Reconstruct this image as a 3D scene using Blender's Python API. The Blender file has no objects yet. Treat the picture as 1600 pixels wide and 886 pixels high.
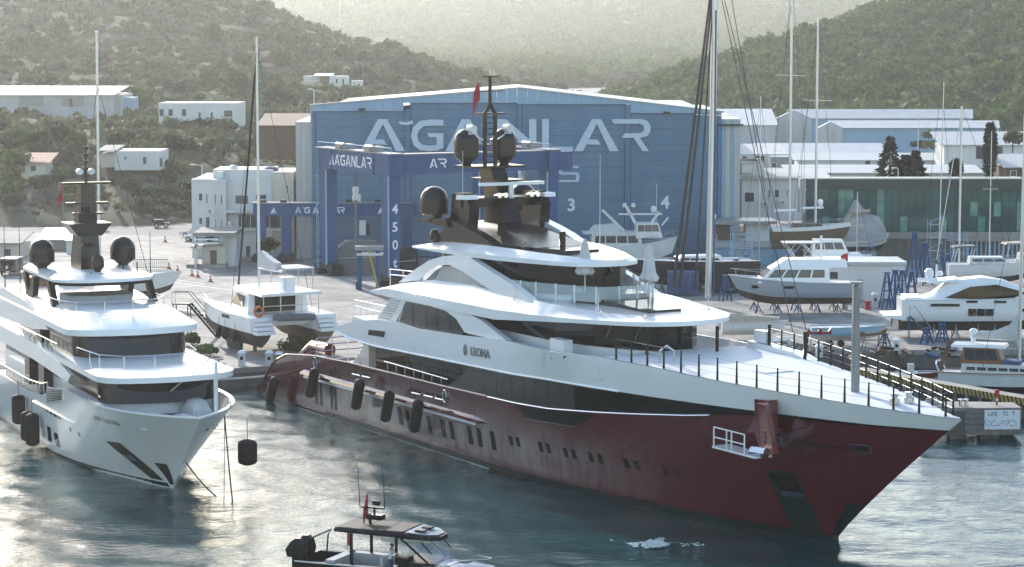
import bpy, math, random
import numpy as np
from mathutils import Vector, Matrix, Euler
R = math.radians
random.seed(7); rng = np.random.default_rng(7)
scene = bpy.context.scene
col = scene.collection
# ---------------------------------------------------------------- camera
CAM_H, F_PX, HORIZON = 29.3, 3800.0, 52.0
PITCH = math.atan((443-HORIZON)/F_PX)
cd = bpy.data.cameras.new('camera'); cam = bpy.data.objects.new('camera', cd); col.objects.link(cam)
cam.location = (0, 0, CAM_H); cam.rotation_euler = (R(90)-PITCH, 0, 0)
cd.sensor_width = 36; cd.lens = 36*F_PX/1600; cd.clip_start = 1; cd.clip_end = 9000
scene.camera = cam
# ---------------------------------------------------------------- sky and sun
SUN_AZ, SUN_EL = R(-21), R(23)          # azimuth measured from +Y towards +X
w = bpy.data.worlds.new('World'); scene.world = w; w.use_nodes = True
nt = w.node_tree; bg = nt.nodes['Background']
sky = nt.nodes.new('ShaderNodeTexSky'); sky.sky_type = 'NISHITA'; sky.sun_disc = False
sky.sun_elevation = SUN_EL; sky.sun_rotation = SUN_AZ
sky.air_density = 1.2; sky.dust_density = 1.0; sky.ozone_density = 1.5
nt.links.new(sky.outputs[0], bg.inputs[0]); bg.inputs[1].default_value = 0.15
sd = bpy.data.lights.new('sun', 'SUN'); sd.energy = 2.7; sd.angle = R(0.6); sd.color = (1.0, 0.94, 0.86)
sun = bpy.data.objects.new('sun', sd); col.objects.link(sun)
sdir = Vector((math.sin(SUN_AZ)*math.cos(SUN_EL), math.cos(SUN_AZ)*math.cos(SUN_EL), math.sin(SUN_EL)))
sun.rotation_euler = sdir.to_track_quat('Z', 'Y').to_euler(); sun.location = sdir*300
vs = scene.view_settings; vs.view_transform = 'Standard'; vs.look = 'None'; vs.gamma = 1; vs.exposure = 1.12
try: vs.use_curve_mapping = False
except Exception: pass
cy = scene.cycles
cy.use_denoising = True
try: cy.denoiser = 'OPENIMAGEDENOISE'
except Exception: pass
cy.max_bounces = 8; cy.diffuse_bounces = 2; cy.glossy_bounces = 4; cy.transmission_bounces = 4; cy.volume_bounces = 1; cy.transparent_max_bounces = 8
cy.sample_clamp_indirect = 14; cy.caustics_reflective = False; cy.caustics_refractive = False
# ---------------------------------------------------------------- pixel helpers (photo pixel + a real height or depth -> world point)
_c, _s = math.cos(PITCH), math.sin(PITCH)
def ray(x, y):
    u = (x-800)/F_PX; v = (443-y)/F_PX
    return Vector((u, _c+v*_s, -_s+v*_c))
def gp(x, y, z=1.6):
    d = ray(x, y); t = (z-CAM_H)/d.z
    return Vector((d.x*t, d.y*t, z))
def dp(x, y, Y):
    d = ray(x, y); t = Y/d.y
    return Vector((d.x*t, Y, CAM_H+d.z*t))
# ---------------------------------------------------------------- materials
MATS = {}
def mat(name, c, rough=0.5, metal=0.0, var=0.12, scale=1.5, bump=0.0, bscale=8.0, coat=0.0, trans=0.0, alpha=1.0, emit=None, spec=0.5, streak=False, c2=None, ior=1.45):
    if name in MATS: return MATS[name]
    m = bpy.data.materials.new(name); m.use_nodes = True
    n = m.node_tree.nodes; l = m.node_tree.links; b = n['Principled BSDF']
    tc = n.new('ShaderNodeTexCoord')
    nz = n.new('ShaderNodeTexNoise'); nz.inputs['Scale'].default_value = scale; nz.inputs['Detail'].default_value = 6; nz.inputs['Roughness'].default_value = 0.62
    if streak:
        mp = n.new('ShaderNodeMapping'); mp.inputs['Scale'].default_value = (1, 1, 0.12)
        l.new(tc.outputs['Object'], mp.inputs[0]); l.new(mp.outputs[0], nz.inputs['Vector'])
    else:
        l.new(tc.outputs['Object'], nz.inputs['Vector'])
    rp = n.new('ShaderNodeValToRGB'); rp.color_ramp.elements[0].position = 0.3; rp.color_ramp.elements[1].position = 0.7
    d = c2 if c2 else tuple(x*(1-var) for x in c)
    u = c if c2 else tuple(min(1, x*(1+var)) for x in c)
    rp.color_ramp.elements[0].color = (*d, 1); rp.color_ramp.elements[1].color = (*u, 1)
    l.new(nz.outputs['Fac'], rp.inputs[0]); l.new(rp.outputs[0], b.inputs['Base Color'])
    b.inputs['Roughness'].default_value = rough; b.inputs['Metallic'].default_value = metal; b.inputs['IOR'].default_value = ior
    b.inputs['Specular IOR Level'].default_value = spec
    if coat: b.inputs['Coat Weight'].default_value = coat; b.inputs['Coat Roughness'].default_value = 0.06
    if trans: b.inputs['Transmission Weight'].default_value = trans
    if alpha < 1: b.inputs['Alpha'].default_value = alpha
    if emit: b.inputs['Emission Color'].default_value = (*emit[0], 1); b.inputs['Emission Strength'].default_value = emit[1]
    if bump:
        n2 = n.new('ShaderNodeTexNoise'); n2.inputs['Scale'].default_value = bscale; n2.inputs['Detail'].default_value = 5
        l.new(tc.outputs['Object'], n2.inputs['Vector'])
        bp = n.new('ShaderNodeBump'); bp.inputs['Strength'].default_value = bump; bp.inputs['Distance'].default_value = 0.1
        l.new(n2.outputs['Fac'], bp.inputs['Height']); l.new(bp.outputs[0], b.inputs['Normal'])
    MATS[name] = m
    return m
mat('gel', (0.85, 0.85, 0.845), 0.22, var=0.03, scale=0.6, coat=0.5)
mat('gel_old', (0.70, 0.69, 0.66), 0.4, var=0.08, scale=1.2)
mat('deckwhite', (0.62, 0.63, 0.645), 0.55, var=0.06, scale=0.8, spec=0.25)
mat('greygel', (0.30, 0.34, 0.38), 0.3, var=0.05, coat=0.4)
mat('burgundy', (0.125, 0.003, 0.011), 0.14, metal=0.2, var=0.1, scale=0.4, coat=1.0, bump=0.012, bscale=0.5)
MATS['burgundy'].node_tree.nodes['Principled BSDF'].inputs['Coat IOR'].default_value = 1.6
mat('boot_green', (0.006, 0.02, 0.02), 0.35, var=0.2)
mat('glass_dark', (0.004, 0.005, 0.006), 0.03, var=0.3, scale=0.4, spec=0.4)
mat('glass_grey', (0.05, 0.048, 0.046), 0.12, var=0.25, scale=0.5, spec=0.6)
mat('glass_clear', (0.75, 0.85, 0.84), 0.03, var=0.02, alpha=0.28)
mat('black', (0.006, 0.006, 0.0065), 0.22, var=0.2, spec=0.4)
mat('blackmatt', (0.010, 0.010, 0.010), 0.5, var=0.25, spec=0.3)
mat('fender', (0.009, 0.009, 0.0095), 0.7, spec=0.25, var=0.3, bump=0.3, bscale=14)
mat('steel', (0.62, 0.62, 0.63), 0.22, metal=1.0, var=0.06)
mat('greysteel', (0.25, 0.26, 0.27), 0.45, metal=0.6, var=0.12)
mat('alu_mast', (0.62, 0.63, 0.65), 0.3, metal=0.6, var=0.05)
mat('rope', (0.05, 0.05, 0.05), 0.8)
mat('rope_light', (0.45, 0.43, 0.38), 0.85)
mat('teak', (0.24, 0.13, 0.06), 0.5, var=0.3, scale=5)
mat('varnish', (0.28, 0.11, 0.04), 0.25, var=0.25, scale=3, coat=0.5)
mat('red', (0.45, 0.02, 0.03), 0.6, var=0.15)
mat('redpaint', (0.16, 0.02, 0.02), 0.45, var=0.25)
mat('flagwhite', (0.8, 0.8, 0.8), 0.7, var=0.03)
mat('yellow', (0.55, 0.36, 0.03), 0.6, var=0.2)
mat('orange', (0.55, 0.12, 0.03), 0.6)
mat('liftblue', (0.02, 0.078, 0.20), 0.5, spec=0.25, var=0.14, scale=0.8, streak=True)
mat('doorblue', (0.095, 0.19, 0.285), 0.55, spec=0.3, var=0.13, scale=0.35, streak=True)
mat('gableblue', (0.25, 0.40, 0.53), 0.5, var=0.06, scale=0.4)
mat('letter', (0.50, 0.59, 0.68), 0.5, var=0.05)
mat('letterwhite', (0.75, 0.77, 0.8), 0.5, var=0.04)
mat('cladding', (0.46, 0.45, 0.42), 0.55, var=0.14, scale=0.5, streak=True)
mat('sheetmetal', (0.44, 0.45, 0.46), 0.5, metal=0.2, var=0.12, scale=0.4, streak=True)
mat('roofwhite', (0.42, 0.42, 0.415), 0.5, var=0.1, scale=0.3)
mat('plaster', (0.66, 0.65, 0.62), 0.85, var=0.08, scale=0.5, bump=0.1, streak=True)
mat('plaster_cream', (0.60, 0.55, 0.47), 0.85, var=0.1, scale=0.5, streak=True)
mat('concrete', (0.27, 0.255, 0.235), 0.85, var=0.25, scale=0.25, bump=0.2, bscale=3)
mat('concrete_dark', (0.13, 0.12, 0.11), 0.85, var=0.35, scale=0.6, bump=0.3, bscale=3, streak=True)
mat('asphalt', (0.15, 0.148, 0.145), 0.85, var=0.2, scale=0.15)
mat('woodgrey', (0.17, 0.155, 0.14), 0.85, var=0.35, scale=1.4, bump=0.3, bscale=6)
mat('woodbrown', (0.13, 0.085, 0.055), 0.8, var=0.3, scale=3)
mat('tile', (0.33, 0.17, 0.11), 0.8, var=0.25, scale=2)
mat('antifoul', (0.055, 0.045, 0.04), 0.8, var=0.3, scale=1.0)
mat('antifoul_tan', (0.20, 0.16, 0.11), 0.8, var=0.25, scale=1.0)
mat('navy', (0.008, 0.010, 0.016), 0.25, var=0.15, coat=0.4)
mat('skyblue', (0.30, 0.46, 0.58), 0.35, var=0.1)
mat('canvas', (0.55, 0.54, 0.52), 0.85, var=0.1, scale=2, bump=0.3, bscale=4)
mat('spar_cover', (0.045, 0.04, 0.036), 0.85, var=0.3, scale=1.0)
mat('tender_top', (0.012, 0.012, 0.013), 0.6, var=0.3, spec=0.25)
mat('canvas_tan', (0.42, 0.35, 0.27), 0.85, var=0.2, scale=2)
mat('canvas_grey', (0.13, 0.135, 0.14), 0.85, var=0.2, scale=2)
mat('tarp_grey', (0.36, 0.36, 0.36), 0.85, var=0.2, scale=1.2, bump=0.5, bscale=2)
mat('canvas_blue', (0.06, 0.10, 0.2), 0.85, var=0.2)
mat('cushion', (0.42, 0.43, 0.45), 0.8, var=0.06)
mat('rubber', (0.02, 0.02, 0.02), 0.8, var=0.2)
mat('carwhite', (0.7, 0.7, 0.7), 0.25, coat=0.6, var=0.03)
mat('cargrey', (0.08, 0.085, 0.085), 0.3, coat=0.5, var=0.1)
mat('glass_green', (0.015, 0.085, 0.082), 0.05, var=0.6, scale=0.25, spec=0.35)
mat('glass_greenpale', (0.10, 0.26, 0.21), 0.06, var=0.5, scale=0.3, spec=0.5)
mat('fasciagreen', (0.025, 0.04, 0.045), 0.35, var=0.1, metal=0.3)
mat('window', (0.05, 0.06, 0.075), 0.1, var=0.3, scale=0.8)
mat('trunk', (0.10, 0.075, 0.055), 0.9, var=0.3, scale=4)
mat('skin', (0.35, 0.2, 0.14), 0.6, var=0.05)
mat('shirt', (0.72, 0.72, 0.72), 0.8, var=0.05)
mat('jeans', (0.10, 0.12, 0.2), 0.8, var=0.1)
mat('hair', (0.02, 0.015, 0.012), 0.6)
def add_ribs(name, axis, scale, strength):
    m = MATS[name]; n = m.node_tree.nodes; l = m.node_tree.links; b = n['Principled BSDF']
    tc = n.new('ShaderNodeTexCoord'); wv = n.new('ShaderNodeTexWave'); wv.bands_direction = axis; wv.inputs['Scale'].default_value = scale; l.new(tc.outputs['Object'], wv.inputs['Vector'])
    bp = n.new('ShaderNodeBump'); bp.inputs['Strength'].default_value = strength; bp.inputs['Distance'].default_value = .05; l.new(wv.outputs['Fac'], bp.inputs['Height']); l.new(bp.outputs[0], b.inputs['Normal'])
add_ribs('doorblue', 'Z', 1.1, .5); add_ribs('gableblue', 'X', 1.6, .5); add_ribs('cladding', 'X', 1.6, .5); add_ribs('sheetmetal', 'X', 1.2, .5); add_ribs('roofwhite', 'X', .8, .4)
def leafmat(name, c, c2, rough=0.75):
    m = mat(name, c, rough, c2=c2, scale=0.5, spec=0.2)
    b = m.node_tree.nodes['Principled BSDF']; n = m.node_tree.nodes; l = m.node_tree.links
    oi = n.new('ShaderNodeObjectInfo'); hs = n.new('ShaderNodeHueSaturation'); mr = n.new('ShaderNodeMapRange')
    mr.inputs[3].default_value = 0.7; mr.inputs[4].default_value = 1.3
    l.new(oi.outputs['Random'], mr.inputs[0]); l.new(mr.outputs[0], hs.inputs['Value'])
    src = b.inputs['Base Color'].links[0].from_socket
    l.new(src, hs.inputs['Color']); l.new(hs.outputs[0], b.inputs['Base Color'])
    tr = n.new('ShaderNodeBsdfTranslucent'); l.new(hs.outputs[0], tr.inputs[0])
    mx = n.new('ShaderNodeMixShader'); mx.inputs[0].default_value = 0.35
    out = n['Material Output']; l.new(b.outputs[0], mx.inputs[1]); l.new(tr.outputs[0], mx.inputs[2]); l.new(mx.outputs[0], out.inputs[0])
    return m
leafmat('leaf_olive', (0.13, 0.15, 0.075), (0.05, 0.065, 0.033))
leafmat('leaf_green', (0.11, 0.16, 0.045), (0.03, 0.05, 0.016))
leafmat('leaf_dark', (0.030, 0.045, 0.022), (0.012, 0.02, 0.01))
leafmat('leaf_forest', (0.145, 0.21, 0.055), (0.035, 0.062, 0.02))
leafmat('drygrass', (0.22, 0.18, 0.10), (0.12, 0.10, 0.06))
# ---------------------------------------------------------------- mesh builder
class MB:
    def __init__(s): s.v = []; s.f = []
    def add(s, vs, fs):
        o = len(s.v); s.v += [tuple(p) for p in vs]; s.f += [tuple(i+o for i in f) for f in fs]; return s
    def box(s, x0, x1, y0, y1, z0, z1):
        vs = [(x0,y0,z0),(x1,y0,z0),(x1,y1,z0),(x0,y1,z0),(x0,y0,z1),(x1,y0,z1),(x1,y1,z1),(x0,y1,z1)]
        return s.add(vs, [(0,3,2,1),(4,5,6,7),(0,1,5,4),(1,2,6,5),(2,3,7,6),(3,0,4,7)])
    def obox(s, c, sz, rz=0, ry=0, rx=0):
        M = Matrix.Translation(c) @ Euler((rx, ry, rz)).to_matrix().to_4x4()
        a, b, d = sz[0]/2, sz[1]/2, sz[2]/2
        vs = [M @ Vector(p) for p in [(-a,-b,-d),(a,-b,-d),(a,b,-d),(-a,b,-d),(-a,-b,d),(a,-b,d),(a,b,d),(-a,b,d)]]
        return s.add(vs, [(0,3,2,1),(4,5,6,7),(0,1,5,4),(1,2,6,5),(2,3,7,6),(3,0,4,7)])
    def beam(s, p0, p1, wd, ht):
        p0 = Vector(p0); p1 = Vector(p1); d = (p1-p0); L = d.length
        if L < 1e-6: return s
        d /= L; up = Vector((0,0,1)) if abs(d.z) < 0.95 else Vector((1,0,0))
        sd_ = d.cross(up).normalized(); u = sd_.cross(d).normalized()
        vs = []
        for p in (p0, p1):
            for a, b in ((-1,-1),(1,-1),(1,1),(-1,1)): vs.append(p + sd_*a*wd/2 + u*b*ht/2)
        return s.add(vs, [(0,1,2,3),(7,6,5,4),(0,4,5,1),(1,5,6,2),(2,6,7,3),(3,7,4,0)])
    def tube(s, pts, r, n=6, r1=None):
        pts = [Vector(p) for p in pts]; rings = []
        for i, p in enumerate(pts):
            d = (pts[min(i+1, len(pts)-1)] - pts[max(i-1, 0)]).normalized()
            up = Vector((0,0,1)) if abs(d.z) < 0.95 else Vector((1,0,0))
            a = d.cross(up).normalized(); b = a.cross(d)
            rr = r if r1 is None else r+(r1-r)*i/max(1, len(pts)-1)
            rings.append([p + a*math.cos(2*math.pi*k/n)*rr + b*math.sin(2*math.pi*k/n)*rr for k in range(n)])
        return s.loft(rings)
    def loft(s, rings, caps=True, closed=True):
        n = len(rings[0]); vs = [p for r in rings for p in r]; fs = []
        for i in range(len(rings)-1):
            for k in range(n if closed else n-1):
                k2 = (k+1) % n
                fs.append((i*n+k, i*n+k2, (i+1)*n+k2, (i+1)*n+k))
        if caps and closed:
            fs.append(tuple(reversed(range(n)))); fs.append(tuple((len(rings)-1)*n+k for k in range(n)))
        return s.add(vs, fs)
    def prism(s, poly, z0, z1):
        n = len(poly); z0s = z0 if hasattr(z0, '__len__') else [z0]*n; z1s = z1 if hasattr(z1, '__len__') else [z1]*n
        return s.loft([[(p[0],p[1],z0s[i]) for i, p in enumerate(poly)], [(p[0],p[1],z1s[i]) for i, p in enumerate(poly)]])
    def eprism(s, poly, y0, y1):
        return s.loft([[(p[0],y0,p[1]) for p in poly], [(p[0],y1,p[1]) for p in poly]])
    def lathe(s, prof, c=(0,0,0), n=16):
        rings = [[(c[0]+r*math.cos(2*math.pi*k/n), c[1]+r*math.sin(2*math.pi*k/n), c[2]+z) for k in range(n)] for r, z in prof]
        return s.loft(rings)
    def grid(s, rows, flip=False):
        return s.loft(rows, caps=False, closed=False)
    def build(s, name, m, parent=None, smooth=35, loc=None, rz=0):
        me = bpy.data.meshes.new(name); me.from_pydata(s.v, [], s.f); me.validate(); me.update()
        finish(me, smooth)
        return link(name, me, m, parent, loc, rz)
def finish(me, smooth=35, recalc=True):
    if recalc:
        import bmesh
        bm = bmesh.new(); bm.from_mesh(me); bmesh.ops.recalc_face_normals(bm, faces=bm.faces); bm.to_mesh(me); bm.free()
    if smooth:
        me.polygons.foreach_set('use_smooth', [True]*len(me.polygons))
        me.set_sharp_from_angle(angle=R(smooth))
def link(name, me, m, parent=None, loc=None, rz=0):
    o = bpy.data.objects.new(name, me); col.objects.link(o)
    if m is not None and not len(me.materials): me.materials.append(MATS[m] if isinstance(m, str) else m)
    if parent is not None: o.parent = parent
    if loc is not None: o.location = loc
    if rz: o.rotation_euler = (0, 0, rz)
    return o
def tag(o, label=None, cat=None, group=None, kind=None):
    if label: o['label'] = label
    if cat: o['category'] = cat
    if group: o['group'] = group
    if kind: o['kind'] = kind
    return o
def thing(name, label, cat, loc=(0,0,0), rz=0, group=None):
    o = bpy.data.objects.new(name, None); col.objects.link(o); o.location = loc; o.rotation_euler = (0, 0, rz)
    o.empty_display_size = 0.3
    return tag(o, label, cat, group)
CH = {}
def copy_tree(o, loc, rz=None, label=None, parent=None, scale=None):
    c = o.copy(); col.objects.link(c)
    if parent is None:
        c.location = loc
        if rz is not None: c.rotation_euler = (0, 0, rz)
        if label: c['label'] = label
        if scale: c.scale = scale
    else: c.parent = parent
    for ch in [x for x in bpy.data.objects if x.parent is o]:
        copy_tree(ch, None, parent=c)
    return c
SPLIT = {'tripod':'leg','legs':'leg','standards':'standard','stringer':'stringer','support':'support','frame':'frame_bar','roof_post':'roof_post','ledger':'ledger','brace':'brace','side_wing':'side_wing','mid_wing':'mid_wing','stairwell':'stairwell','passerelle':'passerelle','horn_cluster':'horn','side_light':'side_light','mast_lamp':'mast_lamp','stern_drive':'stern_drive','band_pane':'band_pane','bimini_frame':'bimini_pole','gallows':'gallows','bulwark_cap':'bulwark_cap','white_bulwark':'white_bulwark','bulwark_inside':'bulwark_inside','bulwark_top':'bulwark_top','band_backing':'band_backing','deck_railing':'deck_post','flood_light':'flood_light','flybridge_bar':'flybridge_bar','flybridge_seat':'flybridge_seat','deck_locker':'deck_locker','bulwark_lining':'bulwark_lining','cap_rail':'cap_rail','rub_rail':'rub_rail','white_band':'white_band','boot_line':'boot_line','handrail':'handrail','seat':'seat','aft_sofa':'aft_sofa','helm_seat':'helm_seat','davit_dinghy':'davit_tube','tarp_bundle':'tarp_bundle','bow_rail':'bow_rail','hoist_cable':'hoist_cable','shroud':'shroud','boom':'boom','trailer_frame':'trailer_bar','hardtop_leg':'hardtop_leg','anchor_windlass':'anchor_windlass','side_gunwale':'side_gunwale'}
def part(name, m, parent, fn, smooth=35):
    b = MB(); fn(b)
    if name in SPLIT:
        n = len(b.v); par = list(range(n))
        def find(i):
            while par[i] != i: par[i] = par[par[i]]; i = par[i]
            return i
        for f in b.f:
            r0 = find(f[0])
            for k in f[1:]:
                r1 = find(k)
                if r1 != r0: par[r1] = r0
        groups = {}
        for f in b.f: groups.setdefault(find(f[0]), []).append(f)
        if len(groups) > 1:
            first = None
            for fs in groups.values():
                ids = sorted({i for f in fs for i in f}); mp_ = {i: j for j, i in enumerate(ids)}
                q = MB(); q.v = [b.v[i] for i in ids]; q.f = [tuple(mp_[i] for i in f) for f in fs]
                o = q.build(SPLIT[name], m, parent, smooth); first = first or o
            return first
        name = SPLIT[name]
    return b.build(name, m, parent, smooth)
def lerp_tab(tab):
    xs = [t[0] for t in tab]; ys = [t[1] for t in tab]
    return lambda x: float(np.interp(x, xs, ys))
def text_mesh(txt, size, depth=0.02, bold=0.0):
    cu = bpy.data.curves.new('t', 'FONT'); cu.body = txt; cu.size = size; cu.extrude = depth; cu.offset = bold; cu.align_x = 'CENTER'; cu.align_y = 'CENTER'; cu.resolution_u = 3
    ob = bpy.data.objects.new('t', cu); col.objects.link(ob)
    bpy.context.view_layer.update()
    me = bpy.data.meshes.new_from_object(ob.evaluated_get(bpy.context.evaluated_depsgraph_get()))
    bpy.data.objects.remove(ob); bpy.data.curves.remove(cu)
    me.materials.clear()
    return me
# stylised capitals drawn as stroke polygons in a unit-high cell (x, z)
GLY = {
 'A': ([[(0,0),(.40,1),(.56,1),(.20,0)], [(.46,1),(.60,1),(1.0,0),(.80,0)], [(.24,.22),(.24,.36),(.52,.36),(.60,.20)]], 1.0),
 'G': ([[(.98,.98),(.98,.80),(.62,.80),(.40,.78),(.25,.64),(.20,.48),(.25,.30),(.38,.19),(.58,.17),(.78,.20),(.78,.44),(.56,.44),(.50,.56),(.98,.56),(.98,.10),(.80,.02),(.55,0),(.30,.03),(.10,.18),(.02,.45),(.08,.74),(.28,.94),(.55,.99)], [(-.30,.84),(-.34,.93),(-.12,.90),(.06,.96),(.10,.86),(-.10,.82)]], 1.0),
 'N': ([[(0,0),(0,1),(.16,1),(.16,0)], [(.16,1),(.16,.80),(.72,0),(.88,0),(.88,.18),(.20,1)], [(.72,.2),(.72,1),(.88,1),(.88,.0)]], .88),
 'L': ([[(0,0),(0,1),(.18,1),(.18,.14),(.82,.14),(.82,0)]], .82),
 'R': ([[(-.20,1),(.66,1),(.84,.94),(.92,.80),(.92,.62),(.84,.48),(.66,.42),(.10,.42),(.18,.56),(.62,.56),(.72,.62),(.74,.70),(.72,.80),(.62,.86),(-.12,.86)], [(.42,.44),(.60,.44),(.88,0),(.70,0)]], .92),
 'S': ([[(.9,1),(.1,1),(0,.9),(0,.56),(.1,.46),(.78,.46),(.78,.14),(.05,.14),(0,0),(.85,0),(.94,.1),(.94,.5),(.85,.6),(.16,.6),(.16,.86),(.94,.86)]], .94),
 '^': ([[(0,0),(.62,1),(.66,.22)], [(.74,.1),(.74,.85),(.98,.0),(-.1,-.02)]], 1.0),
}
def stylised(name, word, x0, z0, height, spacing, m, parent, y=0.0, dep=0.04, widths=1.0):
    x = x0; out = []
    for ch in word:
        polys, wd = GLY[ch]; b = MB()
        for i, pl in enumerate(polys):
            b.eprism([(x+p[0]*height*widths, z0+p[1]*height) for p in pl], y-dep-i*0.006, y)
        out.append(b.build(name, m, parent, None)); x += (wd*widths+spacing)*height
    return out
# ================================================================ water
def water_mat():
    m = bpy.data.materials.new('water'); m.use_nodes = True
    n = m.node_tree.nodes; l = m.node_tree.links; b = n['Principled BSDF']
    tc = n.new('ShaderNodeTexCoord')
    nz = n.new('ShaderNodeTexNoise'); nz.inputs['Scale'].default_value = 0.05; nz.inputs['Detail'].default_value = 3
    l.new(tc.outputs['Object'], nz.inputs['Vector'])
    rp = n.new('ShaderNodeValToRGB'); rp.color_ramp.elements[0].color = (0.002, 0.026, 0.031, 1); rp.color_ramp.elements[1].color = (0.004, 0.055, 0.058, 1)
    rp.color_ramp.elements[0].position = 0.35; rp.color_ramp.elements[1].position = 0.65
    l.new(nz.outputs['Fac'], rp.inputs[0]); l.new(rp.outputs[0], b.inputs['Base Color'])
    b.inputs['Roughness'].default_value = 0.035; b.inputs['IOR'].default_value = 1.333
    def noise(scale, sx, sy, det):
        mp = n.new('ShaderNodeMapping'); mp.inputs['Scale'].default_value = (sx, sy, 1); mp.inputs['Rotation'].default_value = (0, 0, R(12))
        l.new(tc.outputs['Object'], mp.inputs[0])
        t = n.new('ShaderNodeTexNoise'); t.inputs['Scale'].default_value = scale; t.inputs['Detail'].default_value = det; t.inputs['Roughness'].default_value = 0.55
        l.new(mp.outputs[0], t.inputs['Vector']); return t.outputs['Fac']
    a = noise(1.5, 0.6, 1.2, 4); c = noise(5.5, 0.7, 1.2, 3)
    pm = noise(0.06, 1, 1, 2)
    mr = n.new('ShaderNodeMapRange'); mr.inputs[1].default_value = 0.35; mr.inputs[2].default_value = 0.65; mr.inputs[3].default_value = 0.8; mr.inputs[4].default_value = 1.0
    l.new(pm, mr.inputs[0])
    b1 = n.new('ShaderNodeBump'); b1.inputs['Distance'].default_value = 0.09; l.new(a, b1.inputs['Height']); l.new(mr.outputs[0], b1.inputs['Strength'])
    b2 = n.new('ShaderNodeBump'); b2.inputs['Distance'].default_value = 0.03; b2.inputs['Strength'].default_value = 0.9; l.new(c, b2.inputs['Height']); l.new(b1.outputs[0], b2.inputs['Normal'])
    l.new(b2.outputs[0], b.inputs['Normal'])
    MATS['water'] = m
water_mat()
def build_water():
    x0, x1, y0, y1, d = -52, 56, 112, 222, 0.4
    xs = np.concatenate([[-900, -400, -150, -90, -70], np.arange(x0, x1, d), [75, 100, 180, 400, 900]])
    ys = np.concatenate([[-300, 0, 60, 90], np.arange(y0, y1, d), [232, 245]])
    X, Y = np.meshgrid(xs, ys, indexing='ij')
    Z = np.zeros_like(X); r = np.random.default_rng(3)
    for i in range(36):
        wl = 1.3*(7.0/1.3)**r.random(); th = R(65)+r.normal(0, 0.6); k = 2*math.pi/wl
        Z += 0.0034*wl*np.sin(k*(X*math.cos(th)+Y*math.sin(th))+r.random()*6.28)
    edge = np.clip(np.minimum.reduce([X-x0, x1-X, Y-y0, y1-Y])/8, 0, 1)
    Z *= edge
    nx, ny = X.shape
    v = np.stack([X, Y, Z], -1).reshape(-1, 3)
    i = np.arange(nx*ny).reshape(nx, ny)
    f = np.stack([i[:-1,:-1], i[1:,:-1], i[1:,1:], i[:-1,1:]], -1).reshape(-1, 4)
    o = np_mesh('water', v, f, 'water', smooth=True); tag(o, kind='structure')
def np_mesh(name, v, f, m, smooth=False, parent=None):
    me = bpy.data.meshes.new(name); k = f.shape[1]
    me.vertices.add(len(v)); me.vertices.foreach_set('co', np.ascontiguousarray(v, dtype=np.float32).ravel())
    me.loops.add(f.size); me.loops.foreach_set('vertex_index', np.ascontiguousarray(f, dtype=np.int32).ravel())
    me.polygons.add(len(f)); me.polygons.foreach_set('loop_start', np.arange(0, f.size, k, dtype=np.int32))
    me.update(calc_edges=True)
    if smooth: me.polygons.foreach_set('use_smooth', [True]*len(f))
    return link(name, me, m, parent)
build_water()
# foam of the water discharged beside the bow
def foam():
    b = MB(); r = random.Random(5); c0 = gp(1030, 848, 0.0)
    for i in range(300):
        t = r.gauss(0, 1); x = c0.x + t*1.0 + r.uniform(-.3, .3); y = c0.y + 0.5*math.sin(t*2)+r.gauss(0, .45); s = r.uniform(.015, .055)*(1.6 if abs(t+.2) < .25 else .8)
        pts = [(x+s*3.2*math.cos(a)*r.uniform(.6,1.4), y+s*1.2*math.sin(a)*r.uniform(.6,1.4), 0.035+r.uniform(0,.03)*(3 if abs(t+.2) < .3 else 1)) for a in np.linspace(0, 6.28, 7)[:-1]]
        b.loft([[(p[0],p[1],0.0) for p in pts], pts])
    o = b.build('foam', mat('foam', (0.6,0.64,0.65), 0.6, var=0.05)); tag(o, 'white foam where water pours out beside the red bow', 'foam', kind='stuff')
foam()
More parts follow.
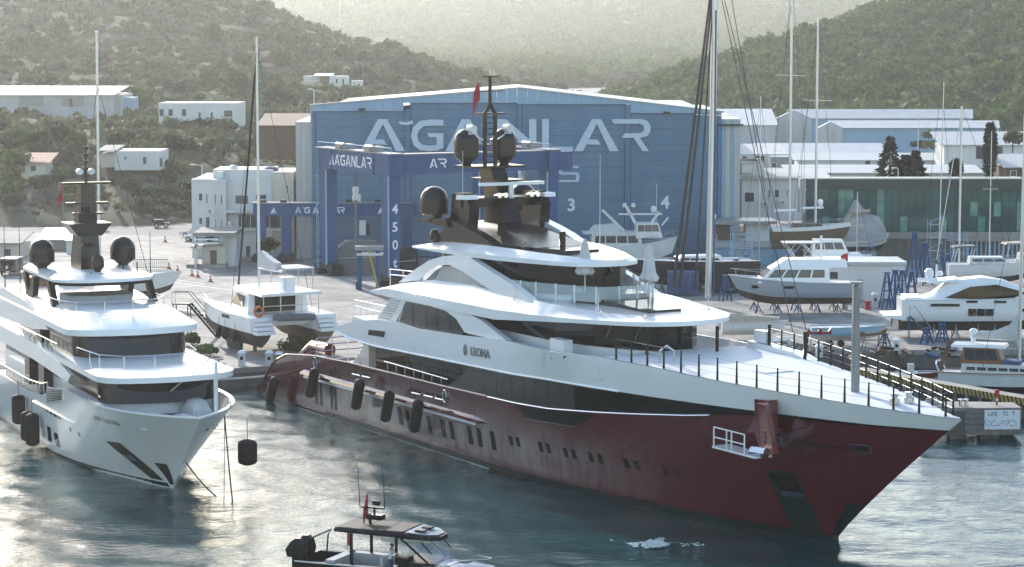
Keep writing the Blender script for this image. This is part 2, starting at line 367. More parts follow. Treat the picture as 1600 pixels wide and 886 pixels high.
# ================================================================ ground and quay
QL = lambda X: 202.5+(X+19)*0.5637
ground_poly = [(-150, QL(-150)), (3, QL(3)), (3.01, 212.0), (300, 212.0), (300, 420), (900, 900), (1200, 1400), (-1200, 1400), (-900, 900), (-300, 300)]
def ground_mat():
    m = mat('ground', (0.33, 0.315, 0.295), 0.85, var=0.15, scale=0.05, bump=0.08, bscale=2)
    n = m.node_tree.nodes; l = m.node_tree.links; b = n['Principled BSDF']
    src = b.inputs['Base Color'].links[0].from_socket
    tc = [x for x in n if x.type == 'TEX_COORD'][0]
    t = n.new('ShaderNodeTexNoise'); t.inputs['Scale'].default_value = 0.35; t.inputs['Detail'].default_value = 8; t.inputs['Roughness'].default_value = .7; l.new(tc.outputs['Object'], t.inputs['Vector'])
    rp = n.new('ShaderNodeValToRGB'); rp.color_ramp.elements[0].position = .40; rp.color_ramp.elements[0].color = (.36,.35,.34,1); rp.color_ramp.elements[1].position = .60; rp.color_ramp.elements[1].color = (1,1,1,1)
    l.new(t.outputs['Fac'], rp.inputs[0])
    mx = n.new('ShaderNodeMix'); mx.data_type = 'RGBA'; mx.blend_type = 'MULTIPLY'; mx.inputs[0].default_value = .75
    l.new(src, mx.inputs[6]); l.new(rp.outputs[0], mx.inputs[7])
    br = n.new('ShaderNodeTexBrick'); br.inputs['Scale'].default_value = 1; br.inputs['Brick Width'].default_value = 6; br.inputs['Row Height'].default_value = 6; br.inputs['Mortar Size'].default_value = .05; br.offset = 0
    br.inputs['Color1'].default_value = (1,1,1,1); br.inputs['Color2'].default_value = (.9,.9,.9,1); br.inputs['Mortar'].default_value = (.5,.5,.5,1)
    mp = n.new('ShaderNodeMapping'); mp.inputs['Rotation'].default_value = (0,0,R(-29.4)); l.new(tc.outputs['Object'], mp.inputs[0]); l.new(mp.outputs[0], br.inputs['Vector'])
    m2 = n.new('ShaderNodeMix'); m2.data_type = 'RGBA'; m2.blend_type = 'MULTIPLY'; m2.inputs[0].default_value = .6
    l.new(mx.outputs[2], m2.inputs[6]); l.new(br.outputs['Color'], m2.inputs[7]); l.new(m2.outputs[2], b.inputs['Base Color'])
ground_mat()
def build_ground():
    b = MB(); b.add([(x, y, 1.6) for x, y in ground_poly], [tuple(range(len(ground_poly)))])
    tag(b.build('ground', 'ground', None, None), kind='structure')
    b = MB()
    seg = [(-150, QL(-150)), (3, QL(3)), (3.01, 212.0), (300, 212.0)]
    for (xa, ya), (xb, yb) in zip(seg[:-1], seg[1:]):
        b.add([(xa,ya,-3),(xb,yb,-3),(xb,yb,1.596),(xa,ya,1.596)], [(0,1,2,3)])
    q = b.build('quay_wall', 'concrete_dark', None, None); tag(q, kind='structure')
    d = Vector((0.8711, 0.4911, 0)); nrm = Vector((0.4911, -0.8711, 0))
    b = MB()      # coping stones along the quay edge
    for (p, dr, nr, n_) in ((Vector((-60, QL(-60), 0)), d, nrm, 36), (Vector((22, 212, 0)), Vector((1,0,0)), Vector((0,-1,0)), 24)):
        for i in range(n_):
            cst = MB(); a = p+dr*(i*2.0); e = a+dr*1.97
            q0 = [a-nr*.6, e-nr*.6, e+nr*.08, a+nr*.08]
            cst.prism([(v.x, v.y) for v in q0], 1.2, 1.63+0.012*((i*7) % 3))
            cst.build('coping_stone', 'concrete', q, None)
build_ground()
# dark asphalt apron in front of the left bank
b = MB(); b.add([(*gp(0,360)[:2],1.604),(*gp(330,372)[:2],1.604),(*gp(470,366)[:2],1.604),(*gp(470,352)[:2],1.604),(*gp(0,349)[:2],1.604)], [(0,1,2,3,4)])
tag(b.build('road', 'asphalt', None, None), kind='structure')
for y0, x0, x1 in ((466, 190, 330), (432, 205, 395), (418, 150, 320)):
    p, q = gp(x0, y0), gp(x1, y0+26); b = MB(); b.beam((p.x,p.y,1.606),(q.x,q.y,1.606),.22,.004); tag(b.build('lane_marking', 'roofwhite', None, None), kind='structure')
# ================================================================ hills
def tps(pts):
    P = np.array(pts, float); n = len(P); sc = 100.0
    xy = P[:, :2]/sc
    def U(d2): return np.where(d2 > 0, 0.5*d2*np.log(np.maximum(d2, 1e-12)), 0)
    d2 = ((xy[:, None]-xy[None])**2).sum(-1)
    K = U(d2)+0.02*np.eye(n); Q = np.hstack([np.ones((n,1)), xy])
    A = np.zeros((n+3, n+3)); A[:n,:n] = K; A[:n,n:] = Q; A[n:,:n] = Q.T
    wgt = np.linalg.solve(A, np.concatenate([P[:,2], np.zeros(3)]))
    def f(X, Y):
        X = np.asarray(X, float)/sc; Y = np.asarray(Y, float)/sc
        out = wgt[n]+wgt[n+1]*X+wgt[n+2]*Y
        for i in range(n): out = out+wgt[i]*U((X-xy[i,0])**2+(Y-xy[i,1])**2)
        return out
    return f
_oct = [(rng.random()*6.28, rng.random()*6.28, 2*math.pi/(60/1.6**i), 1.3/1.45**i) for i in range(8)]
def rough(X, Y):
    z = 0
    for a, ph, k, am in _oct: z = z+am*np.sin(k*(X*math.cos(a)+Y*math.sin(a))+ph)*np.cos(k*.7*(X*math.sin(a)-Y*math.cos(a))+ph*2)
    return z
left_hill_z = tps([(-150,345,1.4),(-80,348,1.4),(-52,350,1.4),(-36,372,1.4),(-10,420,1.4),(30,470,1.2),(-110,368,6.5),(-80,370,6.5),(-54,372,5.5),(-38,400,5),
 (-120,392,9.5),(-78,394,9.3),(-50,397,8.3),(-30,432,6),(-100,480,10),(-60,480,10),(-25,500,7),(15,560,3),(-110,560,12),(-85,560,11.5),(-60,570,12),(-20,600,9),
 (-130,760,24),(-80,760,19),(-48,760,14),(-10,740,8),(25,760,2),(-92,950,36),(-56,880,23),(-33,830,16.5),(-9,780,9.5),(-150,1000,58),(-220,900,60),(-240,600,34),(-220,400,14),(-60,1100,14),(0,1000,0),(60,900,-2),(-150,1200,45),(60,600,-1)])
right_hill_z = tps([(20,640,0),(60,640,1.5),(100,640,2),(150,630,4),(220,600,9),(52,760,7.0),(73,840,15.5),(95,900,24),(130,980,33),(172,1050,41),(220,1200,60),(230,1000,58),(280,800,50),(100,740,10),(150,760,17),(200,750,23),
 (130,850,22),(180,900,36),(60,1000,-4),(90,1150,0),(150,1300,20),(10,760,-4),(10,900,-6),(320,600,25)])
_fh = lerp_tab([(1150,.5),(1500,2),(2000,6),(2400,22),(2800,52),(3300,105),(4200,210)])
def far_hill_z(X, Y):
    X = np.asarray(X, float); Y = np.asarray(Y, float)
    base = np.interp(Y-120*np.sin(X/420+.8)-60*np.sin(X/170+2), [1150,1500,2000,2400,2800,3300,4200], [.5,3,10,27,56,105,210])
    return base
def hill(name, fn, xs, ys, m, amp=1.0):
    X, Y = np.meshgrid(xs, ys, indexing='ij'); Z = fn(X, Y)+rough(X, Y)*amp*np.clip((fn(X,Y)-1.8)/4, 0, 1)
    nx, ny = X.shape; i = np.arange(nx*ny).reshape(nx, ny)
    f = np.stack([i[:-1,:-1], i[1:,:-1], i[1:,1:], i[:-1,1:]], -1).reshape(-1, 4)
    return tag(np_mesh(name, np.stack([X,Y,Z],-1).reshape(-1,3), f, m, True), kind='structure')
mat('hillsoil', (0.19, 0.165, 0.115), 0.95, c2=(0.07, 0.08, 0.045), scale=0.09, bump=0.6, bscale=0.5, spec=0.1)
mat('hillgreen', (0.10, 0.12, 0.05), 0.95, c2=(0.045, 0.06, 0.025), scale=0.1, bump=0.6, bscale=0.4, spec=0.1)
hill('left_hill', left_hill_z, np.arange(-260, 60, 4.0), np.arange(344, 1200, 4.0), 'hillsoil')
hill('right_hill', right_hill_z, np.arange(10, 330, 5.0), np.arange(610, 1300, 5.0), 'hillgreen')
hill('far_hill', far_hill_z, np.arange(-1500, 1550, 30.0), np.arange(1180, 4200, 30.0), 'hillgreen', 4.0)
# ================================================================ foliage
def crown_arrays(n, rx, rz, leaf, lobes, seed, zc=0.55, flat=0.0):
    r = np.random.default_rng(seed)
    L = r.normal(0, 1, (lobes, 3)); L /= np.linalg.norm(L, axis=1)[:, None]; L *= (0.35+0.35*r.random((lobes,1))); L[:,2] = np.abs(L[:,2])*.8-.15
    LR = 0.32+0.24*r.random(lobes)
    k = r.integers(0, lobes, n); d = r.normal(0, 1, (n, 3)); d /= np.linalg.norm(d, axis=1)[:, None]
    p = L[k]+d*(LR[k]*(0.72+0.33*r.random(n)))[:, None]
    p[:,0] *= rx; p[:,1] *= rx; p[:,2] = p[:,2]*rz+zc*rz
    nrm = d+r.normal(0, .55, (n,3)); nrm /= np.linalg.norm(nrm, axis=1)[:, None]
    t = np.cross(nrm, r.normal(0,1,(n,3))); t /= np.linalg.norm(t, axis=1)[:, None]; bt = np.cross(nrm, t)
    s = (leaf*(0.6+0.8*r.random(n)))[:, None]
    v = np.stack([p-t*s-bt*s*.6, p+t*s-bt*s*.6, p+t*s*.7+bt*s*.7, p-t*s*.7+bt*s*.7], 1).reshape(-1, 3)
    return v, np.arange(4*n).reshape(n, 4)
def scatter_mesh(name, protos, pos, scl, m, r, parent=None):
    V = []; F = []; o = 0
    for (x, y, z), s in zip(pos, scl):
        v, f = protos[r.integers(len(protos))]; a = r.random()*6.28; c, s_ = math.cos(a), math.sin(a)
        q = v*np.array([s, s, s*(.85+.3*r.random())]); w_ = np.empty_like(q)
        w_[:,0] = q[:,0]*c-q[:,1]*s_+x; w_[:,1] = q[:,0]*s_+q[:,1]*c+y; w_[:,2] = q[:,2]+z
        V.append(w_); F.append(f+o); o += len(v)
    return np_mesh(name, np.concatenate(V), np.concatenate(F), m, False, parent)
fr = np.random.default_rng(11)
# right-hand forest: one dense canopy
def inview(X, Y, Z, mx=60, top=-60):
    yc = Y*_c-(Z-CAM_H)*_s; zc = Y*_s+(Z-CAM_H)*_c
    px = 800+F_PX*X/yc; py = 443-F_PX*zc/yc
    return (px > -mx) & (px < 1600+mx) & (py > top)
pr = [crown_arrays(52, 2.4, 2.4, 0.58, 5, 100+i) for i in range(6)]
N = 11500; X = fr.uniform(12, 320, N); Y = fr.uniform(625, 1150, N); Z = right_hill_z(X, Y)
k = (Z > 1.8) & inview(X, Y, Z, 40, -30); X, Y, Z = X[k], Y[k], Z[k]
o = scatter_mesh('hillside_forest', pr, zip(X, Y, Z-.6+rough(X,Y)*.8), 0.55+1.25*fr.random(len(X))**2.2, 'leaf_forest', fr)
tag(o, 'dense green forest covering the hillside behind the sheds', 'forest', kind='stuff')
pf = [crown_arrays(16, 8.5, 7.0, 3.4, 4, 200+i) for i in range(5)]
N = 15000; Y = 1250+2300*fr.random(N)**1.1; X = Y*fr.uniform(-.24, .24, N); Z = far_hill_z(X, Y); k = inview(X, Y, Z, 60, -60); X, Y, Z = X[k], Y[k], Z[k]
o = scatter_mesh('distant_woods', pf, zip(X, Y, Z-1.5), 0.7+.7*fr.random(len(X)), 'leaf_forest', fr)
tag(o, 'hazy wooded slope of the mountain in the far background', 'woods', kind='stuff')
# scrubby hillside: undergrowth as one mass, the shrubs and trees one can tell apart as things
pu = [crown_arrays(36, 1.2, 1.0, 0.34, 4, 300+i) for i in range(5)]
N = 13000; X = fr.uniform(-210, 30, N); Y = fr.uniform(395, 985, N); Z = left_hill_z(X, Y); ppx = 800+F_PX*X/Y; k = (Z > 3.0) & inview(X, Y, Z) & ~((ppx > 465) & (ppx < 575) & (Y > 690) & (Y < 726)) & ~((ppx > 150) & (ppx < 262) & (Y < 394)); X, Y, Z = X[k], Y[k], Z[k]
o = scatter_mesh('undergrowth', pu, zip(X, Y, Z-.2+rough(X,Y)), 0.6+1.4*fr.random(len(X))**1.6, 'leaf_olive', fr)
tag(o, 'low grey-green scrub between the trees of the scrubby hillside', 'scrub', kind='stuff')
N = 2600; X = fr.uniform(-120, -20, N); Y = fr.uniform(352, 500, N); Z = left_hill_z(X, Y); k = (Z > 1.9) & inview(X, Y, Z); X, Y, Z = X[k], Y[k], Z[k]
pg = [crown_arrays(26, 0.8, 0.55, 0.22, 4, 400+i) for i in range(4)]
o = scatter_mesh('dry_grass', pg, zip(X, Y, Z-.1+rough(X,Y)), 0.5+.9*fr.random(len(X)), 'drygrass', fr)
tag(o, 'dry straw-coloured grass on the bank behind the yard', 'grass', kind='stuff')
shrub_me = []
for i in range(7):
    v, f = crown_arrays(420, 2.6, 2.5, 0.34, 9, 500+i, zc=.5)
    o = np_mesh('shrub', v, f, 'leaf_olive' if i % 3 else 'leaf_green'); shrub_me.append(o.data); bpy.data.objects.remove(o)
cand = []
tries = 0
while len(cand) < 285 and tries < 9000:
    tries += 1
    X = fr.uniform(-190, 12); Y = fr.uniform(560, 975) if fr.random() < .8 else fr.uniform(405, 560)
    Z = float(left_hill_z(X, Y))
    if Z < 5 or not inview(np.array([X]), np.array([Y]), np.array([Z]), 10, -20)[0]: continue
    if any((X-a)**2+(Y-b_)**2 < 22 for a, b_, _ in cand): continue
    ppx = 800+F_PX*X/(Y*_c-(Z-CAM_H)*_s)
    if 240 < ppx < 380 and 445 < Y < 482: continue
    if 460 < ppx < 580 and 630 < Y < 730: continue
    if ppx < 210 and 505 < Y < 552: continue
    cand.append((X, Y, Z+float(rough(np.array(X), np.array(Y)))-.3))
for i, (X, Y, Z) in enumerate(cand):
    o = link('hillside_shrub', shrub_me[fr.integers(7)], None, None, (X, Y, Z), fr.random()*6.28)
    s = .7+1.05*fr.random()**1.5; o.scale = (s*(.8+.5*fr.random()), s, s*(.65+.55*fr.random()))
    sz = 'small' if s < 1.1 else 'medium-sized' if s < 1.35 else 'large'; hue = 'bright green' if o.data.materials[0].name == 'leaf_green' else 'grey-green'
    where = ('on the slope between white house and warehouse' if Y < 560 else 'on the slope above the long warehouse' if X < -70 and Y < 760 else 'on the slope around the hill villa' if Y < 800 else 'high up just below the hill ridge')
    tag(o, sz+' '+hue+' round shrub '+where, 'shrub', sz+' '+hue+' shrubs '+where)
def tree(name, label, base, h, rx, m='leaf_green', leaf=.28, n=900, seed=0, group=None, crown_from=.3, cat='tree'):
    t = thing(name, label, cat, base, 0, group)
    r = random.Random(seed); b = MB()
    b.tube([(0,0,-.3),(.06*h*.3,.03*h,h*.25),(-.03*h,.0,h*.5),(.0,.02*h,h*.8)], h*.035, 7, h*.01)
    for i in range(5):
        a = r.random()*6.28; z = h*(.3+.09*i); b.tube([(0,0,z),(math.cos(a)*rx*.35,math.sin(a)*rx*.35,z+h*.14),(math.cos(a)*rx*.6,math.sin(a)*rx*.6,z+h*.22)], h*.014, 5, h*.005)
    b.build('trunk', 'trunk', t)
    v, f = crown_arrays(n, rx, h*(1-crown_from)*.62, leaf, 10, seed+900, zc=.55); v[:,2] += h*crown_from
    np_mesh('crown', v, f, m, False, t)
    return t
# trees and bushes of the bank, left to right in the photograph: x, y of the foot, depth, height, radius
bank = [(28,232,400,5.5,3.4,'leaf_green','broad light-green tree on the terrace at the left edge, below the long shed'),
 (62,240,398,6.0,3.2,'leaf_green','yellow-green tree on the terrace, second from the left edge'),
 (92,232,402,6.5,3.4,'leaf_dark','dark tree on the terrace in front of the long grey shed'),
 (118,238,396,5.5,2.8,'leaf_green','light-green tree just left of the thin mast on the terrace'),
 (190,230,412,5.0,3.4,'leaf_olive','olive tree on the terrace right of the thin mast'),
 (215,205,440,5.0,3.0,'leaf_olive','grey-green tree beside the end of the long shed'),
 (278,252,402,5.6,3.8,'leaf_dark','dark round tree on the terrace below the white flat-roofed house'),
 (278,205,470,4.0,3.2,'leaf_dark','dark bush against the left half of the white two-storey house'),
 (322,212,466,5.0,3.4,'leaf_dark','dark bush against the middle of the white two-storey house'),
 (352,222,455,3.2,2.8,'leaf_dark','dark bush under the right end of the white two-storey house'),
 (205,300,368,3.4,2.4,'leaf_olive','olive bush on the bank below the low white house'),
 (240,310,366,3.2,2.4,'leaf_olive','grey bush on the bank left of the white harbour building'),
 (222,330,362,3.6,2.0,'leaf_dark','dark bush low on the bank above the road'),
 (20,300,374,6.5,4.2,'leaf_green','big green bush at the left edge above the parked jeep'),
 (70,322,366,4.0,3.0,'leaf_olive','olive bush low on the bank above the white pickup'),
 (18,340,362,4.0,3.2,'leaf_green','green bush at the left edge beside the road'),
 (106,300,372,3.6,2.6,'leaf_olive','grey-green bush on the bank behind the black yacht mast')]
for i, (x, y, Y, h, rx, m, lab) in enumerate(bank):
    p = dp(x, y, Y); z = float(left_hill_z(p.x, Y)); tree('bank_tree', lab, (p.x, Y, z-.2), h*.85, rx*.82, m, .24, 900, 20+i)

br_ = np.random.default_rng(77); spots_ = []
while len(spots_) < 34:
    x_ = br_.uniform(-10, 300); Y_ = br_.uniform(356, 398); X_ = dp(x_, 300, Y_).x; z_ = float(left_hill_z(X_, Y_))
    if z_ < 2.4 or (150 < x_ < 262 and 368 < Y_ < 396) or (30 < x_ < 80 and 362 < Y_ < 384) or any((X_-a)**2+(Y_-c)**2 < 6 for a, c in spots_): continue
    spots_.append((X_, Y_)); k_ = len(spots_); low = Y_ < 372
    tree('bank_bush', ('low ' if low else 'upper ')+('grey' if k_ % 3 else 'green')+'-leaved bush on the dirt bank behind the yard road', (X_, Y_, z_-.2), br_.uniform(1.6, 3.6), br_.uniform(1.3, 2.6), 'leaf_olive' if k_ % 3 else 'leaf_green', .2, 420, 300+k_, ('low ' if low else 'upper ')+('grey' if k_ % 3 else 'green')+'-leaved bushes on the bank', .1, 'bush')
# ================================================================ the big red and white superyacht
HEAD = 0.513
YROT = math.atan2(-math.cos(HEAD), math.sin(HEAD))      # local +x points to the bow, local -y is the side we see
HEAD2 = R(23.5); YROT2 = math.atan2(-math.cos(HEAD2), math.sin(HEAD2))
def L2W(origin, a, off, z):
    rt = YROT if origin[0] > -20 else YROT2; c, s = math.cos(rt), math.sin(rt); x, y = a, -off*(1 if origin[0] > -20 else 1.0)
    return (origin[0]+c*x-s*y, origin[1]+s*x+c*y, origin[2]+z)
OA = (-18.9, 205.3, 0)
Y1 = thing('superyacht', 'huge superyacht with burgundy hull and white superstructure moored in the middle', 'yacht', OA, YROT)
def stem(z): return 76.6+11*(max(0, z)/8.64)**1.12 if z > 0 else 76.6+z*1.2
def HB(a, z):
    t = min(1, max(0, z/9.0)); B = 6.0+.25*t; a0 = 44+8*t; st = stem(z); q = 2+.17*t
    if z < 0: B *= 1+.1*z
    if a < 13: B *= 1-.05*((13-a)/7)**2
    if a <= a0: return B
    return max(0.0, B*(1-min(1, (a-a0)/(st-a0))**q))
zr = lerp_tab([(6,.55),(7.5,1.0),(10.3,3.1),(13,4.0),(18.4,4.49),(25,4.7),(40,4.84),(50,5.03),(54,5.2),(59.6,5.69),(63,6.03),(68,6.57),(72.5,7.17),(76,7.4),(82,7.6),(87.6,8.0)])
zw = lerp_tab([(22,6.9),(24.7,6.54),(29,6.45),(39,6.68),(49.5,6.9),(54,7.1),(63,7.33),(72.6,7.55),(82,7.73),(88,8.02)])
zt = lerp_tab([(22,7.12),(25.4,7.92),(29.5,8.48),(33,8.64),(36,8.5),(42.4,8.73),(48.7,9.1),(54.4,9.1),(60,9.3),(66,9.25),(72,9.05),(80,8.85),(87.8,8.66)])
def wedge(a, v):
    if a < 47 or a > 60.5: return 0
    if a < 56.5: return .55*v*(a-47)/9.5
    return .55*v*max(0, (60.5-a)/4.0)*(.55)
def stem_end(zfun):
    a = 82
    for _ in range(30): a = stem(zfun(a))
    return a
def side_grid(b, a0, a1, zlo, zhi, na, nv, off=0.0, side=1, extra=None, to_stem=False):
    rows = []
    for j in range(nv+1):
        v = j/nv; zf = lambda a: zlo(a)*(1-v)+zhi(a)*v
        e = stem_end(zf) if to_stem else a1
        row = []
        for i in range(na+1):
            u = i/na; u = 1-(1-u)**1.4 if to_stem else u
            a = a0+(e-a0)*u; z = zf(a)
            h = HB(a, z)+off+(extra(a, v) if extra else 0)
            if to_stem and i == na: h = 0.0
            row.append((a, -side*h, z))
        rows.append(row)
    b.grid(rows)
def red_hull(b):
    for s in (1, -1): side_grid(b, 6, 88, lambda a: -1.5, zr, 70, 10, 0, s, None, True)
    n = 11
    b.add([(6, -HB(6,-1.5+(zr(6)+1.5)*k/10), -1.5+(zr(6)+1.5)*k/10) for k in range(n)]+[(6, HB(6,-1.5+(zr(6)+1.5)*k/10), -1.5+(zr(6)+1.5)*k/10) for k in range(n)], [(k, k+1, n+k+1, n+k) for k in range(n-1)])
def salt_and_reflection():  # salt streaks plus bright water reflection painted into the aft and mid hull colour
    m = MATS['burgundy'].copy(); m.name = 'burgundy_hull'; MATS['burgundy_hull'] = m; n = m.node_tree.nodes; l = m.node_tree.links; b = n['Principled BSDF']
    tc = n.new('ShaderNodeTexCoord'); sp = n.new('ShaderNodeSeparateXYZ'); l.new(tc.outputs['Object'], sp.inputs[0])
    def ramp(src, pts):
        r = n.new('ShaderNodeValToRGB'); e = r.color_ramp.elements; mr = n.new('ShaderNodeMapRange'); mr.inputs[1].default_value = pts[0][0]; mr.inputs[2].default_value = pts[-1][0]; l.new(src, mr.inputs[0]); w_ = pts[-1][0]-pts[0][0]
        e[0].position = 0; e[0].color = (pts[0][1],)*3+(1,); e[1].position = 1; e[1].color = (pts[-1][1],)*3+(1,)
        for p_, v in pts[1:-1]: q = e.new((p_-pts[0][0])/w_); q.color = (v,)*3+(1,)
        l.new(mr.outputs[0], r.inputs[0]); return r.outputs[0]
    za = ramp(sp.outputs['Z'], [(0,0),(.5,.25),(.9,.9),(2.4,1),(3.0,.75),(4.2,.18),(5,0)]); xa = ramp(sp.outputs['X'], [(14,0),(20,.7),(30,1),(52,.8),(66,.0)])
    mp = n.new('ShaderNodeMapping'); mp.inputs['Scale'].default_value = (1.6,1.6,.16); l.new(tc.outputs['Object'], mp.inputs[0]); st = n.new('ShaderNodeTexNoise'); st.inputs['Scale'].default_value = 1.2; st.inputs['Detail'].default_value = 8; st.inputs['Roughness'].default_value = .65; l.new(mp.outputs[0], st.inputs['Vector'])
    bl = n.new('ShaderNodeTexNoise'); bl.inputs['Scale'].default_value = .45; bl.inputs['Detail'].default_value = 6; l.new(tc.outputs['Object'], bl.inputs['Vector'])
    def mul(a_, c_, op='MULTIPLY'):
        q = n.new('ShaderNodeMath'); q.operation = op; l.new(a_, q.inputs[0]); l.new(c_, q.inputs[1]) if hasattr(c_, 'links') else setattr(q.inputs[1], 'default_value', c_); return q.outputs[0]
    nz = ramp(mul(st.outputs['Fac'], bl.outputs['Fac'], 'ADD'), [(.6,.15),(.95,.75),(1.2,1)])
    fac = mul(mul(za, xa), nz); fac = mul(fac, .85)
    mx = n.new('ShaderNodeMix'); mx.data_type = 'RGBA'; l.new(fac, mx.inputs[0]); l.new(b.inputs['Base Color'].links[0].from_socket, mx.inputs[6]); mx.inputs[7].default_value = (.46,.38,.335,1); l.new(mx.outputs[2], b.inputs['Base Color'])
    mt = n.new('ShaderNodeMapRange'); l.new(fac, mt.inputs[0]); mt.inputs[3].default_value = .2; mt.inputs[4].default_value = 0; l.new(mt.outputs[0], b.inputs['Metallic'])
salt_and_reflection()
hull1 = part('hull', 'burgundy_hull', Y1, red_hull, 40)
part('boot_stripe', 'boot_green', hull1, lambda b: [side_grid(b, 20, 77, lambda a: .05, lambda a: .42, 50, 1, .02, s, None, False) for s in (1,)], None)
part('foam_line', mat('foamline', (.5,.52,.5), .5), hull1, lambda b: side_grid(b, 15, 46, lambda a: -.05, lambda a: .09, 50, 1, .06), None)
def stern(b):
    rows = []
    for a in np.linspace(6.02, 20, 22):
        z = min(3.55, max(.5, zr(a)-.8)); h = HB(a, z)-.05
        rows.append([(a, y, z+.25*(1-(y/h)**2)*min(1,(a-6)/6)) for y in np.linspace(-h, h, 13)])
    b.grid(rows)
part('stern_slope', 'burgundy', Y1, stern, 50)
part('swim_platform', 'burgundy', Y1, lambda b: b.prism([(3.6,-4.6),(6.3,-5.7),(6.3,5.7),(3.6,4.6)], .25, .62))
part('main_deck', 'teak', Y1, lambda b: b.prism([(19,-5.85),(46,-5.9),(46,5.9),(19,5.85)], 3.3, 3.58))
def caprail(b):
    for s in (1, -1):
        b.tube([(a, -s*(HB(a, zr(a))+.02), zr(a)+.03) for a in np.linspace(8, 46, 40)], .09, 6)
part('bulwark_cap', 'burgundy', Y1, caprail)
part('hull_trim', 'steel', Y1, lambda b: b.tube([(a, -(HB(a, zr(a))+.03), zr(a)+.0) for a in np.linspace(44, 70, 40)], .05, 5))
# rubbing strake with pointed nose
def strake(b):
    rings = []
    for a in np.linspace(16.3, 46.2, 40):
        k = 1 if a < 44.4 else max(.03, (46.2-a)/1.8); zc = 2.92+.2*(a-16.3)/29; h = HB(a, zc)-.05
        rings.append([(a, -(h+ox*k), zc+oz*k) for ox, oz in ((0,-.24),(.28,-.2),(.46,-.02),(.42,.14),(0,.30))])
    b.loft(rings)
part('rubbing_strake', 'burgundy', hull1, strake, 40)
part('strake_lip', 'gel', hull1, lambda b: b.tube([(a, -(HB(a,2.7)+.2), 2.66+.2*(a-16.3)/29) for a in np.linspace(16.6, 44.5, 30)], .07, 5))
# hull windows
def hull_patch(name, m, parent, quad, off=.02, nu=3, nv=3):
    (p0, p1, p2, p3) = quad; b = MB(); rows = []
    for j in range(nv+1):
        v = j/nv; row = []
        for i in range(nu+1):
            u = i/nu
            a = (p0[0]*(1-u)+p1[0]*u)*(1-v)+(p3[0]*(1-u)+p2[0]*u)*v; z = (p0[1]*(1-u)+p1[1]*u)*(1-v)+(p3[1]*(1-u)+p2[1]*u)*v
            row.append((a, -(HB(a, z)+off), z))
        rows.append(row)
    b.grid(rows)
    rows2 = [[(x, y+.06, z) for x, y, z in r] for r in rows]
    b.loft([rows[0]+rows[-1][::-1], rows2[0]+rows2[-1][::-1]], caps=False)
    return b.build(name, m, parent, 40)
tall = [(32.35,2.45),(33.6,2.42),(36.9,2.46),(39.0,2.5),(40.3,2.52),(42.95,2.56),(44.3,2.6),(46.2,2.66)]
for a, z in tall:
    hull_patch('hull_window', 'glass_dark', hull1, [(a+.35,z-1.25),(a+.95,z-1.25),(a+.62,z),(a+.02,z)], .025)
for a, z in [(48.75,2.72),(49.65,2.74),(52.4,2.81),(53.3,2.84),(55.2,2.84),(56.1,2.87),(57.85,2.92),(58.8,2.95),(61.3,3.02),(62.25,3.05),(64.8,3.08),(65.8,3.11)]:
    hull_patch('hull_window', 'glass_dark', hull1, [(a+.2,z-.62),(a+.62,z-.62),(a+.45,z),(a+.02,z)], .025)
for a in (18.2, 19.1, 21.0, 21.7): hull_patch('stern_slot', 'black', hull1, [(a,.75),(a+.38,.75),(a+.38,2.55),(a,2.55)], .025)
b = MB(); hull_patch('recess_glass', 'glass_dark', hull1, [(51.4,4.2),(57.0,4.45),(59.3,5.5),(49.8,4.9)], .03, 12, 4)
hull_patch('recess_lip', 'steel', hull1, [(51.3,4.12),(57.1,4.37),(57.2,4.45),(51.4,4.2)], .06, 8, 1)
for a, z in ((25.2,4.2),(26.9,4.24),(35.0,4.05),(36.9,4.1),(38.6,4.12)):
    hull_patch('freeing_port', 'black', hull1, [(a,z-.22),(a+1.25,z-.2),(a+1.25,z+.08),(a,z+.06)], .03)
    part('freeing_lip', 'steel', hull1, lambda b: b.tube([(a-.05,-(6.2),z-.25),(a+1.3,-6.2,z-.22)], .05, 5))
for a, z in ((40.0,4.2),(18.6,4.0)):
    t_ = MB(); t_.tube([(a+.28*math.cos(k), -6.2, z+.42*math.sin(k)) for k in np.linspace(0, 6.283, 17)], .07, 6); t_.build('fairlead', 'steel', hull1)
for a0, a1, z0, z1 in ((74.2,75.1,5.68,6.08),(80.0,81.1,5.95,6.36)):
    hull_patch('hawse_ring', 'steel', hull1, [(a0-.12,z0-.08),(a1+.12,z0),(a1+.12,z1+.06),(a0-.12,z1)], .03); hull_patch('hawse_hole', 'black', hull1, [(a0,z0),(a1,z0+.06),(a1,z1),(a0,z1-.06)], .05)
hull_patch('bow_thruster_mark', 'black', hull1, [(76.0,5.9),(79.6,6.0),(79.5,6.12),(76.0,6.14)], .03, 8, 1)
pk = hull_patch('anchor_pocket', 'boot_green', hull1, [(74.0,.35),(76.0,.45),(75.48,4.13),(73.25,3.98)], .04, 5, 12)
hull_patch('pocket_recess', 'black', pk, [(74.0,2.75),(75.5,2.85),(75.35,3.85),(73.5,3.75)], .06, 4, 4)
hull_patch('anchor', 'steel', pk, [(74.0,2.45),(75.5,2.55),(75.5,2.85),(73.95,2.75)], .10, 4, 2)
hull_patch('stem_plate', 'boot_green', hull1, [(76.6,.5),(77.1,.55),(79.2,2.6),(78.3,2.6)], .04, 4, 8)
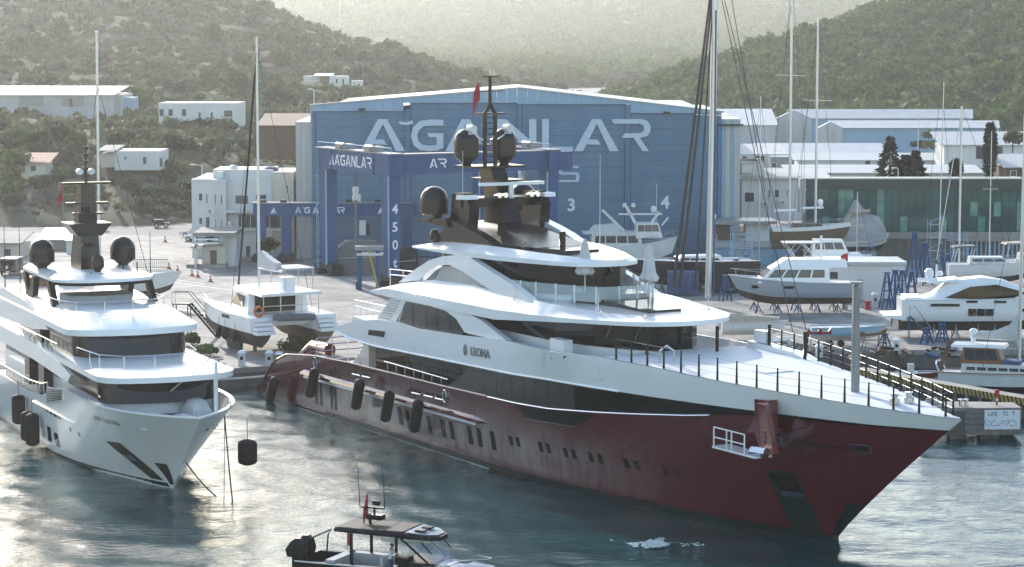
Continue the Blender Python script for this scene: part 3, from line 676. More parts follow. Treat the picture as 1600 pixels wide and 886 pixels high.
# black glazed band, pane by pane
ed = [45.2,47.2,49.3,50.9,52.3,54.0,55.5,57.0,58.4,60.5,62.8,65.2,67.8,70.4,73.2,76,79,82,85,87.3]
for e0, e1 in zip(ed[:-1], ed[1:]):
    for s in (1, -1): part('band_pane', 'glass_dark' if e0 > 56 else 'glass_grey', Y1, lambda b: side_grid(b, e0, e1-.03, lambda a: zr(a)+.02, lambda a: zw(a)-.02, 4, 3, -.07, s), 40)
part('band_backing', 'black', Y1, lambda b: [side_grid(b, 45.2, 88, zr, zw, 40, 2, -.11, s, None, True) for s in (1,-1)])
# main deck saloon
sal = part('saloon_wall', 'black', Y1, lambda b: b.prism([(26.4,-4.85),(45.2,-4.85),(45.2,4.85),(26.4,4.85)], 3.55, 6.6))
for i in range(7):
    a = 26.6+i*2.68; part('saloon_pane', 'glass_dark', sal, lambda b: b.box(a, a+2.6, -4.93, -4.87, 3.9, 6.4))
part('glass_wing', 'glass_grey', Y1, lambda b: b.eprism([(40.2,4.95),(45.15,5.05),(45.15,6.7),(43.4,6.65),(42.2,5.9)], -6.06, -6.0))
part('side_rail', 'steel', Y1, lambda b: (b.tube([(30,-5.9,5.45),(40,-5.95,5.35)], .05), [b.tube([(a,-5.9,4.7),(a,-5.9,5.42)], .025, 5) for a in np.arange(30.5,40,1.4)]))
def aft_rails(b):
    for z in (4.9, 5.4, 5.9):
        b.tube([(17.2,-5.4,z-.2),(17.0,0,z-.2),(17.2,5.4,z-.2)], .045, 5)
    for y in np.linspace(-5.4, 5.4, 9): b.tube([(17.1,y,3.5),(17.1,y,5.7)], .04, 5)
part('aft_rail', 'steel', Y1, aft_rails)
part('passerelle', 'burgundy', Y1, lambda b: (b.tube([(11.5,-3.9,3.6),(13.8,-4.1,4.65),(17,-4.2,4.7)], .5, 10), b.tube([(11.5,3.9,3.6),(13.8,4.1,4.65),(17,4.2,4.7)], .5, 10)), 60)
part('stair_flight', 'gel', Y1, lambda b: [b.box(21.2+.38*i, 21.65+.38*i, -4.6, -3.2, 3.5, 3.8+.33*i) for i in range(9)])
# white side band (wings and bulwarks)
wb = part('white_bulwark', 'gel', Y1, lambda b: ([side_grid(b, 22, 88, zw, zt, 90, 6, .02, s, wedge, True) for s in (1,-1)]), 30)
part('bulwark_inside', 'gel', wb, lambda b: [side_grid(b, 22.3, 61, zw, zt, 50, 2, -.22, s, wedge) for s in (1,-1)])
part('bulwark_top', 'gel', wb, lambda b: [b.loft([[(a,-s*(HB(a,zt(a))+.02+wedge(a,1)),zt(a)),(a,-s*(HB(a,zt(a))-.22+wedge(a,1)),zt(a)+.004)] for a in np.linspace(22,61,50)], False, False) for s in (1,-1)])
part('lower_lip', 'gel', wb, lambda b: b.tube([(a, -(HB(a,zw(a))+.05), zw(a)+.03) for a in np.linspace(22.5, 62, 50)], .07, 6))
def hp(a, z, o): return (a, -(HB(a, z)+o), z)
part('chamfer_facet', 'gel', wb, lambda b: b.add([hp(54.6,9.06,.50), hp(59.6,9.26,.10), hp(53.6,7.75,.18), hp(60.4,7.78,.06)], [(0,1,2),(1,3,2)]), None)
part('facet_vent', 'black', wb, lambda b: b.add([hp(55.5,8.92,.45), hp(57.0,9.0,.34), hp(56.6,8.72,.33), hp(55.3,8.66,.40)], [(0,1,2,3)]), None)
for i in range(8): part('vent_slot', 'black', wb, lambda b: b.eprism([(28.05+i*.34,7.22+i*.012),(28.2+i*.34,7.22+i*.012),(28.4+i*.34,7.62+i*.02),(28.25+i*.34,7.62+i*.02)], -6.31, -6.2))
b = MB(); b.prism([(24,-5.6),(27,-5.95),(52,-5.9),(57,-5.5),(60.4,-4.9),(60.5,0),(60.4,4.9),(57,5.5),(52,5.9),(27,5.95),(24,5.6),(25,0)], 6.75, 8.15); b.build('upper_deck', 'deckwhite', Y1)
def foredeck(b):
    rows = []
    for a in np.concatenate([np.linspace(60.6, 86, 26), [87.0, 87.5]]):
        h = max(.02, HB(a, zt(a))-.03); rows.append([(a, y, zt(a)+.02+.10*(1-(y/h)**2)) for y in np.linspace(-h, h, 9)])
    b.grid(rows); h = HB(60.6, 9.3)-.1
    b.add([(60.6,-h,8.1),(60.6,h,8.1),(60.6,h,9.3),(60.6,-h,9.3)], [(0,1,2,3)])
fd = part('foredeck', 'deckwhite', Y1, foredeck, 40)
part('foredeck_hatch', 'deckwhite', fd, lambda b: b.box(69,71,-1.0,1.0,9.15,9.27))
part('anchor_windlass', 'steel', fd, lambda b: (b.lathe([(.3,0),(.3,.3),(.18,.35),(.25,.6)], (82.5,-.5,8.9), 12), b.lathe([(.3,0),(.3,.3),(.18,.35),(.25,.6)], (82.5,.5,8.9), 12)))
part('mooring_bollard', 'steel', fd, lambda b: (b.tube([(64.2,-4.1,9.2),(64.2,-4.1,10.0),(64.35,-3.7,10.3),(64.5,-3.3,10.0),(64.5,-3.3,9.2)], .07, 8)))
posts = np.linspace(61.8, 86.6, 17)
for s in (1, -1):
    for i, a in enumerate(posts):
        h = HB(a, zt(a))-.14; part('rail_post', 'black', fd, lambda b: b.tube([(a,-s*h,zt(a)),(a,-s*h,zt(a)+1.35)], .075, 7, .045))
    for k in (.45, .85, 1.28):
        part('rail_wire', 'greysteel', fd, lambda b: b.tube([(a,-s*(HB(a,zt(a))-.14),zt(a)+k) for a in posts], .011, 4))
for a, o in ((61.3,3.2),(62.3,-1.4),(63.0,-4.9),(67.2,-4.6)):
    part('awning_pole', 'black', fd, lambda b: b.tube([(a,-o,8.3 if a < 61 else 9.2),(a,-o,11.0)], .11, 8))
part('bow_mast', 'greysteel', fd, lambda b: (b.tube([(78.3,0,8.8),(78.3,0,12.5)], .25, 16), b.tube([(78.3,0,12.5),(78.3,0,15.0)], .19, 16), b.lathe([(.12,0),(.14,.2),(.36,.22),(.36,.3),(.1,.32)], (78.3,0,15.0), 12), b.box(77.8,78.8,-.5,.5,8.75,8.95)))
part('bow_mast_sail', 'steel', fd, lambda b: b.box(78.05,78.15,-.12,.12,9.0,15.1))
# far bulwark block seen past the windscreen
part('deck_locker', 'gel', fd, lambda b: (b.eprism([(60.8,9.2),(67.5,9.2),(66.0,9.55),(61.0,9.75)],4.6,5.5), b.box(61.6,62.8,4.7,5.3,9.75,10.5)))
part('wing_station', 'gel', wb, lambda b: b.box(53.6,55.3,-5.7,-5.0,8.2,9.75))
# boarding platform folded out at the bow
dv = part('side_platform', 'gel', Y1, lambda b: (b.box(72.0,76.3,-5.5,-4.3,5.30,5.42)))
for a in (72.1,73.4,73.9,75.2): part('platform_rail', 'gel', dv, lambda b: (b.tube([(a,-5.45,5.4),(a,-5.45,6.55)], .05, 6)))
part('platform_handrail', 'gel', dv, lambda b: [b.tube([(72.1,-5.45,z),(75.2,-5.45,z)], .04, 6) for z in (6.53, 5.95)])
part('platform_arm', 'burgundy', dv, lambda b: (b.eprism([(74.5,8.4),(75.9,8.5),(76.0,6.6),(75.2,5.5),(74.7,6.2)], -4.3, -3.7), b.eprism([(75.3,8.3),(76.1,8.3),(77.0,5.6),(76.2,5.4)], -4.7, -4.35)))
part('platform_drum', 'steel', dv, lambda b: b.tube([(75.6,-5.2,5.62),(76.6,-4.9,5.62)], .3, 10))
# upper deck house
h3 = part('upper_house', 'gel', Y1, lambda b: b.prism([(36,-4.4),(52,-4.4),(55.6,-3.5),(58.4,-2.3),(60.0,-.9),(60.1,0),(60.0,.9),(58.4,2.3),(55.6,3.5),(52,4.4),(36,4.4)], 8.1, 9.35), 30)
w3 = [(36,4.5),(40,4.5),(44,4.5),(48,4.5),(52,4.5),(55.6,3.62),(58.5,2.4),(60.15,.95),(60.15,-.95),(58.5,-2.4),(55.6,-3.62),(52,-4.5),(48,-4.5)]
for p, q in zip(w3[:-1], w3[1:]):
    b = MB(); d = Vector((q[0]-p[0], -(q[1]-p[1]), 0)).normalized()*.02; n_ = Vector((d.y, -d.x, 0)).normalized()*.08
    A, B_ = Vector((p[0],-p[1],0))+d, Vector((q[0],-q[1],0))-d
    b.prism([(A.x,A.y),(B_.x,B_.y),(B_.x-n_.x,B_.y-n_.y),(A.x-n_.x,A.y-n_.y)], 9.3, 11.05); b.build('house_pane', 'glass_dark', h3, None)
part('house_core', 'black', h3, lambda b: b.prism([(36.2,-4.3),(52,-4.3),(55.5,-3.4),(58.3,-2.2),(59.8,-.9),(59.8,.9),(58.3,2.2),(55.5,3.4),(52,4.3),(36.2,4.3)], 9.3, 11.2))
for i, (a, o) in enumerate(((57.0,3.05),(58.9,2.05),(60.0,.8),(60.2,-.5),(59.6,-1.7))):
    part('wiper', 'greysteel', h3, lambda b: b.tube([(a+.12,-o-.12,10.9),(a-.25,-o-.35,9.9)], .03, 5))
# side arch, louvre and arch window of the upper deck
for s in (1, -1):
    y0, y1 = -s*6.02, -s*5.6
    ar = part('side_arch', 'gel', Y1, lambda b: b.eprism([(33.3,10.4),(38.4,10.55),(42,10.42),(45,10.0),(47.4,9.3),(48.6,9.0),(47.2,8.96),(43.6,8.9),(42.55,8.95),(41.35,9.75),(39.8,10.14),(37.1,10.27),(33.4,10.22)], y0, y1), 30)
    part('arch_window', 'glass_grey', ar, lambda b: b.eprism([(32.3,8.4),(33.45,10.2),(37.1,10.24),(39.72,10.1),(41.25,9.72),(42.4,8.94),(41.6,8.6)], y0+s*.12, y1), 30)
    for a in (34.6, 36.6, 38.4, 40.2): part('window_mullion', 'black', ar, lambda b: b.box(a, a+.05, min(y0+s*.10,y0+s*.14), max(y0+s*.10,y0+s*.14), 8.5, 10.1))
    lv = part('louvre_panel', 'gel', Y1, lambda b: b.eprism([(28.6,8.4),(31.0,10.2),(33.45,10.24),(31.7,8.5)], -s*5.85, -s*5.2), 30)
    for i in range(8):
        k = i/8; part('louvre_slat', 'cladding', lv, lambda b: b.eprism([(28.95+2.3*k,8.6+1.6*k),(31.0+1.65*k,8.62+1.6*k),(31.0+1.65*k,8.69+1.6*k),(28.95+2.3*k,8.67+1.6*k)], -s*5.9, -s*5.84), None)
    part('aft_upper_rail', 'steel', Y1, lambda b: (b.tube([(23.5,-s*5.2,9.3),(29.5,-s*5.4,9.4)], .05), b.tube([(23.5,-s*5.2,8.85),(29.3,-s*5.4,8.9)], .04), [b.tube([(a,-s*5.25,8.0),(a,-s*5.3,9.35)], .03, 5) for a in np.arange(23.6,29.4,1.1)]))
# bridge deck eave with its wings
o3 = [(31.5,0),(31.5,4.6),(27.9,5.3),(27.9,5.95),(31,6.08),(36,6.12),(42,6.12),(47,6.12),(52,6.05),(56.6,5.5),(59.3,4.4),(61.2,3.0),(62.0,1.4),(62.2,0)]
zb3 = lerp_tab([(27.9,10.33),(33.6,10.28),(46.7,10.25),(52.2,10.7),(57,11.02),(62.5,11.12)])
zf3 = lerp_tab([(27.9,10.48),(31,10.9),(36,10.95),(46.7,10.93),(54.7,11.2),(62.5,11.42)])
zi3 = lerp_tab([(27.9,10.6),(31,11.35),(36,11.9),(44,12.1),(48,11.8),(53,11.75),(58,11.6),(62.5,11.5)])
def sym(o): return [(a, -f) for a, f in o]+[(a, f) for a, f in reversed(o[1:-1])]
def inset(o, k, ins): return [(max(o[0][0]+.6, a-ins*(1 if a > 55 else 0)) if a > 31 else a+1.2, f*k) for a, f in o]
def slab(b, o, zb, zf, zi, k=.80, ins=1.5):
    P0 = sym(o); P1 = sym(inset(o, k, ins))
    P2 = sym(inset(o, k*.96, ins*1.15))
    b.loft([[(a,y,zb(a)) for a, y in P0], [(a,y,zf(a)) for a, y in P0], [(a,y,zi(a)) for a, y in P1], [(a,y,zi(a)-.02) for a, y in P2]])
br3 = part('bridge_eave', 'gel', Y1, lambda b: slab(b, o3, zb3, zf3, zi3), 28)
sk = part('skylight', 'glass_dark', br3, lambda b: b.add([(53.6,-1.9,12.02),(58.4,-1.25,11.72),(58.4,1.25,11.72),(53.6,1.9,12.02),(53.6,-1.9,11.6),(58.4,-1.25,11.5),(58.4,1.25,11.5),(53.6,1.9,11.6)], [(0,1,2,3),(0,1,5,4),(1,2,6,5),(2,3,7,6)]), None)
part('sun_pad', 'black', br3, lambda b: (b.prism([(50.8,-2.4),(53.4,-1.9),(53.4,1.9),(50.8,2.4)], 11.6, 12.25)))
part('sun_pad_cushion', 'cushion', br3, lambda b: (b.box(49.2,50.7,-2.0,2.0,11.7,12.45)))
gl = [(45.8,4.55),(47.6,4.45),(49.0,4.1),(50.6,3.5),(52.0,2.9),(53.6,2.2),(54.0,.7),(54.0,-.7),(53.6,-2.2),(52.0,-2.9),(50.6,-3.5),(49.0,-4.1),(47.6,-4.45)]
for p, q in zip(gl[:-1], gl[1:]):
    b = MB(); b.beam((p[0],-p[1],12.35),(q[0],-q[1],12.35),.02,1.0); b.build('glass_panel', 'glass_clear', br3, None)
    part('glass_post', 'gel_old', br3, lambda b: b.box(q[0]-.05,q[0]+.05,-q[1]-.05,-q[1]+.05,11.7,12.88), None)
part('deck_railing', 'steel', br3, lambda b: [b.tube([(a,y,11.6),(a,y,12.6)], .03, 5) for a, y in ((55.5,-3.2),(59.5,2.6),(48,-5.2))])
part('flood_light', 'steel', br3, lambda b: [b.obox((a,-o,zi3(a)+.08),(.25,.12,.12)) for a, o in ((60,2.5),(59,-3),(57,4))])
# bridge house
h4 = part('bridge_house', 'gel', Y1, lambda b: b.prism([(35.5,-4.0),(43.5,-3.95),(46,-3.7),(48,-3.1),(49.8,-2.3),(50.7,-1.3),(50.8,0),(50.7,1.3),(49.8,2.3),(48,3.1),(46,3.7),(43.5,3.95),(35.5,4.0)], 11.3, 12.3), 30)
part('bridge_core', 'black', h4, lambda b: b.prism([(35.5,-3.9),(43.5,-3.85),(46,-3.6),(48,-3.0),(49.7,-2.2),(50.6,-1.3),(50.6,1.3),(49.7,2.2),(48,3.0),(46,3.6),(43.5,3.85),(35.5,3.9)], 12.2, 14.1))
w4 = [(42.6,4.1),(44.3,4.0),(46.1,3.8),(48.1,3.2),(49.9,2.4),(50.85,1.35),(50.95,0),(50.85,-1.35),(49.9,-2.4)]
for p, q in zip(w4[:-1], w4[1:]):
    b = MB(); d = Vector((q[0]-p[0], -(q[1]-p[1]), 0)).normalized()*.02; n_ = Vector((d.y, -d.x, 0)).normalized()*.08
    A, B_ = Vector((p[0],-p[1],0))+d, Vector((q[0],-q[1],0))-d
    b.prism([(A.x,A.y),(B_.x,B_.y),(B_.x-n_.x,B_.y-n_.y),(A.x-n_.x,A.y-n_.y)], 12.0, 14.15); b.build('bridge_pane', 'glass_dark', h4, None)
part('aft_screen', 'cladding', h4, lambda b: b.box(35.3,35.5,-3.9,3.9,11.8,14.0))
for s in (1, -1):
    y0, y1 = -s*5.05, -s*4.5
    a2 = part('upper_arch', 'gel', Y1, lambda b: b.eprism([(30.6,11.25),(33.2,12.4),(35.4,13.25),(37.4,13.7),(39.4,13.95),(41.5,13.95),(44.2,13.3),(47.5,12.6),(50.2,11.75),(47.6,11.6),(45.7,11.75),(43.75,12.12),(42.2,12.5),(40,12.97),(38.5,13.2),(36.9,13.03),(35.4,12.5),(33.9,11.7)], y0, y1), 30)
    part('arch_infill', 'cladding', a2, lambda b: b.eprism([(35.6,11.7),(36.9,12.95),(38.5,13.12),(40,12.9),(42.2,12.45),(43.75,12.1)], -s*4.75, -s*4.6), None)
    part('arch_rail', 'steel', a2, lambda b: (b.tube([(28.3,-s*4.6,12.0),(33,-s*4.6,12.2)], .05), b.tube([(28.3,-s*4.6,11.6),(32.4,-s*4.6,11.8)], .05), b.tube([(28.4,-s*4.6,10.6),(28.4,-s*4.6,12.0)], .04, 5), b.tube([(30.5,-s*4.6,11),(30.5,-s*4.6,12.1)], .04, 5)))
# hardtop
o5 = [(34.2,0),(34,3.4),(32.2,4.75),(33,5.0),(37,5.05),(41.4,4.95),(44.5,4.6),(47.2,4.0),(49.6,3.2),(51.4,2.35),(52.2,1.2),(52.4,0)]
zb5 = lerp_tab([(32,13.95),(41,13.95),(47,13.98),(53,14.0)]); zf5 = lerp_tab([(32,14.02),(41,14.28),(47,14.3),(53,14.22)]); zi5 = lerp_tab([(32,14.2),(36,14.6),(43,14.8),(50,14.6),(53,14.4)])
ht = part('hardtop', 'gel', Y1, lambda b: slab(b, o5, zb5, zf5, zi5, .78, 1.6), 28)
part('hardtop_hatch', 'glass_dark', ht, lambda b: b.prism([(44.0,-1.7),(48.2,-1.3),(48.2,1.3),(44.0,1.7)], 14.55, 14.78), None)
part('hardtop_rail', 'steel', ht, lambda b: b.tube([(43.6,-2,14.6),(43.6,-2,15.1),(43.6,2,15.1),(43.6,2,14.6)], .04))
part('exhaust_post', 'black', ht, lambda b: b.tube([(45.2,.2,14.6),(45.2,.2,15.8)], .22, 10))
for a, o in ((36.0,2.6),(45.2,-3.2)): part('whip_antenna', 'gel_old', ht, lambda b: b.tube([(a,-o,14.5),(a,-o,21.0)], .035, 5, .015))
# black mast structure
ms = part('mast_fairing', 'black', Y1, lambda b: (b.loft([[(34,-2.9,14.6),(45.5,-2.2,14.8),(45.5,2.2,14.8),(34,2.9,14.6)], [(35.5,-2.2,15.6),(42,-1.6,15.4),(42,1.6,15.4),(35.5,2.2,15.6)], [(35.8,-1.6,16.0),(39,-1.2,15.9),(39,1.2,15.9),(35.8,1.6,16.0)]])), 30)
for s in (1, -1):
    part('mast_blade', 'black', ms, lambda b: b.eprism([(33.6,14.4),(35.3,15.7),(36.0,16.5),(36.4,16.0),(38.9,15.5),(42.6,14.5)], -s*3.6, -s*3.0), 30)
    part('mast_pillar', 'black', ms, lambda b: b.eprism([(35.4,15.7),(35.7,18.0),(37.5,18.1),(38.3,17.2),(38.0,15.5)], -s*3.3, -s*2.5), 30)
    part('blade_trim', 'gel' if s < 0 else 'black', ms, lambda b: b.eprism([(36.4,16.15),(38.9,15.7),(41.0,15.25),(43.2,14.6),(45.2,14.3),(42.6,14.45),(38.9,15.35),(36.2,15.75)], -s*3.72, -s*2.95), 30)
    ds = part('dome_arm', 'black', ms, lambda b: (b.eprism([(31.6,15.75),(31.6,15.9),(35.9,16.25),(36.2,15.6)], -s*3.95, -s*3.3)))
part('mast_beam', 'black', ms, lambda b: (b.box(36.0,37.2,-3.4,3.4,17.05,17.6), b.box(35.6,37.6,-2.9,2.9,17.6,17.72)))
part('mast_pylon', 'black', ms, lambda b: b.loft([[(36.0,-.9,16),(38.6,-.8,16),(38.6,.8,16),(36.0,.9,16)], [(35.8,-.7,17.6),(37.9,-.6,17.6),(37.9,.6,17.6),(35.8,.7,17.6)], [(34.9,-.75,19.8),(36.4,-.6,19.8),(36.4,.6,19.8),(34.9,.75,19.8)]]), 30)
part('mast_platform', 'black', ms, lambda b: (b.box(34.0,36.6,-2.2,2.2,19.75,19.9), b.box(34.4,38.4,-1.1,1.1,18.9,19.0)))
lad = part('ladder_mast', 'black', ms, lambda b: (b.tube([(35.3,-.42,19.8),(35.3,-.42,23.6),(35.3,0,24.2)], .16, 8), b.tube([(35.3,.42,19.8),(35.3,.42,23.6),(35.3,0,24.2)], .16, 8), b.tube([(35.3,0,24.1),(35.3,0,26.3)], .13, 8)))
for i in range(9): part('ladder_rung', 'black', lad, lambda b: b.tube([(35.3,-.4,20.1+.4*i),(35.3,.4,20.1+.4*i)], .035, 5))
for z, wd in ((23.55,1.2),(25.15,1.0),(26.2,.6)): part('crosstree', 'black', lad, lambda b: b.box(35.15,35.45,-wd,wd,z,z+.09))
for s in (1, -1): part('search_light', 'gel_old', lad, lambda b: (b.tube([(35.3,-s*.4,21.6),(35.2,-s*1.5,22.2)], .07, 6), b.tube([(34.9,-s*1.5,22.5),(35.6,-s*1.5,22.5)], .3, 12), b.box(35.05,35.35,-s*1.5-.25,-s*1.5+.25,22.1,22.25)))
part('wind_sensor', 'steel', lad, lambda b: (b.tube([(35.3,0,26.2),(35.3,0,27.0)], .05, 6, .02), b.tube([(35.3,.35,26.2),(35.3,.35,26.7)], .03, 5)))
part('radar_scanner', 'gel', ms, lambda b: (b.box(38.3,38.6,-2.6,2.6,18.62,18.85), b.tube([(38.4,0,17.7),(38.4,0,18.7)], .2, 8)))
part('horn_cluster', 'steel', ms, lambda b: [b.tube([(38.2,y,17.9),(38.9,y,17.95)], .1, 8, .2) for y in (-1.2,-.7,1.4,1.9)])
part('side_light', 'gel', ms, lambda b: [b.eprism([(36.8,17.62),(36.9,17.95),(38.4,18.0),(38.5,17.7)], y, y+.9) for y in (-3.6, 2.7)])
def dome(parent, x, y, z, r, h, m='black'):
    return part('satellite_dome', m, parent, lambda b: b.lathe([(r*.35,-.35),(r*.45,-.1),(r,.28),(r,h-r)]+[(r*math.cos(t), h-r+r*math.sin(t)) for t in np.linspace(.15, 1.5, 8)], (x,y,z), 28), 40)
dome(ms, 33.6, -3.65, 16.15, 1.02, 2.25); dome(ms, 33.6, 3.65, 16.15, 1.02, 2.25)
dome(ms, 34.6, -1.55, 20.2, .88, 2.3); dome(ms, 34.6, 1.55, 20.2, .88, 2.3)
part('small_dome', 'black', ht, lambda b: b.lathe([(.15,-.3),(.38,0),(.38,.4),(.3,.65),(.12,.8)], (33.6,-3.6,14.5), 14))
part('hull_emblem', 'greysteel', wb, lambda b: [b.tube([(43.15+.32*k*math.cos(t+ph)*.6, -6.3, 7.8+.38*k*math.sin(t+ph)*1.05) for t in np.linspace(0, 3.6, 9)], .03, 4) for k, ph in ((1,.5),(.75,2.5),(.5,4.2),(.9,3.6),(.6,1.2))])
nm = text_mesh('LEONA', .80, .02, .012); o = link('name_lettering', nm, 'greysteel', wb); o.location = (45.25,-6.29,7.83); o.rotation_euler = (R(90), R(-1.5), 0)
o.rotation_mode = 'XYZ'; o.scale = (1.05, 1, 1)
# things carried by the yacht: fenders, parasols, flag
def fender(name, label, top, bot, r, org, group, rope_to=1.2):
    T = L2W(org, top[0], top[1], top[2]); B_ = L2W(org, bot[0], bot[1], bot[2]); t = thing(name, label, 'fender', B_, 0, group)
    d = Vector(T)-Vector(B_); L_ = d.length; u = d/L_
    prof = [(.10,-.06),(.5,0),(.88,.10),(1,.25),(1,L_-.25),(.88,L_-.10),(.5,L_),(.10,L_+.06)]
    a = u.cross(Vector((0,1,0))).normalized(); c = u.cross(a); b = MB()
    b.loft([[u*h+(a*math.cos(k)+c*math.sin(k))*r*q for k in np.linspace(0, 6.283, 17)[:-1]] for q, h in prof]); b.build('fender_body', 'fender', t, 50)
    b = MB(); b.tube([u*L_, Vector((d.x*.97, d.y*.97, L_+rope_to))], .025, 5); b.build('fender_rope', 'rope', t)
for (ta, tz, ba, bz), lab in zip(((12.6,2.1,11.3,.1),(20.2,3.75,19.1,1.5),(28.1,3.9,27.2,1.65),(33.0,3.65,32.1,1.4),(37.5,3.6,36.7,1.3)),
  ('black fender at the very stern of the red yacht, leaning most', 'black fender on the red yacht, second from the stern', 'black fender on the red yacht, third from the stern', 'black fender on the red yacht, fourth from the stern', 'black fender on the red yacht nearest its bow, beside tall hull windows')):
    fender('ship_fender', lab, (ta,6.95,tz), (ba,6.95,bz), .40, OA, 'black fenders along the red hull')
for (a, o_), lab in zip(((51.0,1.5),(53.4,-2.0)), ('closed white parasol on the superyacht terrace, the nearer left one', 'closed white parasol on the superyacht terrace, the farther right one')):
    t = thing('parasol', lab, 'parasol', L2W(OA, a, o_, 12.1 if a < 53 else 11.7), 0, 'closed parasols on the terrace')
    part('pole', 'gel_old', t, lambda b: b.tube([(0,0,0),(0,0,3.7)], .045, 7))
    rr = []
    for z, r_ in ((3.7,.06),(3.3,.22),(2.6,.33),(1.9,.42),(1.45,.62),(1.3,.55)):
        rr.append([(r_*(1+.16*(k % 2))*math.cos(k*math.pi/8), r_*(1+.16*(k % 2))*math.sin(k*math.pi/8), z+(.12*(k % 2) if z < 1.5 else 0)) for k in range(16)])
    part('canopy', 'canvas', t, lambda b: b.loft(rr), 20)
    part('base', 'gel_old', t, lambda b: b.lathe([(.3,0),(.3,.08),(.05,.1)], (0,0,0), 12))
def flag(name, label, base, h, wd, ht_, droop=.5, rz=0, crescent=True):
    t = thing(name, label, 'flag', base, rz); part('staff', 'greysteel', t, lambda b: b.tube([(0,0,0),(0,0,h)], .025, 5))
    rows = [[(wd*u*(1-droop*.5), .08*math.sin(u*7+v*3), h-.03-ht_*v-droop*ht_*u*u) for u in np.linspace(0,1,7)] for v in np.linspace(0,1,5)]
    part('cloth', 'red', t, lambda b: b.grid(rows), None)
    return t
p = L2W(OA, 35.3, .85, 23.65)
flag('courtesy_flag', 'small red flag hanging on the superyacht mast', p, 2.2, .95, 1.35, .9, math.pi+.3)
for k, (a0, z0, e) in enumerate(((8, 1.6, (-33, 196, 1.9)), (8, 1.7, (-30, 197.4, 1.9)))):
    b = MB(); A = Vector(L2W(OA, a0, 5, z0)); B_ = Vector(e)
    b.tube([A*(1-t)+B_*t-Vector((0,0,.5*math.sin(math.pi*t))) for t in np.linspace(0,1,9)], .05, 5)
    tag(b.build('mooring_line', 'rope_light'), ('upper' if k else 'lower')+' pale mooring line from the red stern to the quay', 'rope')
# ================================================================ white motor yacht at the left
OB = (-21.946, 155.462, 0)
Y2 = thing('motor_yacht', 'white motor yacht with blue-grey shaded bow and black mast moored at the left', 'yacht', OB, YROT2)
Y2.scale = (1, 1.0, 1)
def HB2(a, z):
    t = min(1, max(0, z/5.4)); B = 4.4+.35*t; a0 = -19+11*t; st = 6.4*t**1.05; q = 2+1.5*t
    if z < 0: B *= 1+.12*z; st = z
    if a < -30: B *= 1-.04*((-30-a)/8)**2
    if a <= a0: return B
    return max(0.0, B*(1-min(1, (a-a0)/(st-a0))**q))
zs2 = lerp_tab([(-40,3.6),(-22,3.7),(-17,4.0),(-13.5,5.0),(-10,5.35),(-3,5.4),(6.5,5.45)])
def grid2(b, a0, a1, zlo, zhi, na, nv, off=0, side=1, to_stem=False):
    rows = []
    for j in range(nv+1):
        v = j/nv; row = []
        zf = lambda a: zlo(a)*(1-v)+zhi(a)*v
        e = a1
        if to_stem:
            e = 2
            for _ in range(25): z = zf(e); e = 6.4*(max(0,z)/5.4)**1.05 if z > 0 else z
        for i in range(na+1):
            u = i/na; u = 1-(1-u)**1.7 if to_stem else u
            a = a0+(e-a0)*u; z = zf(a); h = HB2(a, z)+off
            if to_stem and i == na: h = 0
            row.append((a, -side*h, z))
        rows.append(row)
    b.grid(rows)
hull2 = part('hull', 'gel', Y2, lambda b: [grid2(b, -38, 0, lambda a: -1, zs2, 60, 9, 0, s, True) for s in (1,-1)], 40)
part('transom', 'gel', Y2, lambda b: b.box(-38.1,-37.9,-4.4,4.4,-1,3.6))
part('boot_stripe', 'navy', hull2, lambda b: [grid2(b, -37, -.3, lambda a: .0, lambda a: .28, 50, 1, .02, s) for s in (1,)], None)
part('stripe_line', 'gel', hull2, lambda b: grid2(b, -37, -.2, lambda a: .28, lambda a: .40, 50, 1, .035), None)
def cap2(b):
    pts = [(a, -(HB2(a, zs2(a))-.02), zs2(a)+.04) for a in np.concatenate([np.linspace(-12, 3.5, 26), [4.4,5.2,5.8,6.2,6.42]])]
    rings = []
    for (x, y, z) in pts+[(x, -y, z) for x, y, z in reversed(pts)]:
        cx = x-(x+6)*.03; rings.append([(x+.06 if x > 3 else x, y*1.015, z-.06), (x+.06 if x > 3 else x, y*1.015, z+.05), (x-.12*(x > 0), y*.94, z+.05), (x-.12*(x > 0), y*.94, z-.06)])
    b.loft(rings)
part('gunwale_cap', 'gel', hull2, cap2, 30)
part('bulwark_lining', 'gel', hull2, lambda b: [grid2(b, -12, 4.7, lambda a: 4.2, lambda a: zs2(a), 30, 2, -.25, s) for s in (1,-1)])
part('bow_deck', 'deckwhite', Y2, lambda b: b.prism([(a,-(HB2(a,4.2)-.2)) for a in np.linspace(-14,3.9,20)]+[(a,HB2(a,4.2)-.2) for a in np.linspace(3.9,-14,20)], 4.0, 4.2))
def patch2(name, m, parent, quad, off=.03, nu=4, nv=4):
    (p0, p1, p2, p3) = quad; b = MB(); rows = []
    for j in range(nv+1):
        v = j/nv
        rows.append([((p0[0]*(1-u)+p1[0]*u)*(1-v)+(p3[0]*(1-u)+p2[0]*u)*v, (p0[1]*(1-u)+p1[1]*u)*(1-v)+(p3[1]*(1-u)+p2[1]*u)*v) for u in np.linspace(0,1,nu+1)])
    b.grid([[(a,-(HB2(a,z)+off),z) for a, z in r] for r in rows]); return b.build(name, m, parent, 40)
ap = patch2('anchor_pocket', 'boot_green', hull2, [(-1.5,.15),(-.4,.2),(-1.9,2.85),(-3.6,2.75)], .03, 4, 10)
patch2('anchor', 'steel', ap, [(-2.5,1.55),(-1.5,1.6),(-1.75,2.05),(-2.7,1.95)], .08)
patch2('stem_plate', 'boot_green', hull2, [(-.1,.2),(.25,.25),(.9,1.75),(-.15,1.7)], .03)
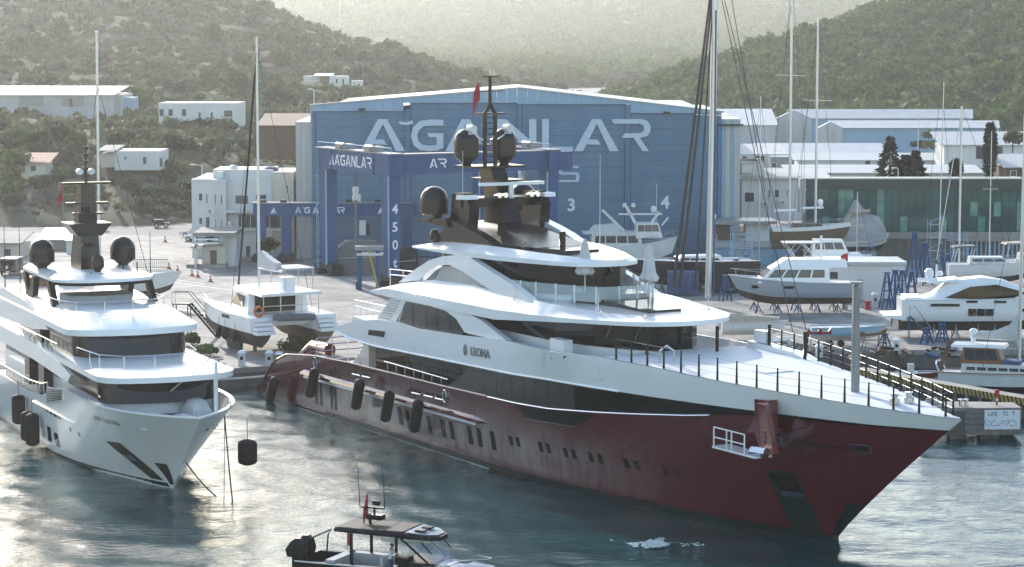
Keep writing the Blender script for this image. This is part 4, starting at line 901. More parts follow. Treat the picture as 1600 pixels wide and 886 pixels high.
for a in (-2.1,-.9,.2): patch2('bow_vent', 'steel', hull2, [(a-1.2,4.25),(a-.3,4.25),(a-.2,4.55),(a-1.1,4.55)], .03)
for a, z0, z1 in ((-16.2,.9,1.95),(-14.2,.85,1.8),(-20,.9,2.0)): patch2('hull_window', 'glass_dark', hull2, [(a,z0),(a+1.0,z0),(a+1.0,z1),(a,z1)], .03)
for i in range(4): patch2('hull_louvre', 'glass_grey', hull2, [(-16.3+1.25*i,3.0),(-15.4+1.25*i,3.0),(-15.5+1.25*i,3.3),(-16.4+1.25*i,3.3)], .03)
for a, z in ((-9.5,2.7),(-7.8,2.6)): patch2('port_light', 'glass_dark', hull2, [(a,z-.15),(a+.22,z-.15),(a+.22,z+.15),(a,z+.15)], .03)
part('intake_frame', 'gel', hull2, lambda b: b.eprism([(-15.8,3.6),(-10.2,4.55),(-10.4,5.3),(-15.2,4.85)], -4.75, -4.5))
for i in range(7): part('intake_slat', 'black', hull2, lambda b: b.beam((-15.2,-4.77,3.82+.15*i),(-10.7+.02*i,-4.77,4.6+.10*i),.05,.06), None)
part('knuckle', 'gel', hull2, lambda b: b.tube([(a,-(HB2(a,3.4)+.05),3.35+.02*(a+10)) for a in np.linspace(-20,-7.6,20)], .10, 6, .03))
# decks: outline half widths, from aft to the front centre
def rnd(front, hw, aft, k=2.6, n=12):
    o = [(aft,0),(aft,hw),((aft+front)/2,hw)]
    for r_ in (1,.995,.975,.94,.88,.78,.62,.45,.25,.1,0): o.append((front-1.15*r_**2-1.1*r_**14-(.5 if r_ == 1 else 0), hw*r_))
    return o
def deck2(name, front, hw, aft, zb, th, rise, ins=.8, m='gel', k=2.6):
    o = rnd(front, hw, aft, k); b = MB(); P0 = sym(o); P1 = sym([(a-(ins if a > aft+.1 else 0), max(0,f-ins*.5 if f > .4 else f)) for a, f in o])
    b.loft([[(a,y,zb) for a,y in P0], [(a,y,zb+th) for a,y in P0], [(a,y,zb+th+rise) for a,y in P1]])
    return b.build(name, m, Y2, 30)
def house2(name, front, hw, aft, z0, z1, m='gel', rake=0.0):
    o = sym(rnd(front, hw, aft, 3.0)); b = MB(); b.loft([[(a,y,z0) for a,y in o], [(a-rake*(a > front-4)*(a-front+4)/4,y,z1) for a,y in o]]); return b.build(name, m, Y2, 30)
part('side_deck', 'teak', Y2, lambda b: b.box(-37.5,-13,-4.2,4.2,3.0,3.2))
hA = house2('main_house', -1.6, 3.7, -34, 3.2, 5.75, 'gel')
def panes2(parent, front, hw, aft, z0, z1, rake, n=13, back=-12):
    o = [p for p in rnd(front, hw, aft, 3.0, n) if p[0] > back]; pts = [(a,-f) for a, f in o]+[(a,f) for a, f in reversed(o[:-1])]
    for p, q in zip(pts[:-1], pts[1:]):
        if math.hypot(p[0]-q[0], p[1]-q[1]) < .12: continue
        b = MB(); kp = rake*max(0,(p[0]-front+4)/4); kq = rake*max(0,(q[0]-front+4)/4)
        b.add([(p[0],p[1],z0),(q[0],q[1],z0),(q[0]-kq,q[1],z1),(p[0]-kp,p[1],z1)], [(0,1,2,3)])
        b.build('window_pane', 'glass_dark', parent, None)
panes2(hA, -.75, 4.0, -33, 5.45, 7.05, .5)
house2('main_core', -1.1, 3.8, -33, 5.4, 7.1, 'black', .5)
deck2('lower_brow', .7, 4.6, -37, 6.98, .38, .16, 1.2, 'gel', 3.4)
part('brow_rail', 'steel', Y2, lambda b: (b.tube([(a,y,8.45) for a,y in [(-12,-3.7),(-9,-3.75),(-4.6,-3.3),(-3.2,-2),(-2.9,0),(-3.2,2),(-4.6,3.3),(-9,3.75)]], .04, 5), [b.tube([(a,y,7.8),(a,y,8.45)], .03, 5) for a, y in [(-9,-3.75),(-6,-3.6),(-4.6,-3.3),(-3.2,-2),(-2.9,0),(-3.2,2),(-4.6,3.3)]]))
hB = house2('wheelhouse', -6.0, 3.8, -26, 7.3, 7.75, 'gel')
panes2(hB, -5.7, 3.95, -25, 7.55, 9.25, .4, 13, -17)
house2('wheelhouse_core', -5.95, 3.75, -25.5, 7.6, 9.3, 'black', .4)
uB = deck2('upper_brow', -5.0, 4.6, -30, 9.12, .42, .85, 2.2, 'gel', 4.0)
part('side_wing', 'gel', Y2, lambda b: [b.eprism([(-30,8.2),(-17,8.6),(-12,9.1),(-14,9.6),(-20,10.4),(-27,10.6),(-32,9.6)], -s*4.5, -s*4.1) for s in (1,-1)], 30)
part('mid_wing', 'gel', Y2, lambda b: [b.eprism([(-34,6.2),(-20,6.2),(-9.5,5.9),(-8.5,6.5),(-12,7.0),(-20,7.4),(-34,7.4)], -s*4.62, -s*4.3) for s in (1,-1)], 30)
part('stairwell', 'black', Y2, lambda b: (b.box(-20.5,-19,-4.3,-3.7,7.4,9.1), b.box(-24,-22.5,-4.35,-3.7,4.0,6.2), b.box(-19.5,-17.8,-4.35,-3.7,3.6,6.0)))
part('side_rail', 'steel', Y2, lambda b: (b.tube([(a,-4.5,zs2(a)+.75) for a in np.linspace(-36,-16,12)], .05, 5), [b.tube([(a,-4.5,zs2(a)),(a,-4.5,zs2(a)+.75)], .03, 5) for a in np.linspace(-36,-16,17)], b.tube([(-29,-4.4,8.0),(-13,-4.45,8.1)], .05), [b.tube([(a,-4.42,7.4),(a,-4.42,8.0)], .03, 5) for a in np.linspace(-28,-14,11)]))
fl = part('flybridge_rail', 'steel', Y2, lambda b: (b.tube([(-16,-3.8,11.1),(-11,-3.7,11.15),(-9.6,-2.9,11.15),(-9.2,0,11.15),(-9.6,2.9,11.15),(-11,3.7,11.15),(-16,3.8,11.1)], .045, 6), [b.tube([(a,y,10.2),(a,y,11.13)], .035, 5) for a, y in ((-13.5,-3.75),(-11,-3.7),(-9.6,-2.9),(-9.2,-1),(-9.2,1),(-9.6,2.9),(-11,3.7),(-13.5,3.75))]))
part('flybridge_console', 'cushion', Y2, lambda b: (b.prism([(-14.5,-2.4),(-11.6,-2.2),(-11,0),(-11.6,2.2),(-14.5,2.4)], 10.1, 11.3), b.box(-20,-17,-2.8,2.8,10.1,10.7)))
part('flybridge_bar', 'varnish', Y2, lambda b: (b.box(-24.5,-23.4,-2.6,-.6,10.2,11.6), b.box(-24.5,-23.4,1.2,2.4,10.2,11.6)))
part('flybridge_seat', 'gel', Y2, lambda b: (b.box(-22.8,-21.6,-2.4,2.4,10.2,10.8), b.box(-23.3,-22.8,-.5,1.1,10.2,12.0)))
ht2 = deck2('hardtop', -9.0, 3.65, -20.6, 12.45, .22, .22, .8, 'gel', 3.2)
part('hardtop_edge', 'blackmatt', ht2, lambda b: b.loft([[(a,y,12.22) for a,y in sym(rnd(-9.15,3.55,-20.5,3.2))], [(a,y,12.46) for a,y in sym(rnd(-9.0,3.64,-20.6,3.2))]]))
for s in (1, -1):
    part('hardtop_leg', 'blackmatt', ht2, lambda b: (b.eprism([(-12.6,12.35),(-11.9,12.35),(-9.6,10.0),(-10.6,9.9)], -s*3.75, -s*3.35)))
    part('hardtop_leg', 'blackmatt', ht2, lambda b: (b.eprism([(-17.2,12.35),(-16.4,12.35),(-17.6,10.0),(-19.6,9.9)], -s*3.75, -s*3.35), b.eprism([(-20.4,12.35),(-19.7,12.35),(-18.2,10.0),(-19.2,9.9)], -s*3.7, -s*3.4)))
for a, o_, z in ((-14,-2.2,13.3),(-11.2,.8,13.0),(-11.6,-2.6,13.6),(-20,2.9,13.3)): part('stub_antenna', 'blackmatt', ht2, lambda b: b.tube([(a,-o_,12.6),(a,-o_,z)], .05, 6))
for a, o_ in ((-21.5,3.7),(-13.2,-4.0),(-24.5,4.2)): part('whip_antenna', 'blackmatt', ht2, lambda b: b.tube([(a,-o_,10.5),(a,-o_,15.6)], .05, 5, .02))
SPLIT['camera_unit'] = 'camera_unit'
m2 = part('mast', 'black', Y2, lambda b: (b.loft([[(-17.2,-.95,12.6),(-14.6,-.75,12.6),(-14.6,.75,12.6),(-17.2,.95,12.6)], [(-16.6,-.75,16.2),(-15,-.6,16.2),(-15,.6,16.2),(-16.6,.75,16.2)], [(-16.2,-.6,19.0),(-15.2,-.5,19.0),(-15.2,.5,19.0),(-16.2,.6,19.0)]]), b.loft([[(-17,-.9,15.3),(-14.8,-.9,15.3),(-14.8,.9,15.3),(-17,.9,15.3)], [(-17.2,-1.6,16.2),(-14.6,-1.6,16.2),(-14.6,1.6,16.2),(-17.2,1.6,16.2)]]), b.eprism([(-18.8,12.6),(-17.0,12.6),(-16.4,14.2),(-16.6,15)], -.3, .3)), 30)
for z, wd in ((19.0,1.8),(17.55,1.55),(16.8,1.1)): part('mast_spreader', 'black', m2, lambda b: b.box(-15.9,-15.3,-wd,wd,z,z+.14))
part('mast_pole', 'black', m2, lambda b: (b.tube([(-15.7,0,19),(-15.7,0,22.2)], .11, 6, .04), [b.box(-15.85,-15.55,-.16,.16,20+.5*i,20.22+.5*i) for i in range(4)]))
part('mast_lamp', 'gel_old', m2, lambda b: [b.tube([(-15.9,y,19.9),(-15.3,y,19.9)], .22, 10) for y in (-.5,.35)])
part('camera_unit', 'blackmatt', m2, lambda b: (b.box(-14.9,-14.0,-1.0,.3,16.3,17.0), b.tube([(-14.4,-.3,17.0),(-14.4,-.3,17.4)], .25, 10), b.tube([(-14.5,-.6,14.7),(-13.9,-.6,14.7)], .16, 10), b.tube([(-14.5,0,14.7),(-13.9,0,14.7)], .16, 10)))
for y in (-3.0, 3.0): dome(Y2, -17.2, y, 13.05, .92, 1.95); part('dome_foot', 'blackmatt', Y2, lambda b: b.tube([(-17.2,y,12.6),(-17.2,y,12.9)], .3, 10))
part('small_dome', 'black', ht2, lambda b: b.lathe([(.15,-.4),(.3,-.1),(.46,.05),(.46,.5),(.36,.8),(.15,.98)], (-12.6,0,13.15), 18), 40)
for o_ in [x for x in bpy.data.objects if x.parent is Y2]:
    nb = o_.name.split('.')[0]
    if nb in ('wheelhouse','wheelhouse_core','upper_brow'): o_.location = (-2.8, 0, -.05)
    elif nb == 'brow_rail': o_.location = (-1.2, 0, -.3)
    elif nb in ('side_wing',): o_.location = (-3.5, 0, -.3)
    elif nb == 'flybridge_rail': o_.location = (-4.2, 0, -.35)
    elif nb in ('hardtop','mast','satellite_dome','dome_foot','flybridge_console','flybridge_bar','flybridge_seat'): o_.location = (-6.6, 0, -.55)
cr = part('deck_crane', 'gel_old', Y2, lambda b: (b.tube([(2.2,2.3,4.2),(1.2,2.6,8.2)], .12, 8), b.tube([(3.2,1.9,4.2),(3.2,1.9,7.4)], .06, 6)))
for a, y, sx, sy, sz in ((1.2,-1.8,1.0,.9,1.0),(2.4,.1,1.3,.9,.95),(-.2,1.7,1.4,1.0,1.5)): part('covered_gear', 'canvas', Y2, lambda b: b.loft([[(a+sx*k*c,y+sy*k*s_,4.2+sz*h) for c, s_ in ((-1,-.8),(0,-1),(1,-.7),(1,.7),(0,1),(-1,.8))] for k, h in ((1,0),(.9,.55),(.6,.9),(.3,1.0))]), 40)
part('deck_box', 'woodbrown', Y2, lambda b: b.box(.7,1.7,-.9,.2,4.2,5.0))
part('windlass', 'red', Y2, lambda b: b.lathe([(.3,0),(.32,.4),(.2,.5)], (3.4,1.1,4.2), 12))
part('fairlead', 'steel', hull2, lambda b: b.tube([(2.2,3.2,5.4),(2.2,3.2,5.75),(1.2,3.6,5.75),(1.2,3.6,5.4)], .06, 6))
part('forestay_pole', 'gel_old', Y2, lambda b: (b.tube([(-2.5,-1.2,4.6),(1.5,2.5,8.8)], .04, 5)))
for k, (a, e) in enumerate(((-.4,(.6,2.9)),(1.3,(2.6,3.2)),(2.0,(2.9,3.4)))):
    A = Vector(L2W(OB, 1.0, -.3, 2.2)) if k == 0 else Vector(L2W(OB, 4.3, -2.2, 5.2)); B_ = gp((345,350,364)[k], (782,783,790)[k], -.2)
    b = MB(); b.tube([A*(1-t)+B_*t-Vector((0,0,.25*math.sin(math.pi*t))) for t in np.linspace(0,1,8)], .05 if k != 1 else .025, 5)
    tag(b.build('anchor_chain', 'rope'), ('short dark chain from the white bow into the water', 'thin dark line from the white bow down to the water', 'dark anchor chain hanging farthest right off the white bow')[k], 'chain')
fender('yacht_fender', 'fat black fender hanging off the far side of the white bow', (4.6,-3.6,3.6), (4.6,-3.6,2.0), .62, OB, 'black fenders of the white yacht', 1.4)
for k, (a, zt_, zb_) in enumerate(((-22.5,3.3,1.2),(-19.6,2.5,.4),(-18.0,2.6,.3))):
    fender('yacht_fender', ('black fender at the left picture edge on the white yacht side', 'black fender on the white yacht side, middle of three', 'black fender on the white yacht side nearest its bow')[k], (a,5.2,zt_), (a,5.2,zb_), .5, OB, 'black fenders of the white yacht', 1.0)
flag('mast_flag', 'small red flag beside the black mast of the white yacht', L2W(OB, -22.8, 1.6, 15.8), 2.6, .8, 1.0, .9, 2.6)
# ================================================================ tender in the foreground
TR = math.atan2(-.40, .916)
T0 = (-11.1, 130.3, 0)
TN = thing('tender_boat', 'black open motor boat with hardtop crossing the foreground', 'boat', T0, TR)
def boat_hull(L, B, z_st, z_bow, draft, rake=.1, full=.42, p=2.2, aftk=.92, nv=6, na=26, vsplit=None):
    """rows[level][station]; local x from the stern, +z up from the waterline"""
    rows = []
    for j in range(nv+1):
        v = j/nv; row = []
        for i in range(na+1):
            t = 1-(1-i/na)**1.3; xs = L*(1-rake+rake*v); x = t*xs
            zs = z_st+(z_bow-z_st)*t**2; zk = -draft*(1-max(0, (t-.65)/.35)**2)
            hb = B/2*(1-max(0, (t-full)/(1-full))**p)*(aftk+(1-aftk)*min(1, t/.35))
            h = hb*(.06+.94*min(1, v/.42)**.75)*(.86+.14*v); z = zk+(zs-zk)*v
            if i == na: h = 0
            row.append((x, h, z))
        rows.append(row)
    return rows
def hull_parts(parent, rows, top_m, bot_m, k, deck_m='deckwhite', deck=True, deck_drop=.08):
    def shell(rs):
        def fn(b):
            b.grid([[(x,-h,z) for x,h,z in r] for r in rs]); b.grid([[(x,h,z) for x,h,z in r] for r in rs])
            b.add([(r[0][0],-r[0][1],r[0][2]) for r in rs]+[(r[0][0],r[0][1],r[0][2]) for r in rs], [(i,i+1,len(rs)+i+1,len(rs)+i) for i in range(len(rs)-1)])
        return fn
    h = part('topsides', top_m, parent, shell(rows[k:]), 40)
    part('bottom', bot_m, parent, shell(rows[:k+1]), 40)
    if deck:
        r = rows[-1]; part('deck', deck_m, parent, lambda b: b.loft([[(x,-max(.005,q-.02),z-deck_drop),(x,max(.005,q-.02),z-deck_drop)] for x,q,z in r], False, False), 40)
    part('rub_rail', 'gel_old' if top_m != 'navy' else 'steel', parent, lambda b: [b.tube([(x,s*(q+.02),z) for x,q,z in rows[-1]], .045, 5) for s in (1,-1)])
    return h
TS = .88; TN.scale = (TS, TS, TS)
rw = boat_hull(12.6, 3.7, 1.15, 1.55, .5, .1, .5, 2.4, .95)
hull_parts(TN, rw, 'blackmatt', 'black', 2, 'greygel', False)
part('cockpit_floor', 'teak', TN, lambda b: b.prism([(.4,-1.6),(7.5,-1.65),(9.5,-1.2),(9.5,1.2),(7.5,1.65),(.4,1.6)], .45, .55))
part('side_gunwale', 'blackmatt', TN, lambda b: [b.loft([[(x,s*q,z+.01),(x,s*max(.01,q-.3),z+.02)] for x,q,z in rw[-1] if x < 9.5], False, False) for s in (1,-1)])
part('fore_deck', 'greygel', TN, lambda b: b.loft([[(x,-q+.02,z+.02),(x,-q*.5,z+.22*min(1,q)),(x,q*.5,z+.22*min(1,q)),(x,q-.02,z+.02)] for x,q,z in rw[-1] if x > 8.4], False, False), 40)
part('deck_hatch', 'glass_dark', TN, lambda b: b.box(10.3,11.0,-.35,.35,1.62,1.70))
part('console', 'blackmatt', TN, lambda b: (b.prism([(7.0,-1.5),(9.2,-1.2),(9.2,1.2),(7.0,1.5)], .5, 1.62), b.box(6.9,7.4,-1.3,-.3,1.6,1.85)))
part('windscreen', mat('glass_blue', (.35,.45,.55), .05, alpha=.45), TN, lambda b: b.loft([[(9.4,-1.35,1.6),(9.9,0,1.6),(9.4,1.35,1.6)], [(8.0,-1.2,2.55),(8.3,0,2.6),(8.0,1.2,2.55)]], False, False), None)
def ttop(b):
    P = lambda k, z: [(2.6,-1.5*k,z),(6.5,-1.65*k,z+.06),(8.6,-1.35*k,z-.12),(9.3,-.5*k,z-.22),(9.3,.5*k,z-.22),(8.6,1.35*k,z-.12),(6.5,1.65*k,z+.06),(2.6,1.5*k,z)]
    b.loft([P(1,3.15), P(1.02,3.24), P(.9,3.40)])
tt = part('hardtop', 'tender_top', TN, ttop, 30)
part('hardtop_front', 'greygel', tt, lambda b: b.prism([(7.3,-1.3),(8.5,-1.1),(9.1,-.4),(9.1,.4),(8.5,1.1),(7.3,1.3)], [3.44,3.32,3.24,3.24,3.32,3.44], [3.46,3.34,3.26,3.26,3.34,3.46]))
for i in range(3): part('roof_canvas', 'tender_top', tt, lambda b: b.box(2.9+1.45*i,4.25+1.45*i,-1.3,1.3,3.405,3.43+.02*i))
for y in (-.5,.5): part('roof_light', 'black', tt, lambda b: b.box(7.7,8.3,y-.28,y+.28,3.42,3.52))
for x, y in ((3.7,-1.35),(3.7,1.35),(5.4,1.35)): part('roof_post', 'black', tt, lambda b: b.box(x-.08,x+.08,y-.06,y+.06,.9,3.2))
for y in (-1.35,1.35):
    part('roof_strut', 'black', tt, lambda b: b.beam((6.9,y,3.15),(8.9,y*.95,1.6),.09,.10)); part('roof_strut', 'black', tt, lambda b: b.beam((8.4,y,2.95),(9.1,y*.95,2.2),.06,.06))
part('aft_sofa', 'cushion', TN, lambda b: (b.box(2.2,5.4,1.05,1.6,.55,1.35), b.box(2.0,2.6,-1.5,1.6,.55,1.35)))
part('helm_seat', 'cushion', TN, lambda b: (b.box(5.7,6.3,-1.2,-.2,.95,1.1), b.box(5.55,5.75,-1.2,-.2,1.0,1.75), b.box(5.8,6.1,-.9,-.5,.5,.95)))
for y in (-.62,.42): 
    e_ = part('outboard_motor', 'blackmatt', TN, lambda b: b.loft([[(-1.0,y-.28,1.15),(.1,y-.3,1.15),(.1,y+.3,1.15),(-1.0,y+.28,1.15)], [(-1.1,y-.33,1.6),(.15,y-.36,1.6),(.15,y+.36,1.6),(-1.1,y+.33,1.6)], [(-.75,y-.28,2.1),(.0,y-.3,2.15),(.0,y+.3,2.15),(-.75,y+.28,2.1)], [(-.5,y-.15,2.3),(-.15,y-.15,2.32),(-.15,y+.15,2.32),(-.5,y+.15,2.3)]]), 50)
    part('motor_leg', 'black', e_, lambda b: b.box(-.75,-.25,y-.12,y+.12,-.4,1.15))
part('stern_arch', 'black', TN, lambda b: b.tube([(.5,-1.5,1.1),(.55,-1.5,2.2),(.9,-1.3,2.55),(.9,1.3,2.6),(.6,1.5,2.2),(.5,1.5,1.1)], .055, 7))
part('radar_mast', 'black', tt, lambda b: (b.tube([(4.2,.2,3.4),(4.2,.2,4.1)], .1, 7), b.box(4.1,5.1,-.1,.5,3.75,4.05), b.box(3.6,5.2,.12,.26,4.4,4.5), b.tube([(4.5,.2,4.0),(4.5,.2,4.5)], .07, 6), b.tube([(4.4,.2,4.75),(4.85,.2,4.75)], .15, 10)))
for y, x in ((.2,3.5),(.2,5.2)): part('antenna', 'blackmatt', tt, lambda b: b.tube([(x,y,4.45),(x-.12,y,7.1)], .03, 5, .012))
part('bow_rail', 'steel', TN, lambda b: b.tube([(9.8,-1.25,1.45),(11.0,-.95,1.95),(12.4,-.2,2.0),(12.4,.2,2.0),(11.0,.95,1.95),(9.8,1.25,1.45)], .04, 6))
part('cleat', 'steel', TN, lambda b: b.box(9.9,10.2,-1.25,-1.15,1.45,1.58))
c_, s_ = math.cos(TR), math.sin(TR)
def T2W(x, y, z): return (T0[0]+TS*(c_*x-s_*y), T0[1]+TS*(s_*x+c_*y), TS*z)
flag('tender_flag', 'red flag on the radar mast of the black tender', T2W(4.0,.3,3.6), 1.5, .42, 1.15, .8, math.pi-.3)
flag('ensign', 'small dark red ensign on a slanting staff at the tender stern', T2W(2.0,1.4,1.1), 1.3, .5, .7, .9, -.2)
# ---------------------------------------------------------------- person at the helm
def person(name, label, loc, rz, pose):
    J = pose; me = bpy.data.meshes.new('body')
    names = list(J['j']); idx = {k: i for i, k in enumerate(names)}
    me.from_pydata([J['j'][k][:3] for k in names], [(idx[a], idx[b]) for a, b in J['e']], [])
    o = bpy.data.objects.new('body', me); col.objects.link(o)
    o.modifiers.new('s', 'SKIN'); sl = me.skin_vertices[0].data
    for k in names: r_ = J['j'][k][3]; sl[idx[k]].radius = (r_, r_*.8) if k in ('pelvis','waist','chest') else (r_, r_)
    sl[idx['pelvis']].use_root = True
    md = o.modifiers.new('d', 'SUBSURF'); md.levels = 2; md.render_levels = 2
    bpy.context.view_layer.update()
    m2_ = bpy.data.meshes.new_from_object(o.evaluated_get(bpy.context.evaluated_depsgraph_get())); bpy.data.objects.remove(o)
    m2_.materials.clear()
    for mm in ('skin','shirt','jeans','rubber'): m2_.materials.append(MATS[mm])
    for p in m2_.polygons:
        c = p.center; far = math.hypot(c.x, c.y)
        p.material_index = 3 if c.z < .09 else 2 if c.z < .93 else 1 if (c.z < 1.44 and not (far > .36)) else 0
        p.use_smooth = True
    t = thing(name, label, 'person', loc, rz)
    link('body', m2_, None, t)
    hx, hy, hz_ = J['j']['head'][:3]
    part('hair', 'hair', t, lambda b: b.loft([[(hx-.015+q*.112*math.cos(k), hy+q*.092*math.sin(k), hz_+h) for k in np.linspace(0,6.283,13)[:-1]] for q, h in ((1.0,.02),(1.04,.07),(.8,.125),(.35,.15))]), 60)
    return t
PJ = {'pelvis':(0,0,.95,.15),'waist':(.01,0,1.1,.135),'chest':(.04,0,1.32,.165),'neck':(.07,0,1.49,.06),'head':(.11,0,1.62,.095),'crown':(.12,0,1.70,.07),'nose':(.205,0,1.60,.02),
 'sl':(.05,.19,1.42,.07),'el':(.16,.25,1.16,.05),'wl':(.38,.20,1.14,.035),'hl':(.46,.19,1.15,.03),'sr':(.05,-.19,1.42,.07),'er':(.14,-.25,1.16,.05),'wr':(.36,-.21,1.10,.035),'hr':(.44,-.2,1.10,.03),
 'tl':(.0,.1,.86,.10),'kl':(.06,.11,.48,.065),'al':(.0,.12,.09,.045),'fl':(.15,.13,.04,.04),'tr':(.0,-.1,.86,.10),'kr':(.02,-.11,.48,.065),'ar':(-.05,-.12,.09,.045),'fr':(.10,-.13,.04,.04)}
for sd_, w_ in (('l',1),('r',-1)):
    h0 = PJ['h'+sd_]
    for k, (dx, dy, dz) in enumerate(((.08,.03,0),(.09,.012,-.01),(.088,-.006,-.015),(.07,-.022,-.01),(.035,-.05*w_,.02))): PJ['f%d%s' % (k, sd_)] = (h0[0]+dx, h0[1]+dy, h0[2]+dz, .009)
PE = [('pelvis','waist'),('waist','chest'),('chest','neck'),('neck','head'),('head','crown'),('head','nose'),('chest','sl'),('sl','el'),('el','wl'),('wl','hl'),('chest','sr'),('sr','er'),('er','wr'),('wr','hr'),('pelvis','tl'),('tl','kl'),('kl','al'),('al','fl'),('pelvis','tr'),('tr','kr'),('kr','ar'),('ar','fr')]
PE += [('h'+s, 'f%d%s' % (k, s)) for s in 'lr' for k in range(5)]
person('person', 'person in white shirt standing at the helm of the black tender', T2W(6.05,-.75,.56), TR, {'j': PJ, 'e': PE})
# ================================================================ shipyard buildings
class Bld:
    """a building whose front stands at depth Y; rectangles are given as they appear in the photograph and turned into metres"""
    def __init__(s, name, label, cat, Y, xc, zb=1.6, group=None):
        s.Y = Y; s.o = Vector((dp(xc, 200, Y).x, Y, zb)); s.t = thing(name, label, cat, s.o, 0, group)
    def X(s, x): return dp(x, 200, s.Y).x-s.o.x
    def Z(s, y): return dp(800, y, s.Y).z-s.o.z
    def box(s, name, m, x0, y0, x1, y1, dep, fwd=0.0, parent=None, ground=False):
        b = MB(); b.box(s.X(x0), s.X(x1), -fwd, dep, 0 if ground else s.Z(y1), s.Z(y0)); return b.build(name, m, parent or s.t, None)
    def win(s, parent, x0, y0, x1, y1, fwd=0.0, m='window', frame='gel_old', fr=.08):
        f = s.box('window', frame, x0, y0, x1, y1, .05, fwd+.06, parent)
        b = MB(); X0, X1, Z0, Z1 = s.X(x0)+fr, s.X(x1)-fr, s.Z(y1)+fr, s.Z(y0)-fr
        b.box(X0, X1, -fwd-.08, -fwd-.02, Z0, Z1)
        return b.build('pane', m, f if parent is s.t else parent, None)
    def gable(s, name, m, pts, dep, fwd=0, parent=None):
        b = MB(); b.eprism([(s.X(x), s.Z(y)) for x, y in pts], -fwd, dep); return b.build(name, m, parent or s.t, None)
# ---------------------------------------------------------------- the blue hangar
HG = Bld('shipyard_hangar', 'huge blue shipyard hangar with four tall doors and large lettering', 'hangar', 300, 808)
core = HG.box('hangar_wall', 'gableblue', 488, 181, 1126, 400, 70, -.3, None, True)
doors = [(492,633,174,0),(641,808,161,.0),(815,977,163,.0),(985,1122,177,.0)]
for x0, x1, yt, fw in doors:
    d = HG.box('door', 'liftblue', x0, yt, x1, 400, .3, .05, None, True)
    HG.box('door_header', 'liftblue', x0-1, yt-1.6, x1+1, yt, .3, .28, d)
    ys = [yt]; y = yt+24.6
    while y < 392: ys.append(y); y += 24.6
    ys.append(400)
    for ya, yb in zip(ys[:-1], ys[1:]): HG.box('door_panel', 'doorblue', x0+1.2, ya+.25, x1-1.2, yb-.25, 0, .14, d)
    for xe in (x0, x1-1.2): HG.box('door_guide', 'liftblue', xe, yt, xe+1.2, 400, 0, .26, d, True)
for x0, x1, yt in ((633,641,170),(808,815,161),(977,985,163),(486.5,492,172),(1122,1127,177)):
    c = HG.box('door_column', 'doorblue', x0, yt, x1, 400, .3, .42, None, True)
gy = lambda x: 164+(137-164)*(x-486)/(812-486) if x < 812 else 137+(174.5-137)*(x-812)/(1130-812)
xs = list(np.arange(486, 1130, 16.1))+[1130]
for xa, xb in zip(xs[:-1], xs[1:]):
    xm = (xa+xb)/2; yb = 173.5 if xm < 637 else 160.5 if xm < 812 else 162.5 if xm < 981 else 176.5
    HG.gable('gable_sheet', 'gableblue', [(xa+.15,gy(xa)),(xb-.15,gy(xb)),(xb-.15,yb),(xa+.15,yb)], .2, .46)
HG.gable('gable_trim', 'roofwhite', [(485,163),(812,136),(1131,173.5),(1131,175),(812,137.8),(485,165)], .5, .62)
b = MB(); b.add([(HG.X(486),.6,HG.Z(177)),(HG.X(812),.6,HG.Z(150)),(HG.X(1130),.6,HG.Z(187)),(HG.X(1130),70,HG.Z(187)),(HG.X(812),70,HG.Z(150)),(HG.X(486),70,HG.Z(177))], [(0,1,4,5),(1,2,3,4)]); b.build('roof', 'roofwhite', HG.t, None)
HG.box('downpipe', 'roofwhite', 485.4, 166, 487, 400, .2, .5, None, True)
for x, y in ((566,171),(1041,176)): HG.box('flood_light', 'blackmatt', x-5, y-2, x+5, y+1.5, 0, 1.0)
an = HG.box('side_annex', 'cladding', 462, 193, 486.4, 400, 60, .1, None, True)
HG.box('annex_trim', 'roofwhite', 461.5, 190.5, 486.4, 193.5, 60, .2, an)
for i in range(3): HG.box('annex_sheet', 'cladding', 462.4+8*i, 194, 470+8*i, 400, 0, .2, an, True)
HG.box('annex_door', 'sheetmetal', 475, 340, 484, 400, 0, .28, an, True)
ra = HG.box('right_annex', 'sheetmetal', 1127.5, 186, 1157, 368, 60, .1, None, True)
for x0, x1, m in ((1128,1133,'gableblue'),(1133.5,1141,'cladding'),(1141.5,1146,'gableblue'),(1146.5,1156,'sheetmetal')): HG.box('annex_sheet', m, x0, 188, x1, 362, 0, .22, ra, True)
HG.box('annex_roof', 'blackmatt', 1120, 194, 1161, 196, 60, .8, ra)
for ch, x0, wpx in (('A',563,70),('G',641,53),('A',696,64),('N',776,62),('L',847,48.5),('A',897,69.5),('R',966,50)):
    hh = HG.Z(186)-HG.Z(236); polys, wd = GLY[ch]
    W = (HG.X(x0+wpx)-HG.X(x0))/(hh*wd)
    b = MB()
    for i, pl in enumerate(polys): b.eprism([(HG.X(x0)+p_[0]*hh*W, HG.Z(236)+p_[1]*hh) for p_ in pl], -.50-.01*i, -.15)
    b.build('wall_letter', 'letter', HG.t, None)
hh = HG.Z(259)-HG.Z(284.5); stylised('wall_letter', 'S', HG.X(873), HG.Z(284.5), hh, 0, 'letter', HG.t, -.15, .05, 1.35)
for tx, x, y, hpx in (('1',561,314,19),('2',724,318,19),('3',893,321,20),('4',1040,317,20)):
    me = text_mesh(tx, hpx/12.6*1.35, .03, .06); o = link('door_number', me, 'letterwhite', HG.t); o.location = (HG.X(x), -.18, HG.Z(y)); o.rotation_euler = (R(90),0,0)
